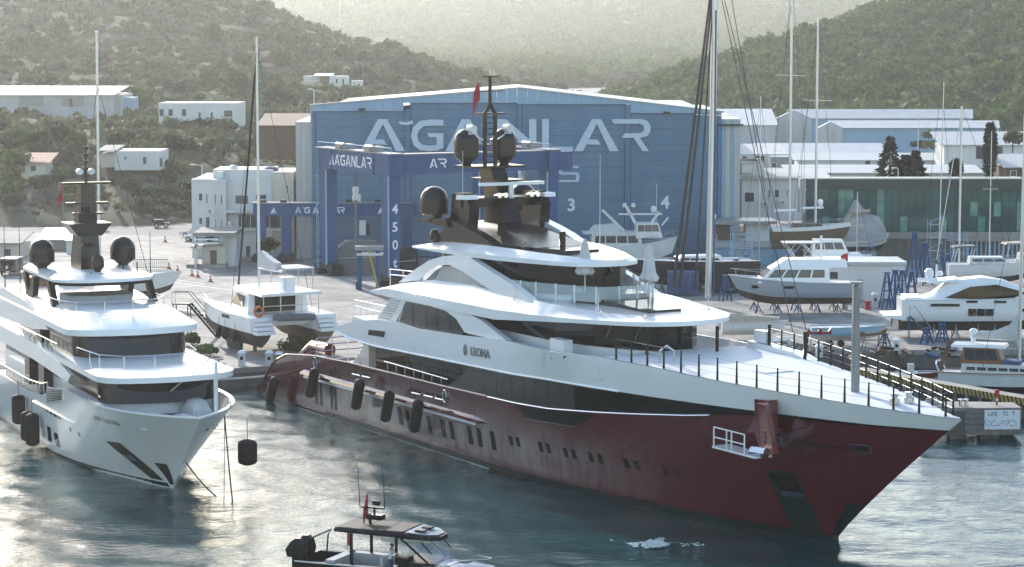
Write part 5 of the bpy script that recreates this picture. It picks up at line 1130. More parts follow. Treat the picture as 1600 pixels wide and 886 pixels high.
# ---------------------------------------------------------------- travel lifts
LIFT0 = gp(611, 449); LROT = R(29.4)
TL = thing('travel_lift', 'tall blue boat hoist marked 450t in front of the hangar', 'boat hoist', LIFT0, LROT)
LX, LY, LH = 20.0, 16.0, 14.6
for x, y in ((0,0),(LX,0),(0,LY),(LX,LY)):
    lg = part('leg', 'liftblue', TL, lambda b: b.loft([[(x-.55,y-1.0,1.1),(x+.55,y-1.0,1.1),(x+.55,y+1.0,1.1),(x-.55,y+1.0,1.1)], [(x-.6,y-1.15,LH-2.2),(x+.6,y-1.15,LH-2.2),(x+.6,y+1.15,LH-2.2),(x-.6,y+1.15,LH-2.2)]]), None)
    part('bogie', 'blackmatt', lg, lambda b: b.box(x-.7,x+.7,y-2.4,y+2.4,.75,1.25))
    for k in (-1.6, 1.6): part('wheel', 'rubber', lg, lambda b: b.tube([(x-.75,y+k,.75),(x+.75,y+k,.75)], .75, 16))
    part('leg_pipe', 'gableblue', lg, lambda b: b.tube([(x-.7,y-.9,1.2),(x-.7,y-.9,LH-2.4)], .12, 8))
bl = part('side_beam', 'liftblue', TL, lambda b: b.box(-.75,.75,-1.4,LY+1.4,LH-2.3,LH))
brr = part('side_beam', 'liftblue', TL, lambda b: b.box(LX-.75,LX+.75,-1.4,LY+1.4,LH-2.3,LH))
bf = part('cross_beam', 'liftblue', TL, lambda b: b.box(.76,LX-.76,-.75,.75,LH-2.2,LH-.1))
part('beam_box', 'liftblue', brr, lambda b: b.box(LX+.8,LX+2.6,-.9,.9,LH-2.3,LH-.2))
for y in (-1.38, 2.6, LY-2.6, LY+1.3): part('beam_rib', 'liftblue', bl, lambda b: b.box(-.86,-.75,y-.08,y+.08,LH-2.3,LH))
part('beam_cap', 'greysteel', bl, lambda b: b.box(-.9,.9,-1.6,LY+1.6,LH,LH+.12)); part('beam_cap', 'greysteel', bf, lambda b: b.box(.9,LX-.9,-.8,.8,LH-.1,LH+.02)); part('beam_cap', 'greysteel', brr, lambda b: b.box(LX-.9,LX+.9,-1.6,LY+1.6,LH,LH+.12))
for x in (0, LX): part('walkway_rail', 'gableblue', TL, lambda b: (b.tube([(x-.6,-1.4,LH+.7),(x-.6,LY+1.4,LH+.7)], .05, 5), [b.tube([(x-.6,yy,LH),(x-.6,yy,LH+.7)], .04, 5) for yy in np.linspace(-1.4,LY+1.4,9)]))
for x in (0, LX):
    for y in (4.0, 11.5):
        h_ = part('hoist_trolley', 'greysteel', TL, lambda b: (b.box(x-.9,x+.9,y-.7,y+.7,LH+.1,LH+.7), b.tube([(x-.5,y-.9,LH+.5),(x-.5,y+.9,LH+.5)], .35, 10)))
        sx = x+(1.3 if x == 0 else -1.3); zz = 11.4 if y < 5 else 9.5
        part('hook_block', 'gel_old', h_, lambda b: (b.obox((sx,y,zz),(.35,.7,1.0)), b.tube([(sx-.25,y,zz+.5),(sx+.25,y,zz+.5)], .4, 12), b.tube([(sx-.3,y,zz-.4),(sx+.3,y,zz-.4)], .32, 12)))
        part('hoist_cable', 'rope', h_, lambda b: [b.tube([(sx,y+k,LH-2),(sx,y+k,zz+.4)], .03, 4) for k in (-.25,.25)])
        part('lifting_sling', 'canvas_grey', h_, lambda b: b.box(sx-.05,sx+.05,y-.22,y+.22,zz-5.5,zz-.5))
lad2 = part('access_ladder', 'gableblue', TL, lambda b: [b.tube([(-1.0+.0,LY+yy,.8),(-1.0,LY+yy,LH)], .05, 5) for yy in (.6,1.1)])
for i in range(12): part('ladder_rung', 'gableblue', lad2, lambda b: b.tube([(-1.0,LY+.6,1.5+i*1.1),(-1.0,LY+1.1,1.5+i*1.1)], .04, 4))
stl = thing  # lettering on the two visible beams
def beam_letters(word, along, start, face, z0, hgt, m, parent, gap=.16):
    x = 0
    for ch in word:
        polys, wd = GLY[ch]; b = MB()
        for i, pl in enumerate(polys):
            d = .02+.006*i
            if along == 'y': b.loft([[(face, start-(x+p_[0]*hgt), z0+p_[1]*hgt) for p_ in pl], [(face-d, start-(x+p_[0]*hgt), z0+p_[1]*hgt) for p_ in pl]])
            else: b.loft([[(start+x+p_[0]*hgt, face, z0+p_[1]*hgt) for p_ in pl], [(start+x+p_[0]*hgt, face-d, z0+p_[1]*hgt) for p_ in pl]])
        b.build('beam_letter', m, parent, None); x += (wd+gap)*hgt
beam_letters('^AGANLAR', 'y', LY-2.0, -.76, LH-1.75, 1.25, 'letterwhite', bl)
beam_letters('AGANLAR', 'x', -3.2+.9, -.76, LH-1.6, 1.0, 'letterwhite', bf, .12) if False else beam_letters('AR', 'x', 4.4, -.76, LH-1.6, 1.0, 'letterwhite', bf, .2)
for i, ch in enumerate('450t'):
    me = text_mesh(ch, 1.45, .02, .03); o = link('leg_mark', me, 'letterwhite', TL); o.location = (-.30+.25, -1.22+.04*(i), LH-6.0-1.95*i); o.rotation_euler = (R(90),0,0); o.location.y = -1.16+.012*i-.02
# smaller hoist behind
SL = Bld('small_travel_lift', 'lower blue boat hoist standing behind the 450t hoist', 'boat hoist', 294, 520)
for x0, x1 in ((398,413),(438,453),(628,642)):
    lg = SL.box('leg', 'liftblue', x0, 330, x1, 405, 1.1, 0, None, False); SL.box('bogie', 'blackmatt', x0-6, 404, x1+6, 409, 1.2, .2, lg)
    for xx in (x0, x1): b = MB(); b.tube([(SL.X(xx),-.3,.55),(SL.X(xx),1.3,.55)], .55, 14); b.build('wheel', 'rubber', lg)
fb = SL.box('front_beam', 'liftblue', 394, 318, 646, 338, 1.1, .05); SL.box('beam_cap', 'greysteel', 393, 316.3, 647, 318, 1.4, .2, fb)
SL.box('rear_beam', 'liftblue', 394, 322, 646, 338, 12, -11)
for x in (400, 641): b = MB(); b.box(SL.X(x)-.4,SL.X(x)+.4,1.2,11,SL.Z(337),SL.Z(318.5)); b.build('side_beam', 'liftblue', SL.t, None)
for x in (405, 437, 540, 585): SL.box('beam_motor', 'blackmatt', x, 312.5, x+9, 316.3, .8, 0, fb)
for wd_, xx in (('^',421),('A',460),('G',474),('A',487.5),('N',502),('L',514),('A',521),('R',529),('^',589)):
    hh = SL.Z(323.5)-SL.Z(333.5); stylised('beam_letter', wd_, SL.X(xx), SL.Z(333.5), hh, 0, 'letterwhite', fb, -.05, .02, .95)
SL.box('hook_block', 'gel_old', 560, 345, 570, 368, .8, -.5); SL.box('hook_block', 'blackmatt', 571, 350, 576, 368, .8, -.5)
# stored dark gear and grey containers in the hangar mouth
for x0, y0, x1, y1, m, lab in ((524,378,596,440,'canvas_grey','dark grey tarpaulined stack between the hoist legs'),(618,388,652,440,'blackmatt','dark machine crate right of the 450t leg')):
    g = Bld('covered_stack' if m == 'canvas_grey' else 'machine_crate', lab, 'stack' if m == 'canvas_grey' else 'crate', 279, (x0+x1)/2)
    b = MB(); X0, X1, Z1 = g.X(x0), g.X(x1), g.Z(y0); b.loft([[(X0,0,0),(X1,0,0),(X1,4,0),(X0,4,0)], [(X0+.1,.1,Z1*.8),(X1-.1,.1,Z1*.8),(X1-.1,3.9,Z1*.8),(X0+.1,3.9,Z1*.8)], [(X0+.9,.7,Z1),(X1-.9,.7,Z1),(X1-.9,3.3,Z1),(X0+.9,3.3,Z1)]]); b.build('cover', m, g.t)
    g.box('skid', 'woodbrown', x0, y1-2, x1, y1, 4, .15, None, True); b = MB(); b.tube([(X0+.2,-.12,Z1*.5),(X1-.2,-.12,Z1*.55)], .05, 5); b.build('lashing', 'rope_light', g.t)
wf = Bld('blue_work_cradle', 'blue steel cradle tower beside the big hoist leg', 'cradle', 262, 575)
for x in (557, 586): wf.box('post', 'liftblue', x, 388, x+6, 450, 1, 0, None, True)
wf.box('top_bar', 'greysteel', 553, 385, 598, 391, 1.2, .1); b = MB(); b.beam((wf.X(575),-.1,wf.Z(392)),(wf.X(590),-.1,.2),.15,.15); b.build('brace', 'yellow', wf.t); wf.box('platform', 'gel_old', 556, 396, 597, 399, 1.4, .2)
# ---------------------------------------------------------------- white harbour building on the left
WB = Bld('harbour_office', 'white three-storey harbour office with blue roof tank left of the hangar', 'building', 302, 378)
w1 = WB.box('wall', 'plaster', 300.5, 280, 354, 400, 14, 1.5, None, True)
w2 = WB.box('wall', 'plaster', 352, 280.5, 424, 400, 12, .4, None, True)
w3 = WB.box('roof_storey', 'plaster', 330, 266, 424, 281, 9, -1.2)
w4 = WB.box('wall', 'plaster_cream', 424, 269, 458, 400, 10, .1, None, True)
for x0, y0, x1, y1 in ((311,300,318,313),(322.5,300,326,317),(335.5,301,339,319),(345,302,348.5,319),(311,338,317,349.5),(336,339,339,356),(345,340,348,356)): WB.win(w1, x0, y0, x1, y1, 1.5)
WB.win(w3, 338.5,268,347.5,279, -1.2); WB.win(w4, 446,288,450,302.5,.1)
for x0, y0, x1, y1 in ((366,304,388,319),(398,303,416,312)): WB.win(w2, x0, y0, x1, y1, .4)
gal = WB.box('gallery_glass', 'window', 372, 335, 436, 355, .2, .5, w2)
WB.box('gallery_roof', 'plaster', 354, 327.5, 440, 331, 2, 1.6); WB.box('gallery_sill', 'plaster', 369, 356, 440, 359, 1, 1.4)
for x in (376, 390, 405, 420): WB.box('gallery_mullion', 'gel_old', x, 335, x+1, 355, .1, .6, w2)
WB.box('door', 'window', 383, 384, 389, 400, .1, .5, w2, True); WB.box('door', 'window', 322.5, 338, 327.5, 360, .1, 1.55, w1)
tk = part('roof_tank', 'canvas_blue', WB.t, lambda b: b.lathe([(.9,0),(.9,1.0),(.7,1.25),(.2,1.35)], (WB.X(419),3,WB.Z(279)), 14)); part('tank_stand', 'greysteel', WB.t, lambda b: b.box(WB.X(414),WB.X(424),2.2,3.8,WB.Z(281),WB.Z(279)))
WB.box('parapet', 'plaster', 300, 279, 330, 281.5, .3, 1.6); part('roof_vent', 'gel_old', WB.t, lambda b: b.lathe([(.5,0),(.5,.3),(.2,.5)], (WB.X(360),3,WB.Z(266)), 10))
KI = Bld('guard_kiosk', 'small grey guard kiosk with flat roof in front of the white office', 'kiosk', 288, 335)
KI.box('hut', 'plaster_cream', 313, 385, 350, 416, 4, 0, None, True); KI.box('roof', 'concrete', 302, 362, 368, 368, 7, 1.5); KI.box('back_wall', 'plaster', 345, 368, 366, 410, 5, -1, None, True); KI.box('post', 'gel_old', 303, 368, 306, 412, .3, 1.2, None, True)
KI.box('canopy', 'plaster', 297, 383, 316, 387, 2, 1.2); KI.box('door', 'woodbrown', 326, 391, 336, 414, .1, .08, None, True); KI.box('plinth', 'concrete', 290, 412, 352, 417, 6, 1, None, True)
part('clock_dial', 'woodbrown', KI.t, lambda b: b.tube([(KI.X(327),-.9,KI.Z(370)),(KI.X(327),-.5,KI.Z(370))], .55, 16))
for y in (371, 377): KI.box('sign_board', 'letterwhite', 304, y, 342, y+2.4, .1, 1.55)
# ---------------------------------------------------------------- low buildings at the left edge and up on the bank
def simple(name, label, cat, Y, blocks, wins, zb=1.6, roofs=(), wm='window'):
    xc = (blocks[0][1]+blocks[0][3])/2; B_ = Bld(name, label, cat, Y, xc, zb); ws = []
    for (m, x0, y0, x1, y1, dep, fw) in blocks:
        bq = MB(); bq.box(B_.X(x0), B_.X(x1), -fw, dep, B_.Z(y1), B_.Z(y0)); ws.append(bq.build('wall', m, B_.t, None))
    for (m, x0, y0, x1, y1, dep, fw) in roofs:
        bq = MB(); z0, z1 = B_.Z(y1), B_.Z(y0); bq.loft([[(B_.X(x0),-fw,z0),(B_.X(x1),-fw,z0),(B_.X(x1),-fw,z0+.12),(B_.X(x0),-fw,z0+.12)], [(B_.X(x0),dep,z1),(B_.X(x1),dep,z1),(B_.X(x1),dep,z1+.12),(B_.X(x0),dep,z1+.12)]]); bq.build('roof', m, B_.t, None)
    for (i, x0, y0, x1, y1) in wins: B_.win(ws[i], x0, y0, x1, y1, blocks[i][6], wm)
    return B_
simple('gate_shed', 'small shed with flat roof at the left edge behind the jeep', 'shed', 300, [('plaster_cream',-20,382,29,415,6,0)], [(0,2,388,14,402)], 1.6, [('concrete',-22,370,33,380,7,1.2)])
cb = simple('site_cabin', 'white site cabin with one window behind the left yacht domes', 'cabin', 306, [('plaster',100,376,126,409,3,0)], [(0,110,384,117,394),(0,101,385,103,394)], 1.6, [('roofwhite',98,373,128,377,3.4,.3)])
simple('long_store', 'low grey stone store with pale metal roof behind the site cabin', 'store', 311, [('concrete',56,376,130,407,5,0)], [(0,62,384,70,394)], 1.6, [('sheetmetal',54,363,132,375,6,.5)])
lw = simple('long_shed', 'long grey warehouse with white roof up on the scrubby hillside', 'warehouse', 530, [('sheetmetal',-30,148,178,186,20,0)], [], 9.5, [('roofwhite',-32,138,180,149,20,.8)])
for i, (x0, x1, m) in enumerate(((-5,30,'sheetmetal'),(31,68,'greysteel'),(70,95,'roofwhite'),(97,132,'greysteel'),(135,152,'roofwhite'))): lw.box('wall_sheet', m, x0, 150, x1, 166, .1, .1)
lw.box('end_wall', 'cladding', 178, 148, 190, 182, 16, -2); lw.box('side_store', 'gableblue', 190, 153, 206, 180, 10, -4); lw.box('door', 'woodbrown', 109, 154, 114, 167, .1, .2)
simple('white_house', 'white two-storey house with flat roof on the scrubby hillside', 'house', 466, [('plaster',248,161,373,212,12,0)], [(0,x,170,x+8,182) for x in (249,263,284)]+[(0,x,175,x+4.5,186) for x in (310,329)]+[(0,350,172,364,183),(0,347.5,194,355,204),(0,360,194,367,204)], 8.2, [])
simple('low_white_house', 'low white house with dark windows behind the black yacht mast', 'house', 382, [('plaster',178,236,250,266,9,0),('plaster_cream',155,240,180,262,7,-1)], [(0,222,244,229,257),(0,249-1,246,254,261),(0,193,244,197,250)], 6.8, [('concrete',152,231,182,236,8,1)])
simple('stone_hut', 'small hut with sloping brown roof on the bank at the left', 'hut', 374, [('plaster_cream',38,252,70,276,6,0)], [(0,46,258,56,268)], 6.4, [('tile',20,243,78,255,7,.6)])
simple('hill_villa', 'white villa with terrace high on the scrubby hillside', 'house', 714, [('plaster',515,119,543,138,9,0),('plaster',474,119,497,128,8,-2),('plaster',550,126,566,141,6,0)], [(0,525,123,528.5,131),(0,535,123,538.5,133),(2,553,128,555,138)], 11.8, [('roofwhite',490,116,520,119,8,0)])
simple('dark_barn', 'dark timber barn left of the hangar annex', 'barn', 360, [('woodbrown',405,196,484,248,14,0)], [], 3.0, [('woodbrown',400,183,486,197,14,.6)])
for x in (12, 58):
    pass
# lamp posts and pylons
def lamp(name, label, x, ybase, Y, ytop, zb=None, arm=1.2, double=False):
    p = dp(x, ybase, Y); top = dp(x, ytop, Y).z; z0 = p.z if zb is None else zb
    t = thing(name, label, 'lamp post', (p.x, Y, z0), 0)
    part('pole', 'alu_mast', t, lambda b: b.tube([(0,0,0),(0,0,top-z0)], .09, 7, .06)); part('arm', 'alu_mast', t, lambda b: b.tube([(0,0,top-z0-.05),(-arm,0,top-z0+.08)]+([] if not double else []), .05, 6))
    part('lamp_head', 'gel_old', t, lambda b: b.obox((-arm,0,top-z0+.08),(.7,.25,.15)))
    if double: part('lamp_head', 'gel_old', t, lambda b: b.obox((arm,0,top-z0+.08),(.7,.25,.15)))
lamp('street_lamp', 'grey street lamp with one arm left of the white office', 316, 300, 330, 258, None)
lamp('street_lamp', 'street lamp behind the left end of the hangar roof', 491, 190, 380, 140, None, .6)
lamp('yard_lamp', 'tall lamp on the roof of the glass building, beside the dark pines', 1403, 280, 330, 263, None, .5)
lamp('yard_lamp', 'white twin-arm lamp behind the long blue sheds', 1457, 262, 470, 200, None, 1.6, True)
lamp('yard_lamp', 'thin white lamp post in front of the long blue sheds', 1434, 250, 470, 180, None, .6)
# telecom mast on the far hill
pt = dp(531, 40, 2300); t = thing('lattice_mast', 'thin lattice mast on the far hill at the top of the picture', 'mast', (pt.x, 2300, float(far_hill_z(pt.x, 2300))), 0)
part('lattice', 'greysteel', t, lambda b: ([b.beam((a*.9,c*.9,0),(a*.5,c*.5,60),.25,.25) for a in (-1,1) for c in (-1,1)], [b.beam((-.9,-.9,z),(.9,.9,z+3),.15,.15) for z in range(0,58,4)]))
part('dish', 'gel_old', t, lambda b: b.tube([(0,-1.0,42),(0,-1.6,42)], 1.0, 12))
# ---------------------------------------------------------------- right: glass building, sheds
GB = Bld('glass_building', 'long green glass building with dark flat roof at the right', 'building', 298, 1430)
gw = GB.box('back_wall', 'plaster_cream', 1262, 300, 1640, 362, 3.9, -3.0); GB.box('roof_fascia', 'fasciagreen', 1256, 279, 1660, 295, 4, .7)
GB.box('roof_edge', 'roofwhite', 1254, 278, 1660, 279.5, -.3, .8); GB.box('end_column', 'cladding', 1250, 279, 1259, 332, 1.2, .75); GB.box('base_wall', 'concrete', 1240, 362, 1660, 372, 12, 1.0); gl_ = GB.box('glazing_back', 'blackmatt', 1262, 295, 1640, 362, .2, -.3)
for i in range(31):
    x0 = 1262+i*12.2
    for j, (ya, yb) in enumerate(((295.3,315),(315.4,338),(338.4,361.6))):
        pale = (i in (4,5,9)) or (j == 2 and i % 5 == 2) or (j == 1 and i > 18 and i % 3 == 0)
        GB.box('glass_pane', 'glass_greenpale' if pale else 'glass_green', x0+.35, ya, x0+11.85, yb, 0, .05+.004*((i*7+j*3) % 4), gl_)
    if i % 4 == 0: GB.box('mullion', 'fasciagreen', x0-.35, 295, x0+.35, 362, 0, .14, gl_)
GB.box('lower_wall', 'concrete_dark', 1238, 372, 1660, 404, 10, .6, None, True)
for i in range(16): GB.box('wall_pipe', 'gableblue', 1492+7*i, 376, 1494.5+7*i, 402, 0, .75)
GB.box('pipe_cap', 'concrete', 1480, 371, 1640, 376, 0, 1.3)
GB.box('awning_bar', 'gel_old', 1478, 252, 1480, 280, .2, .5) if False else None
simple('yard_house', 'white two-storey yard house left of the glass building', 'house', 330, [('plaster',1160,278,1256,345,10,0),('plaster',1160,252,1196,278,8,-1)], [(0,1201,296,1205,309),(0,1211,296,1219,309),(0,1230,296,1233,308),(0,1248,296,1254,307),(0,1164,300,1180,316),(1,1160,258,1178,270)], 1.6, [('roofwhite',1155,271,1300,279,10,.8),('roofwhite',1157,231,1232,242,10,.8)])
simple('verandah_house', 'pale house with wide eaves between hangar and big sheds', 'house', 350, [('plaster',1158,240,1205,262,8,0)], [(0,1160,243,1168,258),(0,1180,243,1196,255)], 5)
def shed(name, label, Y, x0, x1, xg, ytop, yeave, ybase, m='sheetmetal', wallm='gableblue', zb=1.6):
    """gable end on the left between x0 and xg, long side running right to x1"""
    B_ = Bld(name, label, 'shed', Y, (x0+x1)/2, zb); xr = (x0+xg)/2
    g = MB(); g.eprism([(B_.X(x0),0),(B_.X(xg),0),(B_.X(xg),B_.Z(yeave)),(B_.X(xr),B_.Z(ytop)),(B_.X(x0),B_.Z(yeave))], 0, 1); g.build('gable_wall', m, B_.t, None)
    B_.box('side_wall', wallm, xg, yeave, x1, ybase, 14, -.6, None, True)
    r = MB(); X0, X1, XR = B_.X(xg), B_.X(x1), B_.X(xr); r.add([(X0-.3,-.3,B_.Z(yeave)),(X1,-.3,B_.Z(yeave)+.05),(X1+1.2-(xg-xr)*.0,7,B_.Z(ytop)),(XR,.0,B_.Z(ytop)+.02),(XR,7,B_.Z(ytop)+.02)], [(0,1,2,4),(0,4,3)]); r.build('roof', 'roofwhite', B_.t, None)
    for i in range(3): B_.box('gable_door', 'cladding', x0+(xg-x0)*(.1+.27*i), yeave+4, x0+(xg-x0)*(.34+.27*i), ybase, .05, .08, None, True)
    return B_
shed('big_shed', 'larger pale blue shed with white roof at the foot of the right hill', 575, 1212, 1520, 1268, 172, 185, 236)
shed('long_blue_shed', 'long pale blue shed in front of the larger one, gable on its left', 520, 1277, 1562, 1317, 190, 200, 250)
simple('grey_shed', 'grey gabled shed behind the big white mast', 'shed', 560, [('sheetmetal',1130,195,1212,240,15,0)], [], 1.6, [('sheetmetal',1126,174,1216,196,15,.6)])
simple('white_roof_shed', 'white shed with pale hipped roof at the right edge', 'shed', 430, [('plaster',1476,226,1640,262,10,0)], [(0,1525,228,1568,249)], 1.6, [('roofwhite',1468,210,1650,227,10,.8)])
simple('row_shed', 'long low white shed with grey bays behind the glass building', 'shed', 440, [('plaster',1250,250,1540,276,8,0)], [(0,x,250.5,x+9,262) for x in (1352,1418,1478,1507,1522)], 1.6, [('roofwhite',1240,243,1545,251,8,.5)])
simple('low_roof_shed', 'low white-roofed shed just behind the glass building roof', 'shed', 360, [('plaster',1245,270,1540,285,8,0)], [], 1.6, [('roofwhite',1230,263,1540,271,8,.6)])
simple('dark_shed', 'grey shed with low gable behind the row of white sheds', 'shed', 470, [('greysteel',1190,244,1310,262,8,0)], [(0,1206,254,1214,262)], 1.6, [('sheetmetal',1186,228,1390,246,10,.6)])
simple('brown_house', 'brown-walled house with eaves at the right edge', 'house', 345, [('woodbrown',1572,262,1640,282,8,0)], [(0,1580,266,1590,276)], 1.6, [('roofwhite',1568,246,1650,262,8,.8)])
# conifers and cypresses
def conifer(name, label, x, ybase, Y, ytop, rad, col_=False, seed=0):
    p = dp(x, ybase, Y); h = dp(x, ytop, Y).z-p.z; t = thing(name, label, 'tree', (p.x, Y, p.z), 0); r = np.random.default_rng(seed); n = 1100
    part('trunk', 'trunk', t, lambda b: b.tube([(0,0,-.3),(0,0,h*.9)], .16, 6, .04))
    u = r.random(n); z = h*(.06+.94*u)
    prof = rad*np.sqrt(np.clip(np.sin(np.pi*np.clip(u*.93+.07,0,1)),0,1)) if col_ else rad*(1-u)*(1+.35*np.sin(u*34)) + .06
    a = r.random(n)*6.283; q = prof*(.55+.5*r.random(n)); c = np.stack([np.cos(a)*q, np.sin(a)*q, z-(0 if col_ else .25*q)], 1)
    d = np.stack([np.cos(a), np.sin(a), np.full(n, .9 if col_ else -.25)], 1)+r.normal(0,.35,(n,3)); d /= np.linalg.norm(d,axis=1)[:,None]
    t_ = np.cross(d, r.normal(0,1,(n,3))); t_ /= np.linalg.norm(t_,axis=1)[:,None]; s = (.22+.2*r.random(n))[:,None]
    v = np.stack([c-t_*s*.5, c+t_*s*.5, c+d*s*1.6+t_*s*.15, c+d*s*1.6-t_*s*.15],1).reshape(-1,3)
    np_mesh('crown', v, np.arange(4*n).reshape(n,4), 'leaf_dark', False, t)
conifer('pine_tree', 'tall dark pine behind the glass building roof', 1390, 280, 340, 214, 1.9, False, 1)
conifer('pine_tree', 'smaller dark pine right of the tall pine', 1414, 280, 338, 243, 1.7, False, 2)
conifer('pine_tree', 'dark pine beside the grey lamp, right one of the trio', 1430, 280, 342, 236, 1.5, False, 3)
conifer('cypress', 'tall slender cypress at the right behind the glass building', 1546, 282, 350, 194, .75, True, 4)
conifer('cypress', 'short cypress just right of a mast behind the glass building', 1494, 280, 350, 252, .7, True, 5)
for i, (x, y, Y, h, rx, m, lab) in enumerate(((1472,246,440,4.2,3.6,'leaf_green','round green tree in front of the white-roofed shed'),(1436,238,505,3.0,2.6,'leaf_dark','dark bush against the long blue shed'),(1582,236,400,4,2.2,'leaf_green','yellowish-green tree at the right edge beside the cypress'),(1455,224,510,3.4,2.4,'leaf_olive','greyish bush at the blue shed wall beside a lamp'),(422,402,292,2.6,1.6,'leaf_dark','dark palm-like bush under the small hoist'),(1188,250,430,3,2.2,'leaf_olive','grey-green bush between the houses behind the mast'))):
    p = dp(x, y, Y); tree('yard_tree', lab, (p.x, Y, p.z), h, rx, m, .2, 700, 70+i)
for i, (x, y, h, rx, lab) in enumerate(((452,556,1.7,1.9,'green potted bush on the quay left of the red stern'),(478,552,1.6,1.5,'second leafy bush on the quay, beside the red stern'),(300,540,1.5,1.0,'thin leafy shrub beside the metal stairs'),(320,556,1.2,1.2,'low leafy shrub at the foot of the metal stairs'))):
    p = gp(x, y); tree('quay_bush', lab, (p.x, p.y, 1.6), h, rx, 'leaf_green', .13, 520, 90+i, None, .15, 'bush')
# ================================================================ boats ashore and afloat
def lift_rows(rows, dz): return [[(x,h,z+dz) for x,h,z in r] for r in rows]
def cabin(parent, name, m, x0, x1, hw, z0, z1, rf=.6, ra=.1, tum=.12, win=None, n=3, gl='glass_dark', front=True):
    hw2 = hw-tum
    c = part(name, m, parent, lambda b: b.loft([[(x0,-hw,z0),(x1,-hw*.8,z0),(x1,hw*.8,z0),(x0,hw,z0)], [(x0+ra,-hw2,z1),(x1-rf,-hw2*.8,z1),(x1-rf,hw2*.8,z1),(x0+ra,hw2,z1)]]), 25)
    if win:
        za, zb = z0+(z1-z0)*win[0], z0+(z1-z0)*win[1]
        def P(u, z, s, o=.025):
            k = (z-z0)/(z1-z0); xa = x0+ra*k; xb = x1-rf*k; x = xa+(xb-xa)*u; h = (hw+(hw2-hw)*k)*(1-.2*u)+o; return (x, s*h, z)
        for s in (-1, 1):
            for i in range(n):
                u0, u1 = .06+.88*i/n+.012, .06+.88*(i+1)/n-.012
                part('window', gl, c, lambda b: b.add([P(u0,za,s),P(u1,za,s),P(u1,zb,s),P(u0,zb,s)], [(0,1,2,3)]), None)
        if front:
            k0, k1 = win
            for ya, yb in ((-.74,-.02),(.02,.74)):
                part('windscreen', gl, c, lambda b: b.add([(x1-rf*k0+.03,ya*hw,za),(x1-rf*k0+.03,yb*hw,za),(x1-rf*k1+.03,yb*hw2,zb),(x1-rf*k1+.03,ya*hw2,zb)], [(0,1,2,3)]), None)
    return c
def rail(parent, rows, x0, x1, h=.65, inset=.08, m='steel'):
    r = [(x,q,z) for x,q,z in rows[-1] if x0 <= x <= x1]
    def fn(b):
        for s in (-1,1):
            b.tube([(x,s*max(.02,q-inset),z+h) for x,q,z in r], .022, 5)
            for x,q,z in r[::3]: b.tube([(x,s*max(.02,q-inset),z),(x,s*max(.02,q-inset),z+h)], .018, 4)
    part('guard_rail', m, parent, fn)
def props(owner_label, pts, m='liftblue', grp=None, h=1.6):
    first = None
    for p in pts:
        if first is None:
            t = thing('boat_prop', 'steel tripod prop holding up the '+owner_label, 'prop', p, 0, grp or 'props under the '+owner_label); first = t
            part('tripod', m, t, lambda b: [b.beam((.45*math.cos(a),.45*math.sin(a),0),(0,0,h*.75),.09,.09) for a in (.3,2.4,4.5)]); part('jack_screw', 'greysteel', t, lambda b: b.tube([(0,0,h*.6),(0,0,h)], .04, 6)); part('pad', 'woodbrown', t, lambda b: b.obox((0,0,h),(.3,.3,.06), 0, .3))
        else: copy_tree(first, p, random.random()*3)
def ashore(name, label, px, py, rz, L, B, zst, zbow, draft, lift, top, bot, k=2, cat='motor boat', rake=.1, full=.42, p=2.2, group=None, z=1.6, deck=True):
    t = thing(name, label, cat, gp(px, py, z) if z else gp(px, py, 0), rz, group)
    rows = lift_rows(boat_hull(L, B, zst, zbow, draft, rake, full, p), lift+draft if z else 0)
    hull_parts(t, rows, top, bot, k, 'deckwhite', deck); return t, rows
def W(t, x, y, z=0):
    c, s = math.cos(t.rotation_euler.z), math.sin(t.rotation_euler.z); return (t.location.x+c*x-s*y, t.location.y+s*x+c*y, t.location.z+z)
# grey motor yacht on props
t, rw = ashore('grey_motor_yacht', 'grey-hulled motor yacht with white cabin propped on blue stands', 1328, 486, math.pi+.06, 12.3, 4.0, 1.35, 2.1, .9, .75, 'greygel', 'antifoul')
cabin(t, 'deckhouse', 'gel', 2.4, 9.6, 1.7, 3.0, 4.55, 1.6, .1, .15, (.35,.86), 4, 'glass_grey'); cabin(t, 'fly_bridge', 'gel', .6, 7.9, 1.65, 4.55, 5.35, 1.2, .2, .2)
part('bimini', 'canvas', t, lambda b: b.loft([[(3.2,-1.3,6.9),(6.9,-1.3,6.9),(6.9,1.3,6.9),(3.2,1.3,6.9)],[(3.2,-1.2,7.0),(6.9,-1.2,7.0),(6.9,1.2,7.0),(3.2,1.2,7.0)]])); part('bimini_frame', 'steel', t, lambda b: [b.tube([(a,y,5.3),(c,y,6.9)], .03, 5) for a, c in ((3.4,5),(4.6,3.4),(5.6,6.8),(6.5,5.2)) for y in (-1.25,1.25)])
part('mast_pole', 'gel', t, lambda b: b.tube([(3.0,0,5.3),(3.0,0,7.6)], .12, 8)); rail(t, rw, 7.5, 12.2)
for a in (8.6,9.9,5.9): part('hull_window', 'glass_dark', t, lambda b: b.box(a,a+.9,1.9+.05,2.05,2.3,2.55)) if False else None
for a in (6.5,9.6):
    for s in (1,-1):
        q = [r for r in rw[-2] if r[0] >= a][0][1]; part('port_light', 'glass_dark', t, lambda b: b.obox((a,s*(q+.0),2.62),(1.0,.12,.28), -s*.10*(1 if a > 8 else .2)))
props('grey motor yacht', [W(t,x,y) for x in (1.5,3.5,5.5,7.5,9.5) for y in (1.3,-1.3)], h=1.1)
flag('yacht_flag', 'red flag at the stern of the grey motor yacht', W(t,.4,.5,4.4), 1.5, .9, .8, .4, math.pi)
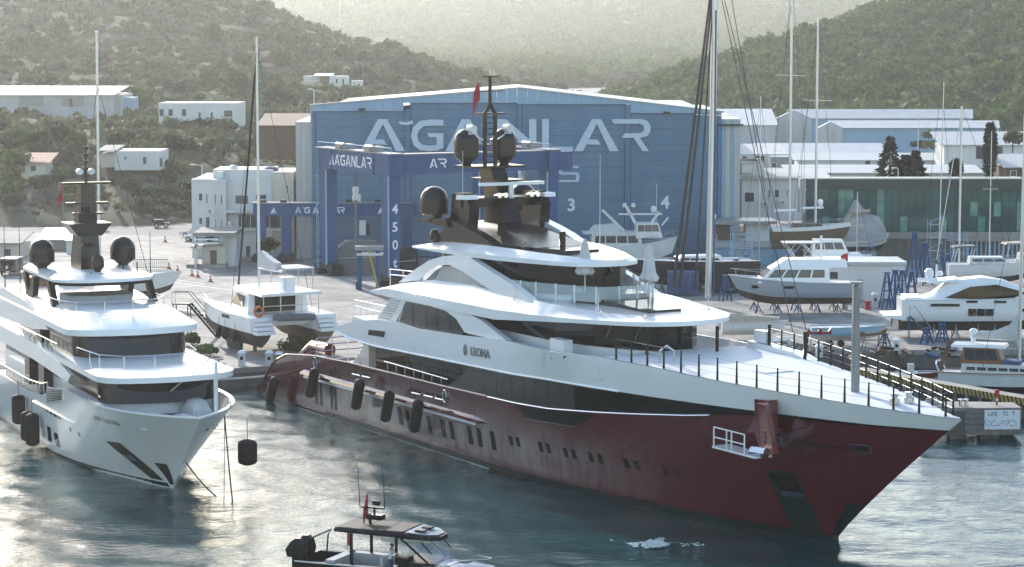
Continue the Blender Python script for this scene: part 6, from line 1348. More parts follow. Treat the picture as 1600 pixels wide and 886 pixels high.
# white sports cruiser
t, rw = ashore('sports_cruiser', 'sleek white sports cruiser on props at the right edge', 1404, 525, -.04, 17.0, 4.6, 2.0, 2.5, 1.0, .55, 'gel', 'antifoul', 2, 'motor yacht', .14, .5)
part('bathing_platform', 'gel', t, lambda b: b.loft([[(-1.6,-1.7,1.9),(.4,-2.1,1.7),(.4,2.1,1.7),(-1.6,1.7,1.9)],[(-1.6,-1.7,2.1),(.4,-2.1,2.15),(.4,2.1,2.15),(-1.6,1.7,2.1)]]))
def coach(b):
    pr_ = [(1.6,3.55,1.9),(3.0,4.0,1.9),(4.6,5.25,1.75),(7.5,5.55,1.6),(9.5,5.25,1.5),(12.2,4.1,1.4),(14.5,3.7,1.0)]
    b.loft([[(x,-w_,3.2),(x,-w_*.9,(z+3.2)/2+.2),(x,-w_*.62,z),(x,w_*.62,z),(x,w_*.9,(z+3.2)/2+.2),(x,w_,3.2)] for x,z,w_ in pr_])
co = part('coachroof', 'gel', t, coach, 40)
for s in (-1,1):
    part('side_glass', 'glass_dark', co, lambda b: b.add([(3.9,s*1.86,3.75),(6.2,s*1.74,4.75),(8.6,s*1.62,4.95),(11.4,s*1.5,4.2),(10.2,s*1.56,3.75),(6.5,s*1.8,3.62)], [tuple(range(6))]), None)
    for a, w_ in ((2.6,2.6),(5.8,1.0),(8.3,1.1)): part('hull_slot', 'black', t, lambda b: b.box(a,a+w_,s*2.32-.03,s*2.32+.03,3.02 if w_ > 2 else 3.35,3.25 if w_ > 2 else 3.55))
    for i in range(3): part('hull_window', 'glass_dark', t, lambda b: b.box(6.0+.78*i,6.7+.78*i,s*2.27-.03,s*2.27+.03,2.15,2.8))
    part('hull_window', 'glass_dark', t, lambda b: b.box(10.6,11.5,s*2.05-.04,s*2.05+.04,2.55,2.8))
part('aft_roof', 'gel', co, lambda b: b.loft([[(2.6,-1.4,5.0),(5.2,-1.5,5.2),(5.2,1.5,5.2),(2.6,1.4,5.0)],[(2.6,-1.3,5.15),(5.2,-1.4,5.45),(5.2,1.4,5.45),(2.6,1.3,5.15)]])); part('aft_seat', 'gel', t, lambda b: b.box(.3,1.9,-1.7,1.7,3.1,3.75))
part('radar_arch', 'gel', t, lambda b: (b.lathe([(.3,0),(.42,.2),(.42,.6),(.2,.85)], (2.7,0,5.4), 14), b.tube([(1.6,-.4,5.25),(3.4,-.4,5.25)], .18, 8), b.tube([(3.4,.3,5.3),(3.4,.3,6.6)], .09, 6), b.lathe([(.2,0),(.3,.15),(.2,.4)], (3.7,0,5.6), 12)), 40)
part('boot_line', 'navy', t, lambda b: [b.tube([(x,s*(q+.02),z-.03) for x,q,z in rw[2]], .05, 5) for s in (-1,1)])
props('white sports cruiser', [W(t,x,y) for x in (3,5,7,8.5) for y in (-1.6,1.6)], 'greysteel', None, 1.3)
part('stern_drive', 'steel', t, lambda b: (b.obox((-.4,-.8,1.2),(.5,.3,.9)), b.obox((-.4,.8,1.2),(.5,.3,.9))))
st_ = thing('boarding_steps', 'blue-grey boarding steps at the sports cruiser stern', 'steps', gp(1420,530), 0)
part('frame', 'liftblue', st_, lambda b: [b.beam((0,y,0),(0,y,2.2),.07,.07) for y in (-.4,.4)]+[b.beam((0,y,2.2),(1.9,y,.05),.08,.1) for y in (-.4,.4)]); part('handrail', 'greysteel', st_, lambda b: [b.tube([(0,y,2.2),(0,y,3.1),(.4,y,3.1),(2.0,y,1.0)], .03, 5) for y in (-.4,.4)])
for i in range(6): part('tread', 'greysteel', st_, lambda b: b.box(.25+.27*i,.5+.27*i,-.38,.38,1.85-.3*i,1.9-.3*i))
# trawler yacht before the hangar
t, rw = ashore('trawler_yacht', 'white trawler yacht with arch windows before hangar door 4', 906, 424, .03, 11.4, 4.0, 1.7, 2.8, .9, .3, 'gel_old', 'antifoul', 2, 'motor yacht', .08, .5)
cabin(t, 'saloon', 'gel_old', 1.2, 7.2, 1.75, 3.0, 4.5, .2, .1, .05, (.3,.85), 4, 'window'); cabin(t, 'pilot_house', 'gel_old', 6.4, 9.6, 1.6, 4.0, 5.7, .5, .1, .1, (.45,.9), 3, 'window'); cabin(t, 'boat_deck', 'gel_old', .3, 7.4, 1.9, 4.5, 4.65, 0, 0, 0)
part('mast_rig', 'gel_old', t, lambda b: (b.beam((5.2,0,4.7),(2.6,0,7.2),.25,.3), b.beam((6.6,0,5.4),(5.4,0,7.6),.3,.35), b.beam((8.3,-.6,5.7),(9.2,-.6,7.0),.25,.3), b.box(4.5,9.6,-.15,.15,6.6,6.8), b.beam((9.6,.5,5.3),(10.4,.5,6.3),.12,.2), b.lathe([(.25,0),(.35,.1),(.35,.55),(.2,.75)], (8.6,0,6.9), 12), b.lathe([(.2,0),(.28,.1),(.2,.5)], (5.2,0,7.5), 10), b.lathe([(.2,0),(.28,.1),(.2,.5)], (6.2,0,7.5), 10)), 40)
part('tender_cover', 'canvas', t, lambda b: b.loft([[(1.0,-1.2,4.65),(4.8,-1.2,4.65),(4.8,1.2,4.65),(1.0,1.2,4.65)],[(1.6,-.8,5.4),(4.2,-.7,5.6),(4.2,.7,5.6),(1.6,.8,5.4)]])); rail(t, rw, 6, 11.3, .7); part('antenna', 'gel_old', t, lambda b: b.tube([(9.0,.6,5.7),(9.0,.6,10.2)], .03, 5))
props('trawler yacht', [W(t,x,y) for x in (2,5,8) for y in (-1.3,1.3)], 'greysteel', None, 1.0)
# small blue boat on a trailer, red cradles
t, rw = ashore('blue_dayboat', 'small light-blue open boat with outboard on a trailer', 1266, 540, .0, 6.8, 2.1, .75, .95, .4, .55, 'skyblue', 'gel_old', 2, 'boat', .08, .5)
part('outboard_motor', 'black', t, lambda b: (b.obox((-.35,0,1.1),(.5,.4,.5)), b.obox((-.3,0,.6),(.25,.2,.8)))); part('trailer_frame', 'greysteel', t, lambda b: (b.box(.3,6.8,-.5,-.42,.45,.53), b.box(.3,6.8,.42,.5,.45,.53), b.box(6.6,8,-.06,.06,.4,.5)))
for x in (1.6,2.6): part('trailer_wheel', 'rubber', t, lambda b: (b.tube([(x,-1.0,.32),(x,-.8,.32)], .32, 14)))
part('seat', 'gel', t, lambda b: (b.box(2,2.5,-.9,.9,1.5,1.62), b.box(4,4.5,-.85,.85,1.5,1.62)))
for k, (x, y, lab) in enumerate(((1272,549,'red-topped steel cradle at the left end of the light-blue boat'),(1289,549,'red-topped steel cradle second from left by the light-blue boat'),(1362,551,'wide brown-red cradle in front of the light-blue boat'))):
    c = thing('boat_cradle', lab, 'cradle', gp(x,y), .3*k, 'cradles by the light-blue boat'); wd = .55 if k < 2 else 1.6
    part('legs', 'greysteel', c, lambda b: [b.beam((sx*wd*.6,sy*.4,0),(sx*wd*.5,0,1.5),.06,.06) for sx in (-1,1) for sy in (-1,1)])
    part('saddle', 'redpaint' if k < 2 else 'woodbrown', c, lambda b: b.eprism([(-wd,2.1),(-wd,1.5),(wd,1.5),(wd,2.1),(wd*.5,1.75),(-wd*.5,1.75)], -.12, .12))
# tan covered boat, white dinghy
t, rw = ashore('covered_runabout', 'runabout under a wrinkled tan tarpaulin on the sunny yard', 1128, 530, -.03, 6.0, 2.1, .8, .95, .4, .4, 'gel_old', 'gel_old', 2, 'boat')
part('tarpaulin', 'canvas_tan', t, lambda b: b.loft([[(x,-1.05*k,1.6+.0),(x,-.6*k,1.95+h+.1*math.sin(x*5)),(x,0,2.1+h+.08*math.sin(x*7+1)),(x,.6*k,1.95+h),(x,1.05*k,1.6)] for x, k, h in ((0,.9,.0),(1,1,.15),(2,1,.28),(3,1,.2),(4,.9,.1),(5.2,.5,.0))]), 20); part('outboard', 'gel_old', t, lambda b: b.obox((-.3,0,1.2),(.4,.4,.7)))
t, rw = ashore('white_dinghy', 'flat white dinghy lying beside the tan covered boat', 1175, 545, .0, 3.6, 1.5, .45, .5, .2, .1, 'gel', 'gel_old', 2, 'dinghy')
# boats farther right behind
t, rw = ashore('cabin_cruiser', 'white cabin cruiser with big windscreen behind the grey motor yacht', 1256, 447, -.05, 7.4, 2.8, 1.2, 1.5, .5, 1.5, 'gel_old', 'antifoul', 2); cabin(t, 'wheelhouse', 'gel', .8, 5.0, 1.2, 3.3, 5.2, .9, .1, .15, (.45,.85), 3, 'window'); cabin(t, 'foredeck_trunk', 'gel', 4.8, 6.6, .9, 3.3, 3.75, .6, .1); part('pushpit', 'steel', t, lambda b: b.tube([(0,-1.2,3.2),(0,-1.2,4),(0,1.2,4),(0,1.2,3.2)], .03, 5)); part('keel_block', 'woodbrown', t, lambda b: b.box(1,6,-.3,.3,0,1.5))
t, rw = ashore('wooden_gulet', 'dark wooden gulet with two tall masts behind the grey motor yacht', 1204, 430, .02, 9.2, 3.4, 1.5, 2.0, .8, 3.0, 'woodbrown', 'antifoul_tan', 2, 'sailing boat', .1, .5)
part('white_band', 'gel_old', t, lambda b: [b.loft([[(x,s*(q+.03),z-.15),(x,s*(q+.03),z+.28)] for x,q,z in rw[-1]], False, False) for s in (-1,1)]); cabin(t, 'deckhouse', 'woodbrown', 2.5, 6.0, 1.0, 5.2, 6.0, .3, .1, .1, (.3,.8), 4, 'window'); rail(t, rw, .5, 8.8, .8); part('cradle_leg', 'greysteel', t, lambda b: None) if False else None; [part('cradle_post', 'greysteel', t, lambda b: b.beam((x_,y_,0),(x_,y_*.7,3.9),.15,.15)) for x_ in (2,4.5,7) for y_ in (-1.3,1.3)]
for x, ytop, r_ in ((2.1,-30,.14),(5.1,28,.13)):
    wp = W(t,x,0); top = dp(1232 if x < 4 else 1273, ytop, wp[1]).z-t.location.z
    mo = part('mast', 'alu_mast', t, lambda b: b.tube([(x,0,5.0),(x+(.0),0,top)], r_+.03, 8, r_-.02))
    for k in (.42,.68): part('spreader', 'alu_mast', mo, lambda b: b.beam((x-1.7,0,top*k+.1),(x+1.7,0,top*k),.06,.05))
    part('shroud', 'rope', mo, lambda b: (b.tube([(x,0,top),(x-1.7,.1,top*.42),(x-1.6,-1.2,5.2)], .02, 4), b.tube([(x,0,top),(x+1.7,.1,top*.42),(x+1.6,1.2,5.2)], .02, 4), b.tube([(x,0,top*.95),(x-2.8,0,5.2)], .02, 4)))
part('boom', 'gel', t, lambda b: (b.tube([(.4,0,7.4),(2.8,0,7.5)], .16, 8), b.tube([(3.5,0,7.7),(6.0,0,7.8)], .14, 8))); dome(t, 5.6, -.3, 8.0, .32, .8, 'gel')
t, rw = ashore('shrouded_boat', 'boat under pointed grey tarpaulin tent before the glass building', 1312, 408, .0, 6.0, 3.2, 1.4, 1.6, .6, 1.2, 'gel_old', 'antifoul', 2)
part('tarpaulin', 'tarp_grey', t, lambda b: b.loft([[(.2,-1.7,2.7),(5.5,-1.6,2.5),(5.5,1.6,2.5),(.2,1.7,2.7)],[(.4,-1.7,4.3),(5.3,-1.6,4.2),(5.3,1.6,4.2),(.4,1.7,4.3)],[(.6,-1.5,5.4),(4.6,-1.4,5.5),(4.6,1.4,5.5),(.6,1.5,5.4)],[(.9,-1.0,5.8),(3.2,-1.0,5.8),(3.2,1.0,5.8),(.9,1.0,5.8)],[(1.7,-.15,7.5),(2.0,-.15,7.5),(2.0,.15,7.5),(1.7,.15,7.5)]]), 20); part('tarp_bundle', 'canvas_tan', t, lambda b: (b.tube([(.0,-1.6,4.2),(.6,-1.3,5.0),(1.4,-1.2,6.0)], .32, 8), b.tube([(1.2,-1.35,6.1),(3.4,-1.3,6.2)], .25, 8))); part('support_block', 'greysteel', t, lambda b: b.box(1.6,4.4,-.9,.9,0,1.3))
for k, (x, y, L_, lab) in enumerate(((1480,452,9.5,'white sailing boat with grey canvas behind the sports cruiser'),(1560,446,8.5,'white boat with beige bimini at the right edge behind the cruiser'))):
    t, rw = ashore('stored_boat', lab, x, y, -.05+.1*k, L_, 3.0, 1.4, 1.8, .6, .8, 'gel_old', 'antifoul', 2); cabin(t, 'cabin', 'gel_old', 2.2, L_*.7, 1.1, 2.9, 3.6, .8, .1, .1, (.3,.75), 3, 'window'); part('bimini', 'canvas_tan' if k else 'canvas_grey', t, lambda b: b.loft([[(.4,-1.2,4.6),(3.0,-1.2,4.7),(3.0,1.2,4.7),(.4,1.2,4.6)],[(.6,-1,4.75),(2.8,-1,4.85),(2.8,1,4.85),(.6,1,4.75)]])); part('bimini_frame', 'steel', t, lambda b: [b.tube([(a,y_,2.9),(a+.4,y_,4.6)], .03, 4) for a in (.5,2.4) for y_ in (-1.1,1.1)]); rail(t, rw, 3, L_)
    if k == 0:
        wp = W(t,1.2,0); top = dp(1493,166,wp[1]).z-1.6; mo = part('mast', 'alu_mast', t, lambda b: b.tube([(1.2,0,2.8),(1.2,0,top)], .13, 8)); part('stay', 'alu_mast', mo, lambda b: b.tube([(1.2,0,top-.5),(-1.2,0,3.2)], .05, 5)); part('stay', 'rope', mo, lambda b: b.tube([(1.2,0,top),(7.5,0,3)], .02, 4))
# big navy sailing yacht whose hull hides behind the superyacht
t, rw = ashore('navy_sailing_yacht', 'large dark sailing yacht with tall white mast behind the superyacht bow', 1178, 452, math.pi+.25, 15, 4.4, 1.7, 2.1, 1.0, .6, 'navy', 'antifoul', 2, 'sailing boat', .12, .42)
wp = gp(1106, 478); mx = thing  # mast stands amidships
inv = Matrix.Rotation(-t.rotation_euler.z, 4, 'Z'); lm = inv @ (Vector((wp.x, wp.y, 1.6))-t.location)
mo = part('mast', 'alu_mast', t, lambda b: b.tube([(lm.x,lm.y,.8),(lm.x-.35,lm.y,18),(lm.x-.55,lm.y,36)], .34, 12)); part('sail_track', 'canvas_blue', mo, lambda b: b.box(lm.x-.55,lm.x-.40,lm.y+.28,lm.y+.40,1.0,30))
def W2L(p): return inv @ (Vector(p)-t.location)
for x0, y0, r_ in ((1052,448,.2),(1062,450,.17),(1086,452,.12)):
    a_ = W2L(dp(x0, y0, wp.y-2)); e_ = W2L(dp(1113 if r_ > .18 else 1116, -30, wp.y+.3)); part('furled_sail', 'spar_cover', mo, lambda b: b.tube([a_, (a_+e_)*.5, e_], r_, 8, r_*.6))
for x0, y0, x1, y1 in ((1128,0,1240,525),(1132,0,1262,525),(1140,-20,1195,300)):
    a_ = W2L(dp(x0,y0,wp.y)); e_ = W2L(dp(x1,y1,wp.y-22 if y1 > 400 else wp.y+6)); part('stay', 'rope', mo, lambda b: b.tube([a_,e_], .045, 5))
for yy, hw_ in ((180,2.2),(403,2.6)):
    a_ = W2L(dp(1118,yy,wp.y)); part('spreader', 'alu_mast', mo, lambda b: (b.beam((a_.x-hw_,a_.y-.3,a_.z-.1),(a_.x+hw_,a_.y+.3,a_.z+.1),.09,.07)))
cabin(t, 'coach_house', 'gel_old', 4, 9.5, 1.3, 3.2, 3.9, .9, .2, .2, (.3,.7), 4); dome(t, 4.5, -.6, 7.6, .28, .7, 'gel'); part('dome_pole', 'alu_mast', t, lambda b: b.tube([(4.5,-.6,3.3),(4.5,-.6,7.4)], .06, 6)); props('large dark sailing yacht', [W(t,x,y) for x in (2,5,8,11) for y in (-1.5,1.5)], 'liftblue', None, 1.2)
flag('dark_yacht_flag', 'red flag on the dome pole behind the tall white mast', W(t,4.5,-.5,5.2), 2.0, .6, 1.1, .9, .3)
# catamaran
CT = thing('catamaran', 'white catamaran with brown keels and mast parked stern-to on the quay', 'catamaran', (-18.9, 208.8, 1.6), R(119.4))
for s in (1,-1):
    rows = lift_rows(boat_hull(13.2, 2.3, 1.5, 2.0, 1.1, .06, .4, 1.9), 1.9); rows = [[(x,h,z) for x,h,z in r] for r in rows]
    hb_ = MB()
    def sh(rs, m, nm):
        b = MB()
        for q in (1,-1): b.grid([[(x,s*3.0+q*h,z) for x,h,z in r] for r in rs])
        b.add([(r[0][0],s*3.0-r[0][1],r[0][2]) for r in rs]+[(r[0][0],s*3.0+r[0][1],r[0][2]) for r in rs], [(i,i+1,len(rs)+i+1,len(rs)+i) for i in range(len(rs)-1)]); return b.build(nm, m, CT, 40)
    hh_ = sh(rows[3:], 'gel', 'hull'); sh(rows[:4], 'antifoul' if s > 0 else 'antifoul_tan', 'hull_bottom')
    part('hull_deck', 'gel', CT, lambda b: b.loft([[(x,s*3-max(.01,h),z),(x,s*3+max(.01,h),z)] for x,h,z in rows[-1]], False, False))
    part('keel', 'antifoul', CT, lambda b: b.eprism([(4.5,.05),(7.2,.05),(8.0,1.4),(4.2,1.4)], s*3-.15, s*3+.15)); part('rudder', 'antifoul', CT, lambda b: b.eprism([(1.2,.3),(1.7,.3),(1.8,1.4),(1.0,1.4)], s*3-.06, s*3+.06))
    for i in range(4): part('stern_step', 'gel', hh_, lambda b: b.box(-1.1+.3*i,.2,s*3-.85,s*3+.85,2.0+.36*i,2.3+.36*i))
    part('hull_window', 'glass_dark', hh_, lambda b: b.box(4.4,6.0,s*4.13-.03,s*4.13+.03,2.95,3.25))
part('bridge_deck', 'gel', CT, lambda b: b.box(1.0,10.2,-2.6,2.6,2.5,3.45)); cb_ = part('cabin', 'gel', CT, lambda b: b.loft([[(3.2,-2.9,3.4),(9.4,-2.2,3.4),(9.4,2.2,3.4),(3.2,2.9,3.4)],[(3.3,-2.7,5.2),(7.6,-1.9,5.2),(7.6,1.9,5.2),(3.3,2.7,5.2)]]), 25)
part('cockpit_roof', 'gel', CT, lambda b: b.loft([[(.2,-2.9,5.15),(8.0,-2.3,5.2),(8.0,2.3,5.2),(.2,2.9,5.15)],[(.2,-2.8,5.4),(7.8,-2.1,5.5),(7.8,2.1,5.5),(.2,2.8,5.4)]])); part('cabin_door', 'glass_dark', cb_, lambda b: b.box(3.1,3.2,-1.6,2.2,3.5,5.0)); part('roof_post', 'steel', CT, lambda b: [b.tube([(.4,y,3.2),(.4,y,5.2)], .05, 6) for y in (-2.6,-1,1,2.6)]+[b.tube([(.4,-2.6,4.3),(.4,2.6,4.3)], .04, 5)])
for s in (1,-1): part('side_glass', 'glass_grey', cb_, lambda b: b.add([(4.5,s*2.86,3.9),(8.2,s*2.36,3.9),(7.5,s*2.14,4.9),(4.4,s*2.76,4.9)], [(0,1,2,3)]), None)
part('davit_dinghy', 'canvas_grey', CT, lambda b: (b.tube([(-.9,-1.6,3.3),(-.9,1.9,3.4)], .28, 10), b.tube([(-.2,-1.6,3.3),(-.2,1.9,3.4)], .28, 10))); part('life_ring', 'orange', CT, lambda b: b.tube([(.3,3.1+.4*math.cos(a),3.9+.4*math.sin(a)) for a in np.linspace(0,6.283,15)], .12, 7)); part('flybridge_canopy', 'canvas', CT, lambda b: (b.box(1.2,4.6,-2.6,.2,7.25,7.4), [b.tube([(x,y,5.4),(x,y,7.3)], .04, 5) for x in (1.4,4.4) for y in (-2.5,.1)])); part('helm_pod', 'gel', CT, lambda b: b.box(2.6,3.4,-1.4,-.2,5.4,6.5))
top = dp(400,57,214).z-1.6; cm = part('mast', 'alu_mast', CT, lambda b: b.tube([(6.6,0.3,5.3),(6.6,.3,top)], .15, 8, .1)); part('boom', 'alu_mast', cm, lambda b: b.tube([(1.5,.3,7.2),(6.5,.3,7.0)], .14, 8)); part('sail_bag', 'canvas', cm, lambda b: b.loft([[(x,.0,7.2),(x,.0+.0,8.0+h),(x,.55,8.0+h),(x,.6,7.2)] for x, h in ((2.4,-.2),(4,.1),(6.2,.6))]))
part('forestay', 'black', cm, lambda b: b.tube([(6.7,.3,top-1.8),(12.3,0,3.6)], .10, 6)); part('shroud', 'rope', cm, lambda b: (b.tube([(6.6,.3,top-1),(4.6,3.9,3.5)], .025, 4), b.tube([(6.6,.3,top-1),(4.6,-3.9,3.5)], .025, 4))); part('bow_rail', 'steel', CT, lambda b: [b.tube([(10.5,s*3.6,3.5),(10.5,s*3.6,4.2),(13,s*3.0,4.3),(13,s*3.0,3.7)], .03, 5) for s in (1,-1)])
for k, x in enumerate((9.6,8.2,6.0)):
    p = Matrix.Translation(CT.location) @ Matrix.Rotation(R(119.4),4,'Z') @ Vector((x-3.2,4.28,1.55)); f_ = thing('boat_fender', ('dark fender by the catamaran bow','dark fender, middle of three on the catamaran side','round dark fender nearest the catamaran stern')[k], 'fender', p, 0, 'fenders on the catamaran'); part('fender_body', 'fender', f_, lambda b: b.lathe([(.05,-.5),(.26,-.3),(.3,0),(.26,.3),(.05,.55)], (0,0,0), 12), 50); part('fender_rope', 'rope', f_, lambda b: b.tube([(0,0,.5),(0,0,1.3)], .02, 4))
# left sailing boat behind the white yacht
t, rw = ashore('sloop', 'white sloop ashore behind the flybridge of the white yacht', 100, 480, .04, 12, 3.4, 1.5, 1.8, 1.0, .8, 'gel_old', 'antifoul', 2, 'sailing boat'); cabin(t, 'cabin', 'gel_old', 2.5, 8, 1.2, 3.3, 4.0, 1, .2, .15, (.3,.75), 4, 'window'); wp = W(t,4.2,0); top = dp(158,52,wp[1]).z-1.6; xm = (dp(155,400,wp[1]).x-t.location.x)
mo = part('mast', 'alu_mast', t, lambda b: b.tube([(xm,0,3.2),(xm+.15,0,top)], .17, 8, .12)); part('shroud', 'rope', mo, lambda b: (b.tube([(xm+.1,0,top-5),(xm-2.2,0,3)], .03, 4), b.tube([(xm+.1,0,top-5),(xm+5,0,3)], .03, 4))); part('mast_top', 'gel', mo, lambda b: b.lathe([(.1,0),(.2,.15),(.1,.3)], (xm+.15,0,top), 8))
# wooden cabin boat afloat at the right, red dinghy
t, rw = ashore('wooden_cabin_boat', 'white wooden boat with varnished wheelhouse moored behind the striped pier', 1470, 603, R(-20), 10.5, 3.2, 1.3, 1.5, .6, 0, 'gel_old', 'navy', 3, 'boat', .08, .45, 2.0, None, 0)
cabin(t, 'trunk_cabin', 'gel_old', 1.8, 8.0, 1.25, 1.2, 2.15, .3, .1, .05, (.45,.72), 6, 'window', False); wh = cabin(t, 'wheelhouse', 'varnish', 1.9, 5.2, 1.2, 2.1, 3.5, .5, .05, .08, (.25,.88), 3, 'window'); part('wheelhouse_roof', 'gel', t, lambda b: b.loft([[(1.0,-1.3,3.5),(5.4,-1.2,3.5),(5.4,1.2,3.5),(1.0,1.3,3.5)],[(1.0,-1.2,3.68),(5.3,-1.1,3.75),(5.3,1.1,3.75),(1.0,1.2,3.68)]])); part('cap_rail', 'varnish', t, lambda b: [b.tube([(x,s*q,z+.06) for x,q,z in rw[-1]], .07, 5) for s in (-1,1)]); part('deck_cover', 'canvas_blue', t, lambda b: b.box(4.9,6.6,-.9,.9,2.15,2.45)); dome(t, 2.6, .2, 4.1, .42, .85, 'gel')
wp = W(t,6.4,0); top = dp(1590,178,wp[1]).z; mo = part('mast', 'alu_mast', t, lambda b: b.tube([(6.4,0,1.3),(6.5,0,top)], .17, 9, .13)); part('boom', 'gel_old', mo, lambda b: b.tube([(2.6,0,4.2),(6.3,0,4.1)], .1, 7)); part('furled_sail', 'canvas', mo, lambda b: b.loft([[(x,-.18,4.2),(x,-.22,4.4+h*.5),(x,0,4.5+h),(x,.22,4.4+h*.5),(x,.18,4.2)] for x, h in ((2.6,.1),(4.4,.35),(5.6,.9),(6.3,1.9))]), 30); part('gallows', 'woodbrown', t, lambda b: [b.beam((-.1,y,1.3),(.9,y,4.0),.12,.35) for y in (-.6,)]); part('shroud', 'rope', mo, lambda b: (b.tube([(6.5,0,top-4),(3.6,-1.5,1.5)], .02, 4), b.tube([(6.5,0,top-4),(9.8,0,1.6)], .02, 4)))
part('pulpit', 'gel', t, lambda b: (b.tube([(.1,-1.4,1.3),(-.2,-1.3,2.0),(-.4,0,2.1),(-.2,1.3,2.0),(.1,1.4,1.3)], .07, 6)))
t, rw = ashore('red_dinghy', 'dark red rowing dinghy moored at the quay beside the wooden boat', 1400, 592, .02, 3.9, 1.5, .55, .65, .2, 0, 'redpaint', 'gel_old', 2, 'dinghy', .08, .45, 2.2, None, 0); part('seat', 'gel_old', t, lambda b: (b.box(1.6,1.9,-.6,.6,.5,.56), b.box(1.0,1.5,-.3,.3,.6,1.3)))
# ================================================================ pier with striped edge and mooring dolphin
A = gp(1330,575,1.75); B_ = gp(1640,629.5,1.75); d = (B_-A); Lp = d.length; PR = math.atan2(d.y, d.x)
PT = thing('pier', 'narrow pier with yellow and black striped edge on grey piles', 'pier', (A.x,A.y,0), PR)
sm = bpy.data.materials.new('hazard_stripe'); sm.use_nodes = True; n_ = sm.node_tree.nodes; l_ = sm.node_tree.links; MATS['hazard'] = sm
tc = n_.new('ShaderNodeTexCoord'); mp = n_.new('ShaderNodeMapping'); mp.inputs['Rotation'].default_value = (0,R(25),0); wv = n_.new('ShaderNodeTexWave'); wv.bands_direction = 'X'; wv.inputs['Scale'].default_value = .78; wv.inputs['Distortion'].default_value = .15
rp = n_.new('ShaderNodeValToRGB'); rp.color_ramp.interpolation = 'CONSTANT'; rp.color_ramp.elements[0].color = (.03,.03,.025,1); rp.color_ramp.elements[1].color = (.42,.30,.06,1); rp.color_ramp.elements[1].position = .5
l_.new(tc.outputs['Object'], mp.inputs[0]); l_.new(mp.outputs[0], wv.inputs['Vector']); l_.new(wv.outputs['Color'], rp.inputs[0]); l_.new(rp.outputs[0], n_['Principled BSDF'].inputs['Base Color']); n_['Principled BSDF'].inputs['Roughness'].default_value = .7
part('pier_deck', 'concrete', PT, lambda b: b.box(0,Lp,.05,1.3,1.2,1.74)); part('striped_edge', 'hazard', PT, lambda b: b.box(0,Lp,-.12,.05,1.25,1.76), None)
for i in range(13): part('pile', 'greysteel', PT, lambda b: b.tube([(.8+i*1.45,-.02,-2),(.8+i*1.45,-.02,1.3)], .13, 8))
part('back_wall', 'concrete_dark', PT, lambda b: b.box(.2,Lp,.9,1.2,-2,1.2))
E0 = gp(1506,686,0); MD = thing('mooring_dolphin', 'weathered timber-clad mooring platform at the right edge of the water', 'platform', (E0.x,E0.y,0), R(2)); wM = gp(1596,686,0).x-E0.x
for i in range(5): part('plank', 'woodgrey', MD, lambda b: b.box(.02*(i % 2),wM-.015*(i % 3),-.10-.012*(i % 2),.02,.30+.40*i,.66+.40*i), None)
part('deck_slab', 'concrete', MD, lambda b: b.prism([(-2.9,1.2),(.0,.02),(wM,.02),(wM,2.6),(-2.2,3.4)], .4, 2.28)); part('side_face', 'concrete_dark', MD, lambda b: b.prism([(-.05,-.05),(.0,.0),(-2.9,1.2),(-2.95,1.1)], .3, 2.0))
for x, w_ in ((1.3,1.35),(-.9,1.2)): part('column', 'concrete_dark', MD, lambda b: b.box(x,x+w_,.3,1.6,-3,.4))
bn = part('painted_board', 'letterwhite', MD, lambda b: b.box(1.45,4.05,-.16,-.115,.72,2.14), None)
for tx, x, z, sz in (('LIFE',2.05,1.83,.42),('72',2.95,1.86,.42),('Y',3.55,1.92,.4)):
    o = link('board_lettering', text_mesh(tx, sz, .004), 'navy', bn); o.location = (x,-.168,z); o.rotation_euler = (R(90),0,0)
for k in range(5): part('board_drawing', 'canvas_blue', bn, lambda b: b.tube([(1.65+.48*k+.22*math.cos(a*1.3+k),-.165,1.18+.22*math.sin(a+k*2)+.04*math.sin(a*3)) for a in np.linspace(0,4.2,12)], .018, 4))
for x in (-1.0,-.6): part('bollard', 'steel', MD, lambda b: b.lathe([(.13,0),(.13,.35),(.2,.4),(.2,.5),(.05,.55)], (x+.9,.9,2.28), 10))
part('rope_heap', 'rope_light', MD, lambda b: [b.tube([(-1.9+.5*math.cos(a)*(1-.1*k),2.2+.3*math.sin(a)*(1-.1*k),2.35+.1*k) for a in np.linspace(0,6.28,14)], .07, 6) for k in range(4)]); part('striped_edge', 'hazard', MD, lambda b: b.beam((-2.92,1.15,2.2),(-1.9,.74,2.2),.1,.25))
mk_ = thing('marker_post', 'red and white marker post topped with a red ball on the platform', 'marker', (E0.x+2.6,E0.y+1.3,2.28), 0); part('post', 'red', mk_, lambda b: b.tube([(0,0,0),(0,0,.9)], .07, 8)); part('ball', 'red', mk_, lambda b: b.lathe([(.03,-.2),(.16,-.12),(.2,0),(.16,.12),(.03,.2)], (0,0,1.0), 12), 50); part('band', 'flagwhite', mk_, lambda b: b.lathe([(.078,.3),(.078,.5)], (0,0,0), 8))
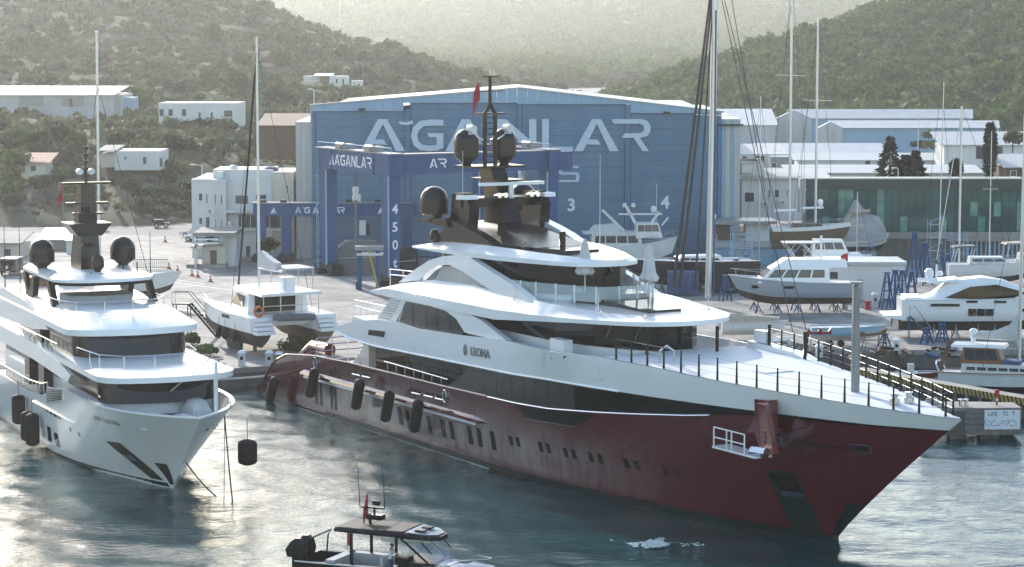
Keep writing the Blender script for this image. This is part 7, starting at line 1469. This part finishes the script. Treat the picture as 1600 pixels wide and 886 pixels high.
# ================================================================ yard furniture
def pedestal(x, y, lab, h=1.1, m='gel_old'):
    t = thing('service_pedestal', lab, 'pedestal', gp(x,y), 0); part('body', m, t, lambda b: b.prism([(-.28,-.28),(.28,-.28),(.28,.28),(-.28,.28)], 0, h)); part('cap', 'gel', t, lambda b: b.loft([[(-.38,-.38,h),(.38,-.38,h),(.38,.38,h),(-.38,.38,h)],[(-.2,-.2,h+.22),(.2,-.2,h+.22),(.2,.2,h+.22),(-.2,.2,h+.22)]])); part('socket', 'blackmatt', t, lambda b: b.box(-.12,.12,-.31,-.28,h*.5,h*.75))
pedestal(421,572,'white service pedestal on the quay left of the red stern'); pedestal(378,572,'white service pedestal on the quay behind the white yacht bow'); pedestal(436,572,'brown rusty service box on the quay near the red stern', 1.0, 'woodbrown'); pedestal(1400,552,'white service pedestal on the quay right of the superyacht bow mast'); pedestal(1367,480,'white pedestal with holes beside the blue stands',1.3); pedestal(462,574,'grey box with pale lid at the quay edge by the bushes',.8,'sheetmetal'); pedestal(1280,558,'round-topped white locker on the quay behind the bow railing',.9)
# metal stairs by the quay
ST = thing('access_stairs', 'dark metal stairs with platform between white yacht and catamaran', 'stairs', gp(272,525), R(-12))
part('stringer', 'blackmatt', ST, lambda b: [b.beam((1.6,y,3.0),(4.3,y,0),.08,.18) for y in (-.4,.4)]); part('landing', 'blackmatt', ST, lambda b: b.box(0,1.6,-.45,.45,2.95,3.05)); part('support', 'blackmatt', ST, lambda b: [b.tube([(x,y,0),(x,y,3.0)], .05, 6) for x in (.1,1.5) for y in (-.4,.4)]); part('handrail', 'blackmatt', ST, lambda b: [b.tube([(0,y,3.0),(0,y,4.1),(1.6,y,4.1),(4.3,y,1.1),(4.3,y,.1)], .035, 5) for y in (-.42,.42)])
for i in range(9): part('tread', 'greysteel', ST, lambda b: b.box(1.75+.28*i,2.0+.28*i,-.38,.38,2.72-.31*i,2.76-.31*i))
BT = thing('picnic_bench', 'dark wooden bench and table on the quay behind the white bow', 'bench', gp(332,576), R(25)); part('table_top', 'woodbrown', BT, lambda b: b.box(-.9,.9,-.35,.35,.72,.78)); part('leg', 'blackmatt', BT, lambda b: b.beam((-.6,-.5,0),(-.6,.3,.72),.07,.07)); part('leg', 'blackmatt', BT, lambda b: b.beam((.6,-.5,0),(.6,.3,.72),.07,.07)); part('seat', 'woodbrown', BT, lambda b: b.box(-.9,.9,-.85,-.6,.42,.47))
# cones and chain
c0 = None; cone_spots = [(258,378),(264,420),(277.6,424),(300,431),(309,433),(329,440),(238,433),(260,439)]
cl = ['traffic cone by the dark road, farthest from the water','traffic cone at the right end of the steel barrier','traffic cone second from the barrier along the chain','traffic cone in the middle of the chained row','traffic cone beside the middle one in the chained row','traffic cone nearest the catamaran mast','traffic cone left of the chained row, behind the white yacht hardtop','traffic cone at the end of the rope behind the white yacht']
for (x, y), lb in zip(cone_spots, cl):
    if c0 is None:
        c0 = thing('traffic_cone', lb, 'traffic cone', gp(x,y), 0, 'cones in the yard'); part('cone', 'orange', c0, lambda b: b.lathe([(.2,.05),(.14,.35),(.09,.6),(.04,.8)], (0,0,0), 10)); part('foot', 'rubber', c0, lambda b: b.box(-.27,.27,-.27,.27,0,.05)); part('band', 'flagwhite', c0, lambda b: b.lathe([(.155,.32),(.112,.5)], (0,0,0), 10))
    else: copy_tree(c0, gp(x,y), 0, lb)
for k, (i, j) in enumerate(((1,2),(2,3),(3,4),(4,5),(6,7))):
    a_, e_ = gp(*cone_spots[i])+Vector((0,0,.75)), gp(*cone_spots[j])+Vector((0,0,.75)); b = MB(); b.tube([a_*(1-u)+e_*u-Vector((0,0,.12*math.sin(math.pi*u))) for u in np.linspace(0,1,6)], .04, 5); tag(b.build('barrier_chain', 'flagwhite'), ['white chain from the steel barrier to the next cone','white chain across the middle of the cone row','short white chain between the two close cones','white chain towards the cone nearest the catamaran mast','white chain between the two cones behind the white yacht'][k], 'chain')
BF = Bld('steel_barrier', 'row of grey steel crowd barriers beside the guard kiosk', 'barrier', gp(230,420).y, 230); BF.box('top_rail', 'greysteel', 205, 405, 259, 406, .05); BF.box('bottom_rail', 'greysteel', 205, 417, 259, 418, .05)
for i in range(19): BF.box('bar', 'greysteel', 205+3*i, 405, 205.6+3*i, 419, .04)
# vehicles
def car(name, label, p, rz, L_, W_, Hh, m, kind='suv'):
    t = thing(name, label, 'car', p, rz); hw = W_/2; hd = Hh*.55
    if kind == 'jeep': prof = [(0,.45),(0,Hh*.98),(L_*.62,Hh),(L_*.68,Hh*.6),(L_*.98,Hh*.56),(L_,.45)]
    elif kind == 'pickup': prof = [(0,.45),(0,hd),(L_*.36,hd),(L_*.38,Hh),(L_*.62,Hh*.98),(L_*.74,hd+.05),(L_*.97,hd*.86),(L_,.45)]
    else: prof = [(0,.4),(.02,hd*1.05),(L_*.1,Hh*.92),(L_*.22,Hh),(L_*.5,Hh*.98),(L_*.68,hd+.08),(L_*.96,hd*.82),(L_,.4)]
    bd = part('body', m, t, lambda b: b.loft([[(x,-hw*k,z) for x,z in prof] if k < 2 else [] for k in (1,)]+[[(x,hw,z) for x,z in prof]]), 25)
    gz0, gz1 = hd+.08, Hh*.93
    for s in (-1,1):
        for u0, u1 in ((.14,.36),(.38,.56)) if kind != 'pickup' else ((.40,.5),(.51,.62)): part('side_window', 'glass_dark', bd, lambda b: b.add([(L_*u0,s*(hw+.012),gz0),(L_*(u1+.04 if u1 > .5 else u1),s*(hw+.012),gz0),(L_*u1,s*(hw+.012),gz1),(L_*(u0+.02),s*(hw+.012),gz1)], [(0,1,2,3)]), None)
        for x in (.19,.8): w_ = part('wheel', 'rubber', t, lambda b: b.tube([(L_*x,s*(hw-.1),.34),(L_*x,s*(hw+.04),.34)], .34, 16)); part('rim', 'steel', w_, lambda b: b.tube([(L_*x,s*(hw+.03),.34),(L_*x,s*(hw+.055),.34)], .2, 12))
    for y in (-hw*.7, hw*.7): part('headlight', 'letterwhite', bd, lambda b: b.box(L_-.04,L_+.02,y-.18,y+.18,.68,.82)); part('tail_light', 'red', bd, lambda b: b.box(-.03,.02,y-.1,y+.1,.85,1.05))
    part('rear_window', 'glass_dark', bd, lambda b: b.box(-.025,-.01,-hw*.78,hw*.78,Hh*.6,Hh*.88)) if kind == 'jeep' else None
    if kind == 'jeep': sw = part('spare_wheel', 'rubber', t, lambda b: b.tube([(-.02,0,1.0),(-.28,0,1.0)], .4, 18)); part('wheel_cover', 'steel', sw, lambda b: b.tube([(-.28,0,1.0),(-.31,0,1.0)], .2, 14)); part('bumper', 'blackmatt', t, lambda b: b.box(-.12,.0,-hw,hw,.38,.6)); part('number_plate', 'letterwhite', t, lambda b: b.box(-.135,-.12,-.26,.26,.44,.55))
    return t
car('jeep', 'dark grey jeep seen from behind at the left edge', gp(12,431), R(84), 4.4, 1.95, 2.0, 'cargrey', 'jeep'); car('pickup', 'white pickup parked beside the road behind the black yacht mast', gp(133,361)+Vector((3.0,0,0)), R(178), 5.0, 1.9, 1.75, 'carwhite', 'pickup'); car('parked_car', 'white car farther back beside the white office', gp(300,372)+Vector((2.6,1.5,0)), R(172), 4.5, 1.8, 1.6, 'carwhite'); car('parked_car', 'white car nearer the kiosk beside the white office', gp(312,377)+Vector((2.0,0,0)), R(174), 4.3, 1.8, 1.55, 'carwhite'); car('quad_bike', 'small dark vehicle on the road below the bank', gp(240,356), R(10), 2.2, 1.1, 1.2, 'blackmatt', 'jeep')
# white workshop container and blue stands
WC = Bld('white_workshop', 'long white workshop wall behind the blue stands', 'workshop', 252, 1355); WC.box('wall', 'plaster', 1294, 412, 1418, 478, 5, 0, None, True); WC.box('roof_edge', 'sheetmetal', 1290, 409, 1420, 414, 6, .3); WC.box('door', 'sheetmetal', 1343, 436, 1352, 478, .1, .06, None, True); WC.box('window', 'window', 1300, 425, 1312, 436, .1, .06)
WL = Bld('shelter_wall', 'pale blue lean-to with windows behind the grey yacht bow', 'lean-to', 291, 1165); WL.box('wall', 'gableblue', 1117, 385, 1208, 425, 4, 0, None, True); WL.box('upper_wall', 'plaster', 1168, 350, 1206, 386, 4, -1); WL.box('roof', 'roofwhite', 1112, 378, 1212, 386, 5, .5); WL.box('opening', 'woodbrown', 1120, 352, 1146, 376, .5, -.2); WL.box('roof_deck', 'greysteel', 1115, 345, 1215, 350, 5, .6)
for x in (1140,1152,1165,1178): WL.box('door', 'sheetmetal', x, 391, x+6, 424, .1, .06, None, True)
def trestle(x, y, h, lab, w_=.8, dz=0, Y=None):
    t = thing('blue_trestle', lab, 'trestle', gp(x,y), random.random(), 'blue steel trestles in the yard')
    part('legs', 'liftblue', t, lambda b: [b.beam((sx*w_*.7,sy*w_*.6,0),(sx*.12,sy*.1,h),.12,.12) for sx in (-1,1) for sy in (-1,1)])
    for k in (.25,.5,.75): part('brace', 'liftblue', t, lambda b: [b.beam((-w_*.7*(1-k)-.1*k,sy*w_*.6*(1-k),h*k),(w_*.7*(1-k)+.1*k,sy*w_*.6*(1-k),h*k),.08,.08) for sy in (-1,1)])
    part('head', 'liftblue', t, lambda b: b.box(-.3,.3,-.25,.25,h,h+.1))
for x, y, h, lab in ((1385,482,3.6,'solid blue trestle leftmost against the white workshop'),(1398,483,3.9,'blue trestle second from left by the white workshop'),(1409,482,3.8,'blue trestle rightmost by the white workshop'),(1428,440,5.5,'tallest blue trestle left of the scaffold tower'),(1444,445,4.6,'blue trestle behind the sports cruiser roof'),(1424,470,3.0,'blue trestle between white workshop and sports cruiser'),(1468,440,4.2,'blue trestle right of the scaffold tower'),(1480,446,3.4,'blue trestle behind the cruiser windscreen'),(1150,455,3.4,'blue trestle left of the grey yacht bow'),(1133,470,2.6,'blue trestle beside the tall white mast foot'),(1165,430,2.2,'blue trestle at the pale lean-to'),(1448,538,1.4,'short blue trestle on the quay below the sports cruiser'),(1382,540,1.0,'low blue block left of the sports cruiser stern'),(1472,535,1.6,'blue jack frame below the sports cruiser hull')): trestle(x, y, h, lab, .5+.1*h)
SC = thing('scaffold_tower', 'grey scaffold tower with ladder behind the sports cruiser', 'scaffold', gp(1462,432), .2); part('standards', 'gableblue', SC, lambda b: [b.tube([(x,y,0),(x,y,6.6)], .04, 5) for x in (-.9,.9) for y in (-.5,.5)])
for z in (1.5,3.0,4.5,6.0): part('ledger', 'gableblue', SC, lambda b: [b.tube([(-.9,y,z),(.9,y,z+(.9 if y > 0 else 0))], .035, 4) for y in (-.5,.5)]); part('platform', 'woodgrey', SC, lambda b: b.box(-.9,.9,-.5,.5,z-.06,z-.02))
# scrap and materials heaps
for k, (x, y, n, lab) in enumerate(((1030,440,34,'heap of dark scrap and panels in front of the trawler yacht'),(1380,560,14,'brown and grey debris heap on the quay beside the pedestal'),(1245,552,16,'stack of old planks on the quay behind the bow railing'),(1300,432,22,'clutter of gear behind the grey motor yacht'),(1470,560,10,'dark ropes and scraps on the quay below the sports cruiser'),(1100,455,20,'pile of dark crates beside the tall white mast'))):
    t = thing('scrap_heap', lab, 'heap', gp(x,y), 0); r = random.Random(k)
    for i in range(n): part('piece', r.choice(['woodbrown','blackmatt','greysteel','woodgrey','canvas_grey','canvas_blue','gel_old'] if k not in (1,2) else ['woodbrown','woodgrey','blackmatt']), t, lambda b: b.obox((r.gauss(0,1.6),r.gauss(0,1.0),r.uniform(.1,.8)),(r.uniform(.3,1.5),r.uniform(.2,.7),r.uniform(.08,.4)), r.random()*3, r.uniform(-.3,.3), r.uniform(-.3,.3)), None)
# boulders of the bank
for k, (x, y) in enumerate(((150,322),(178,330),(196,338),(165,340),(232,345),(262,330),(280,322),(135,335),(112,330),(250,318),(270,345),(215,318),(292,335),(40,345),(90,344))):
    Yb = 352+(355-y)*.45; p = dp(x,y,Yb); z = float(left_hill_z(p.x,Yb)); r = np.random.default_rng(k); s = .28+.4*r.random()**2
    b = MB(); b.loft([[(s*q*math.cos(a)*(1+.25*r.random()),s*q*.8*math.sin(a)*(1+.25*r.random()),s*h) for a in np.linspace(0,6.283,8)[:-1]] for q, h in ((1,-.3),(1.05,.1),(.8,.45),(.35,.65))]); o = b.build('boulder', mat('rock',(.34,.29,.23),.9,var=.25,scale=1.2), None, 25, (p.x,Yb,z), k)
    tag(o, 'pale boulder lying on the dirt bank above the road', 'boulder', 'boulders on the bank')

# more yard clutter around the tall mast
for k, (x, y, m, lab) in enumerate(((1068,462,'canvas_blue','dark blue container left of the tall white mast foot'),(1140,458,'navy','black container right of the tall white mast foot'),(1222,410,'gableblue','pale blue container behind the wooden gulet'))):
    t = thing('container', lab, 'container', gp(x,y), .12*k); part('body', m, t, lambda b: b.box(-1.6,1.6,0,2.4,.1,2.5), None); [part('rib', m, t, lambda b: b.box(-1.5+.38*i,-1.38+.38*i,-.05,0,.2,2.4), None) for i in range(8)]; part('door_bar', 'greysteel', t, lambda b: b.tube([(.6,-.09,.2),(.6,-.09,2.4)], .03, 5))
def scaff(x, y, n, w_, lab, rz=.1):
    t = thing('scaffold_tower', lab, 'scaffold', gp(x,y), rz)
    for a in (-w_,w_):
        for c in (-.5,.5): part('standard', 'gableblue', t, lambda b: b.tube([(a,c,0),(a,c,n*1.5+.9)], .045, 5))
    for i in range(n):
        for c in (-.5,.5): part('ledger', 'gableblue', t, lambda b: b.tube([(-w_,c,1.5*(i+1)),(w_,c,1.5*(i+1))], .035, 4)); part('diagonal', 'gableblue', t, lambda b: b.tube([(-w_,c,1.5*i),(w_,c,1.5*(i+1))], .03, 4))
        part('deck_board', 'woodgrey', t, lambda b: b.box(-w_,w_,-.5,.5,1.5*(i+1)-.08,1.5*(i+1)-.04))
scaff(1158,452,4,1.1,'pale blue scaffold tower beside the tall white mast'); scaff(1132,440,3,1.0,'short scaffold tower left of the pale lean-to'); scaff(1352,420,2,.9,'low scaffold beside the pointed grey tarpaulin'); scaff(1497,436,3,.8,'narrow scaffold behind the white stored boats')
for k, (x, y, ytop, Y_, lab) in enumerate(((1186,420,150,268,'thin grey mast standing left of the wooden gulet'),(1338,430,300,262,'short white mast in front of the pointed tarpaulin'),(1466,430,128,270,'thin mast leaning behind the scaffold tower'),(1545,430,205,272,'thin mast among the stored boats near the cypress'))):
    p = gp(x,y); top = dp(x,ytop,p.y).z-1.6; t = thing('stored_mast', lab, 'mast', p, 0); part('pole', 'alu_mast', t, lambda b: b.tube([(0,0,0),(.25 if k == 2 else 0,0,top)], .08, 7, .05)); part('spreader', 'alu_mast', t, lambda b: b.beam((-.9,0,top*.6),(.9,0,top*.6),.05,.04)); part('stay', 'rope', t, lambda b: b.tube([(0,0,top),(2.2,0,.1)], .02, 4)); part('stay', 'rope', t, lambda b: b.tube([(0,0,top),(-2.0,.5,.1)], .02, 4)); part('foot', 'greysteel', t, lambda b: b.box(-.25,.25,-.25,.25,0,.2))
for k, (x, y, lab) in enumerate(((1228,420,'upright blue oil drum by the wooden gulet'),(1240,422,'rusty oil drum beside the blue drum'),(1356,484,'red gas bottle at the white workshop corner'),(1320,484,'grey drum under the stern of the grey motor yacht'),(560,452,'dark drum beside the blue cradle tower'))):
    t = thing('drum', lab, 'drum', gp(x,y), 0); part('shell', ['canvas_blue','redpaint','red','greysteel','blackmatt'][k], t, lambda b: b.lathe([(.29,0),(.3,.04),(.29,.3),(.305,.32),(.29,.34),(.29,.6),(.305,.62),(.29,.64),(.3,.88),(.28,.9)], (0,0,0), 14)); part('bung', 'greysteel', t, lambda b: b.lathe([(.04,.9),(.04,.93)], (.12,0,0), 8))

# fittings of the buildings: air conditioners, roof vents
for k, (x, y, Y_, lab) in enumerate(((330,330,300,'air conditioner on the harbour office wall, upper one'),(356,350,301,'air conditioner on the harbour office corner'),(1224,316,329.6,'air conditioner on the white yard house'),(1196,318,329.6,'air conditioner left on the white yard house'),(296,186,465.8,'air conditioner on the hillside white house'),(340,190,465.8,'second air conditioner on the hillside white house'))):
    p = dp(x,y,Y_-(.2 if Y_ > 301.5 else 0)); t = thing('air_conditioner', lab, 'air conditioner', (p.x,p.y-.15,p.z), 0); part('case', 'gel_old', t, lambda b: b.box(-.45,.45,-.2,.15,-.3,.3)); part('fan_grille', 'greysteel', t, lambda b: b.tube([(-.12,-.2,0),(-.12,-.23,0)], .22, 14))
# ================================================================ haze
hz = MB(); hz.box(-1700, 1700, -60, 4300, -5, 260)
ho = hz.build('haze', None, None, None)
hm = bpy.data.materials.new('haze'); hm.use_nodes = True
hn = hm.node_tree.nodes; hn.remove(hn['Principled BSDF'])
pv = hn.new('ShaderNodeVolumePrincipled'); pv.inputs['Color'].default_value = (0.955, 0.965, 0.985, 1); pv.inputs['Density'].default_value = 0.00011; pv.inputs['Anisotropy'].default_value = 0.74
hm.node_tree.links.new(pv.outputs[0], hn['Material Output'].inputs['Volume'])
ho.data.materials.append(hm); tag(ho, 'thin pale morning haze in front of the hills', 'haze', kind='stuff')
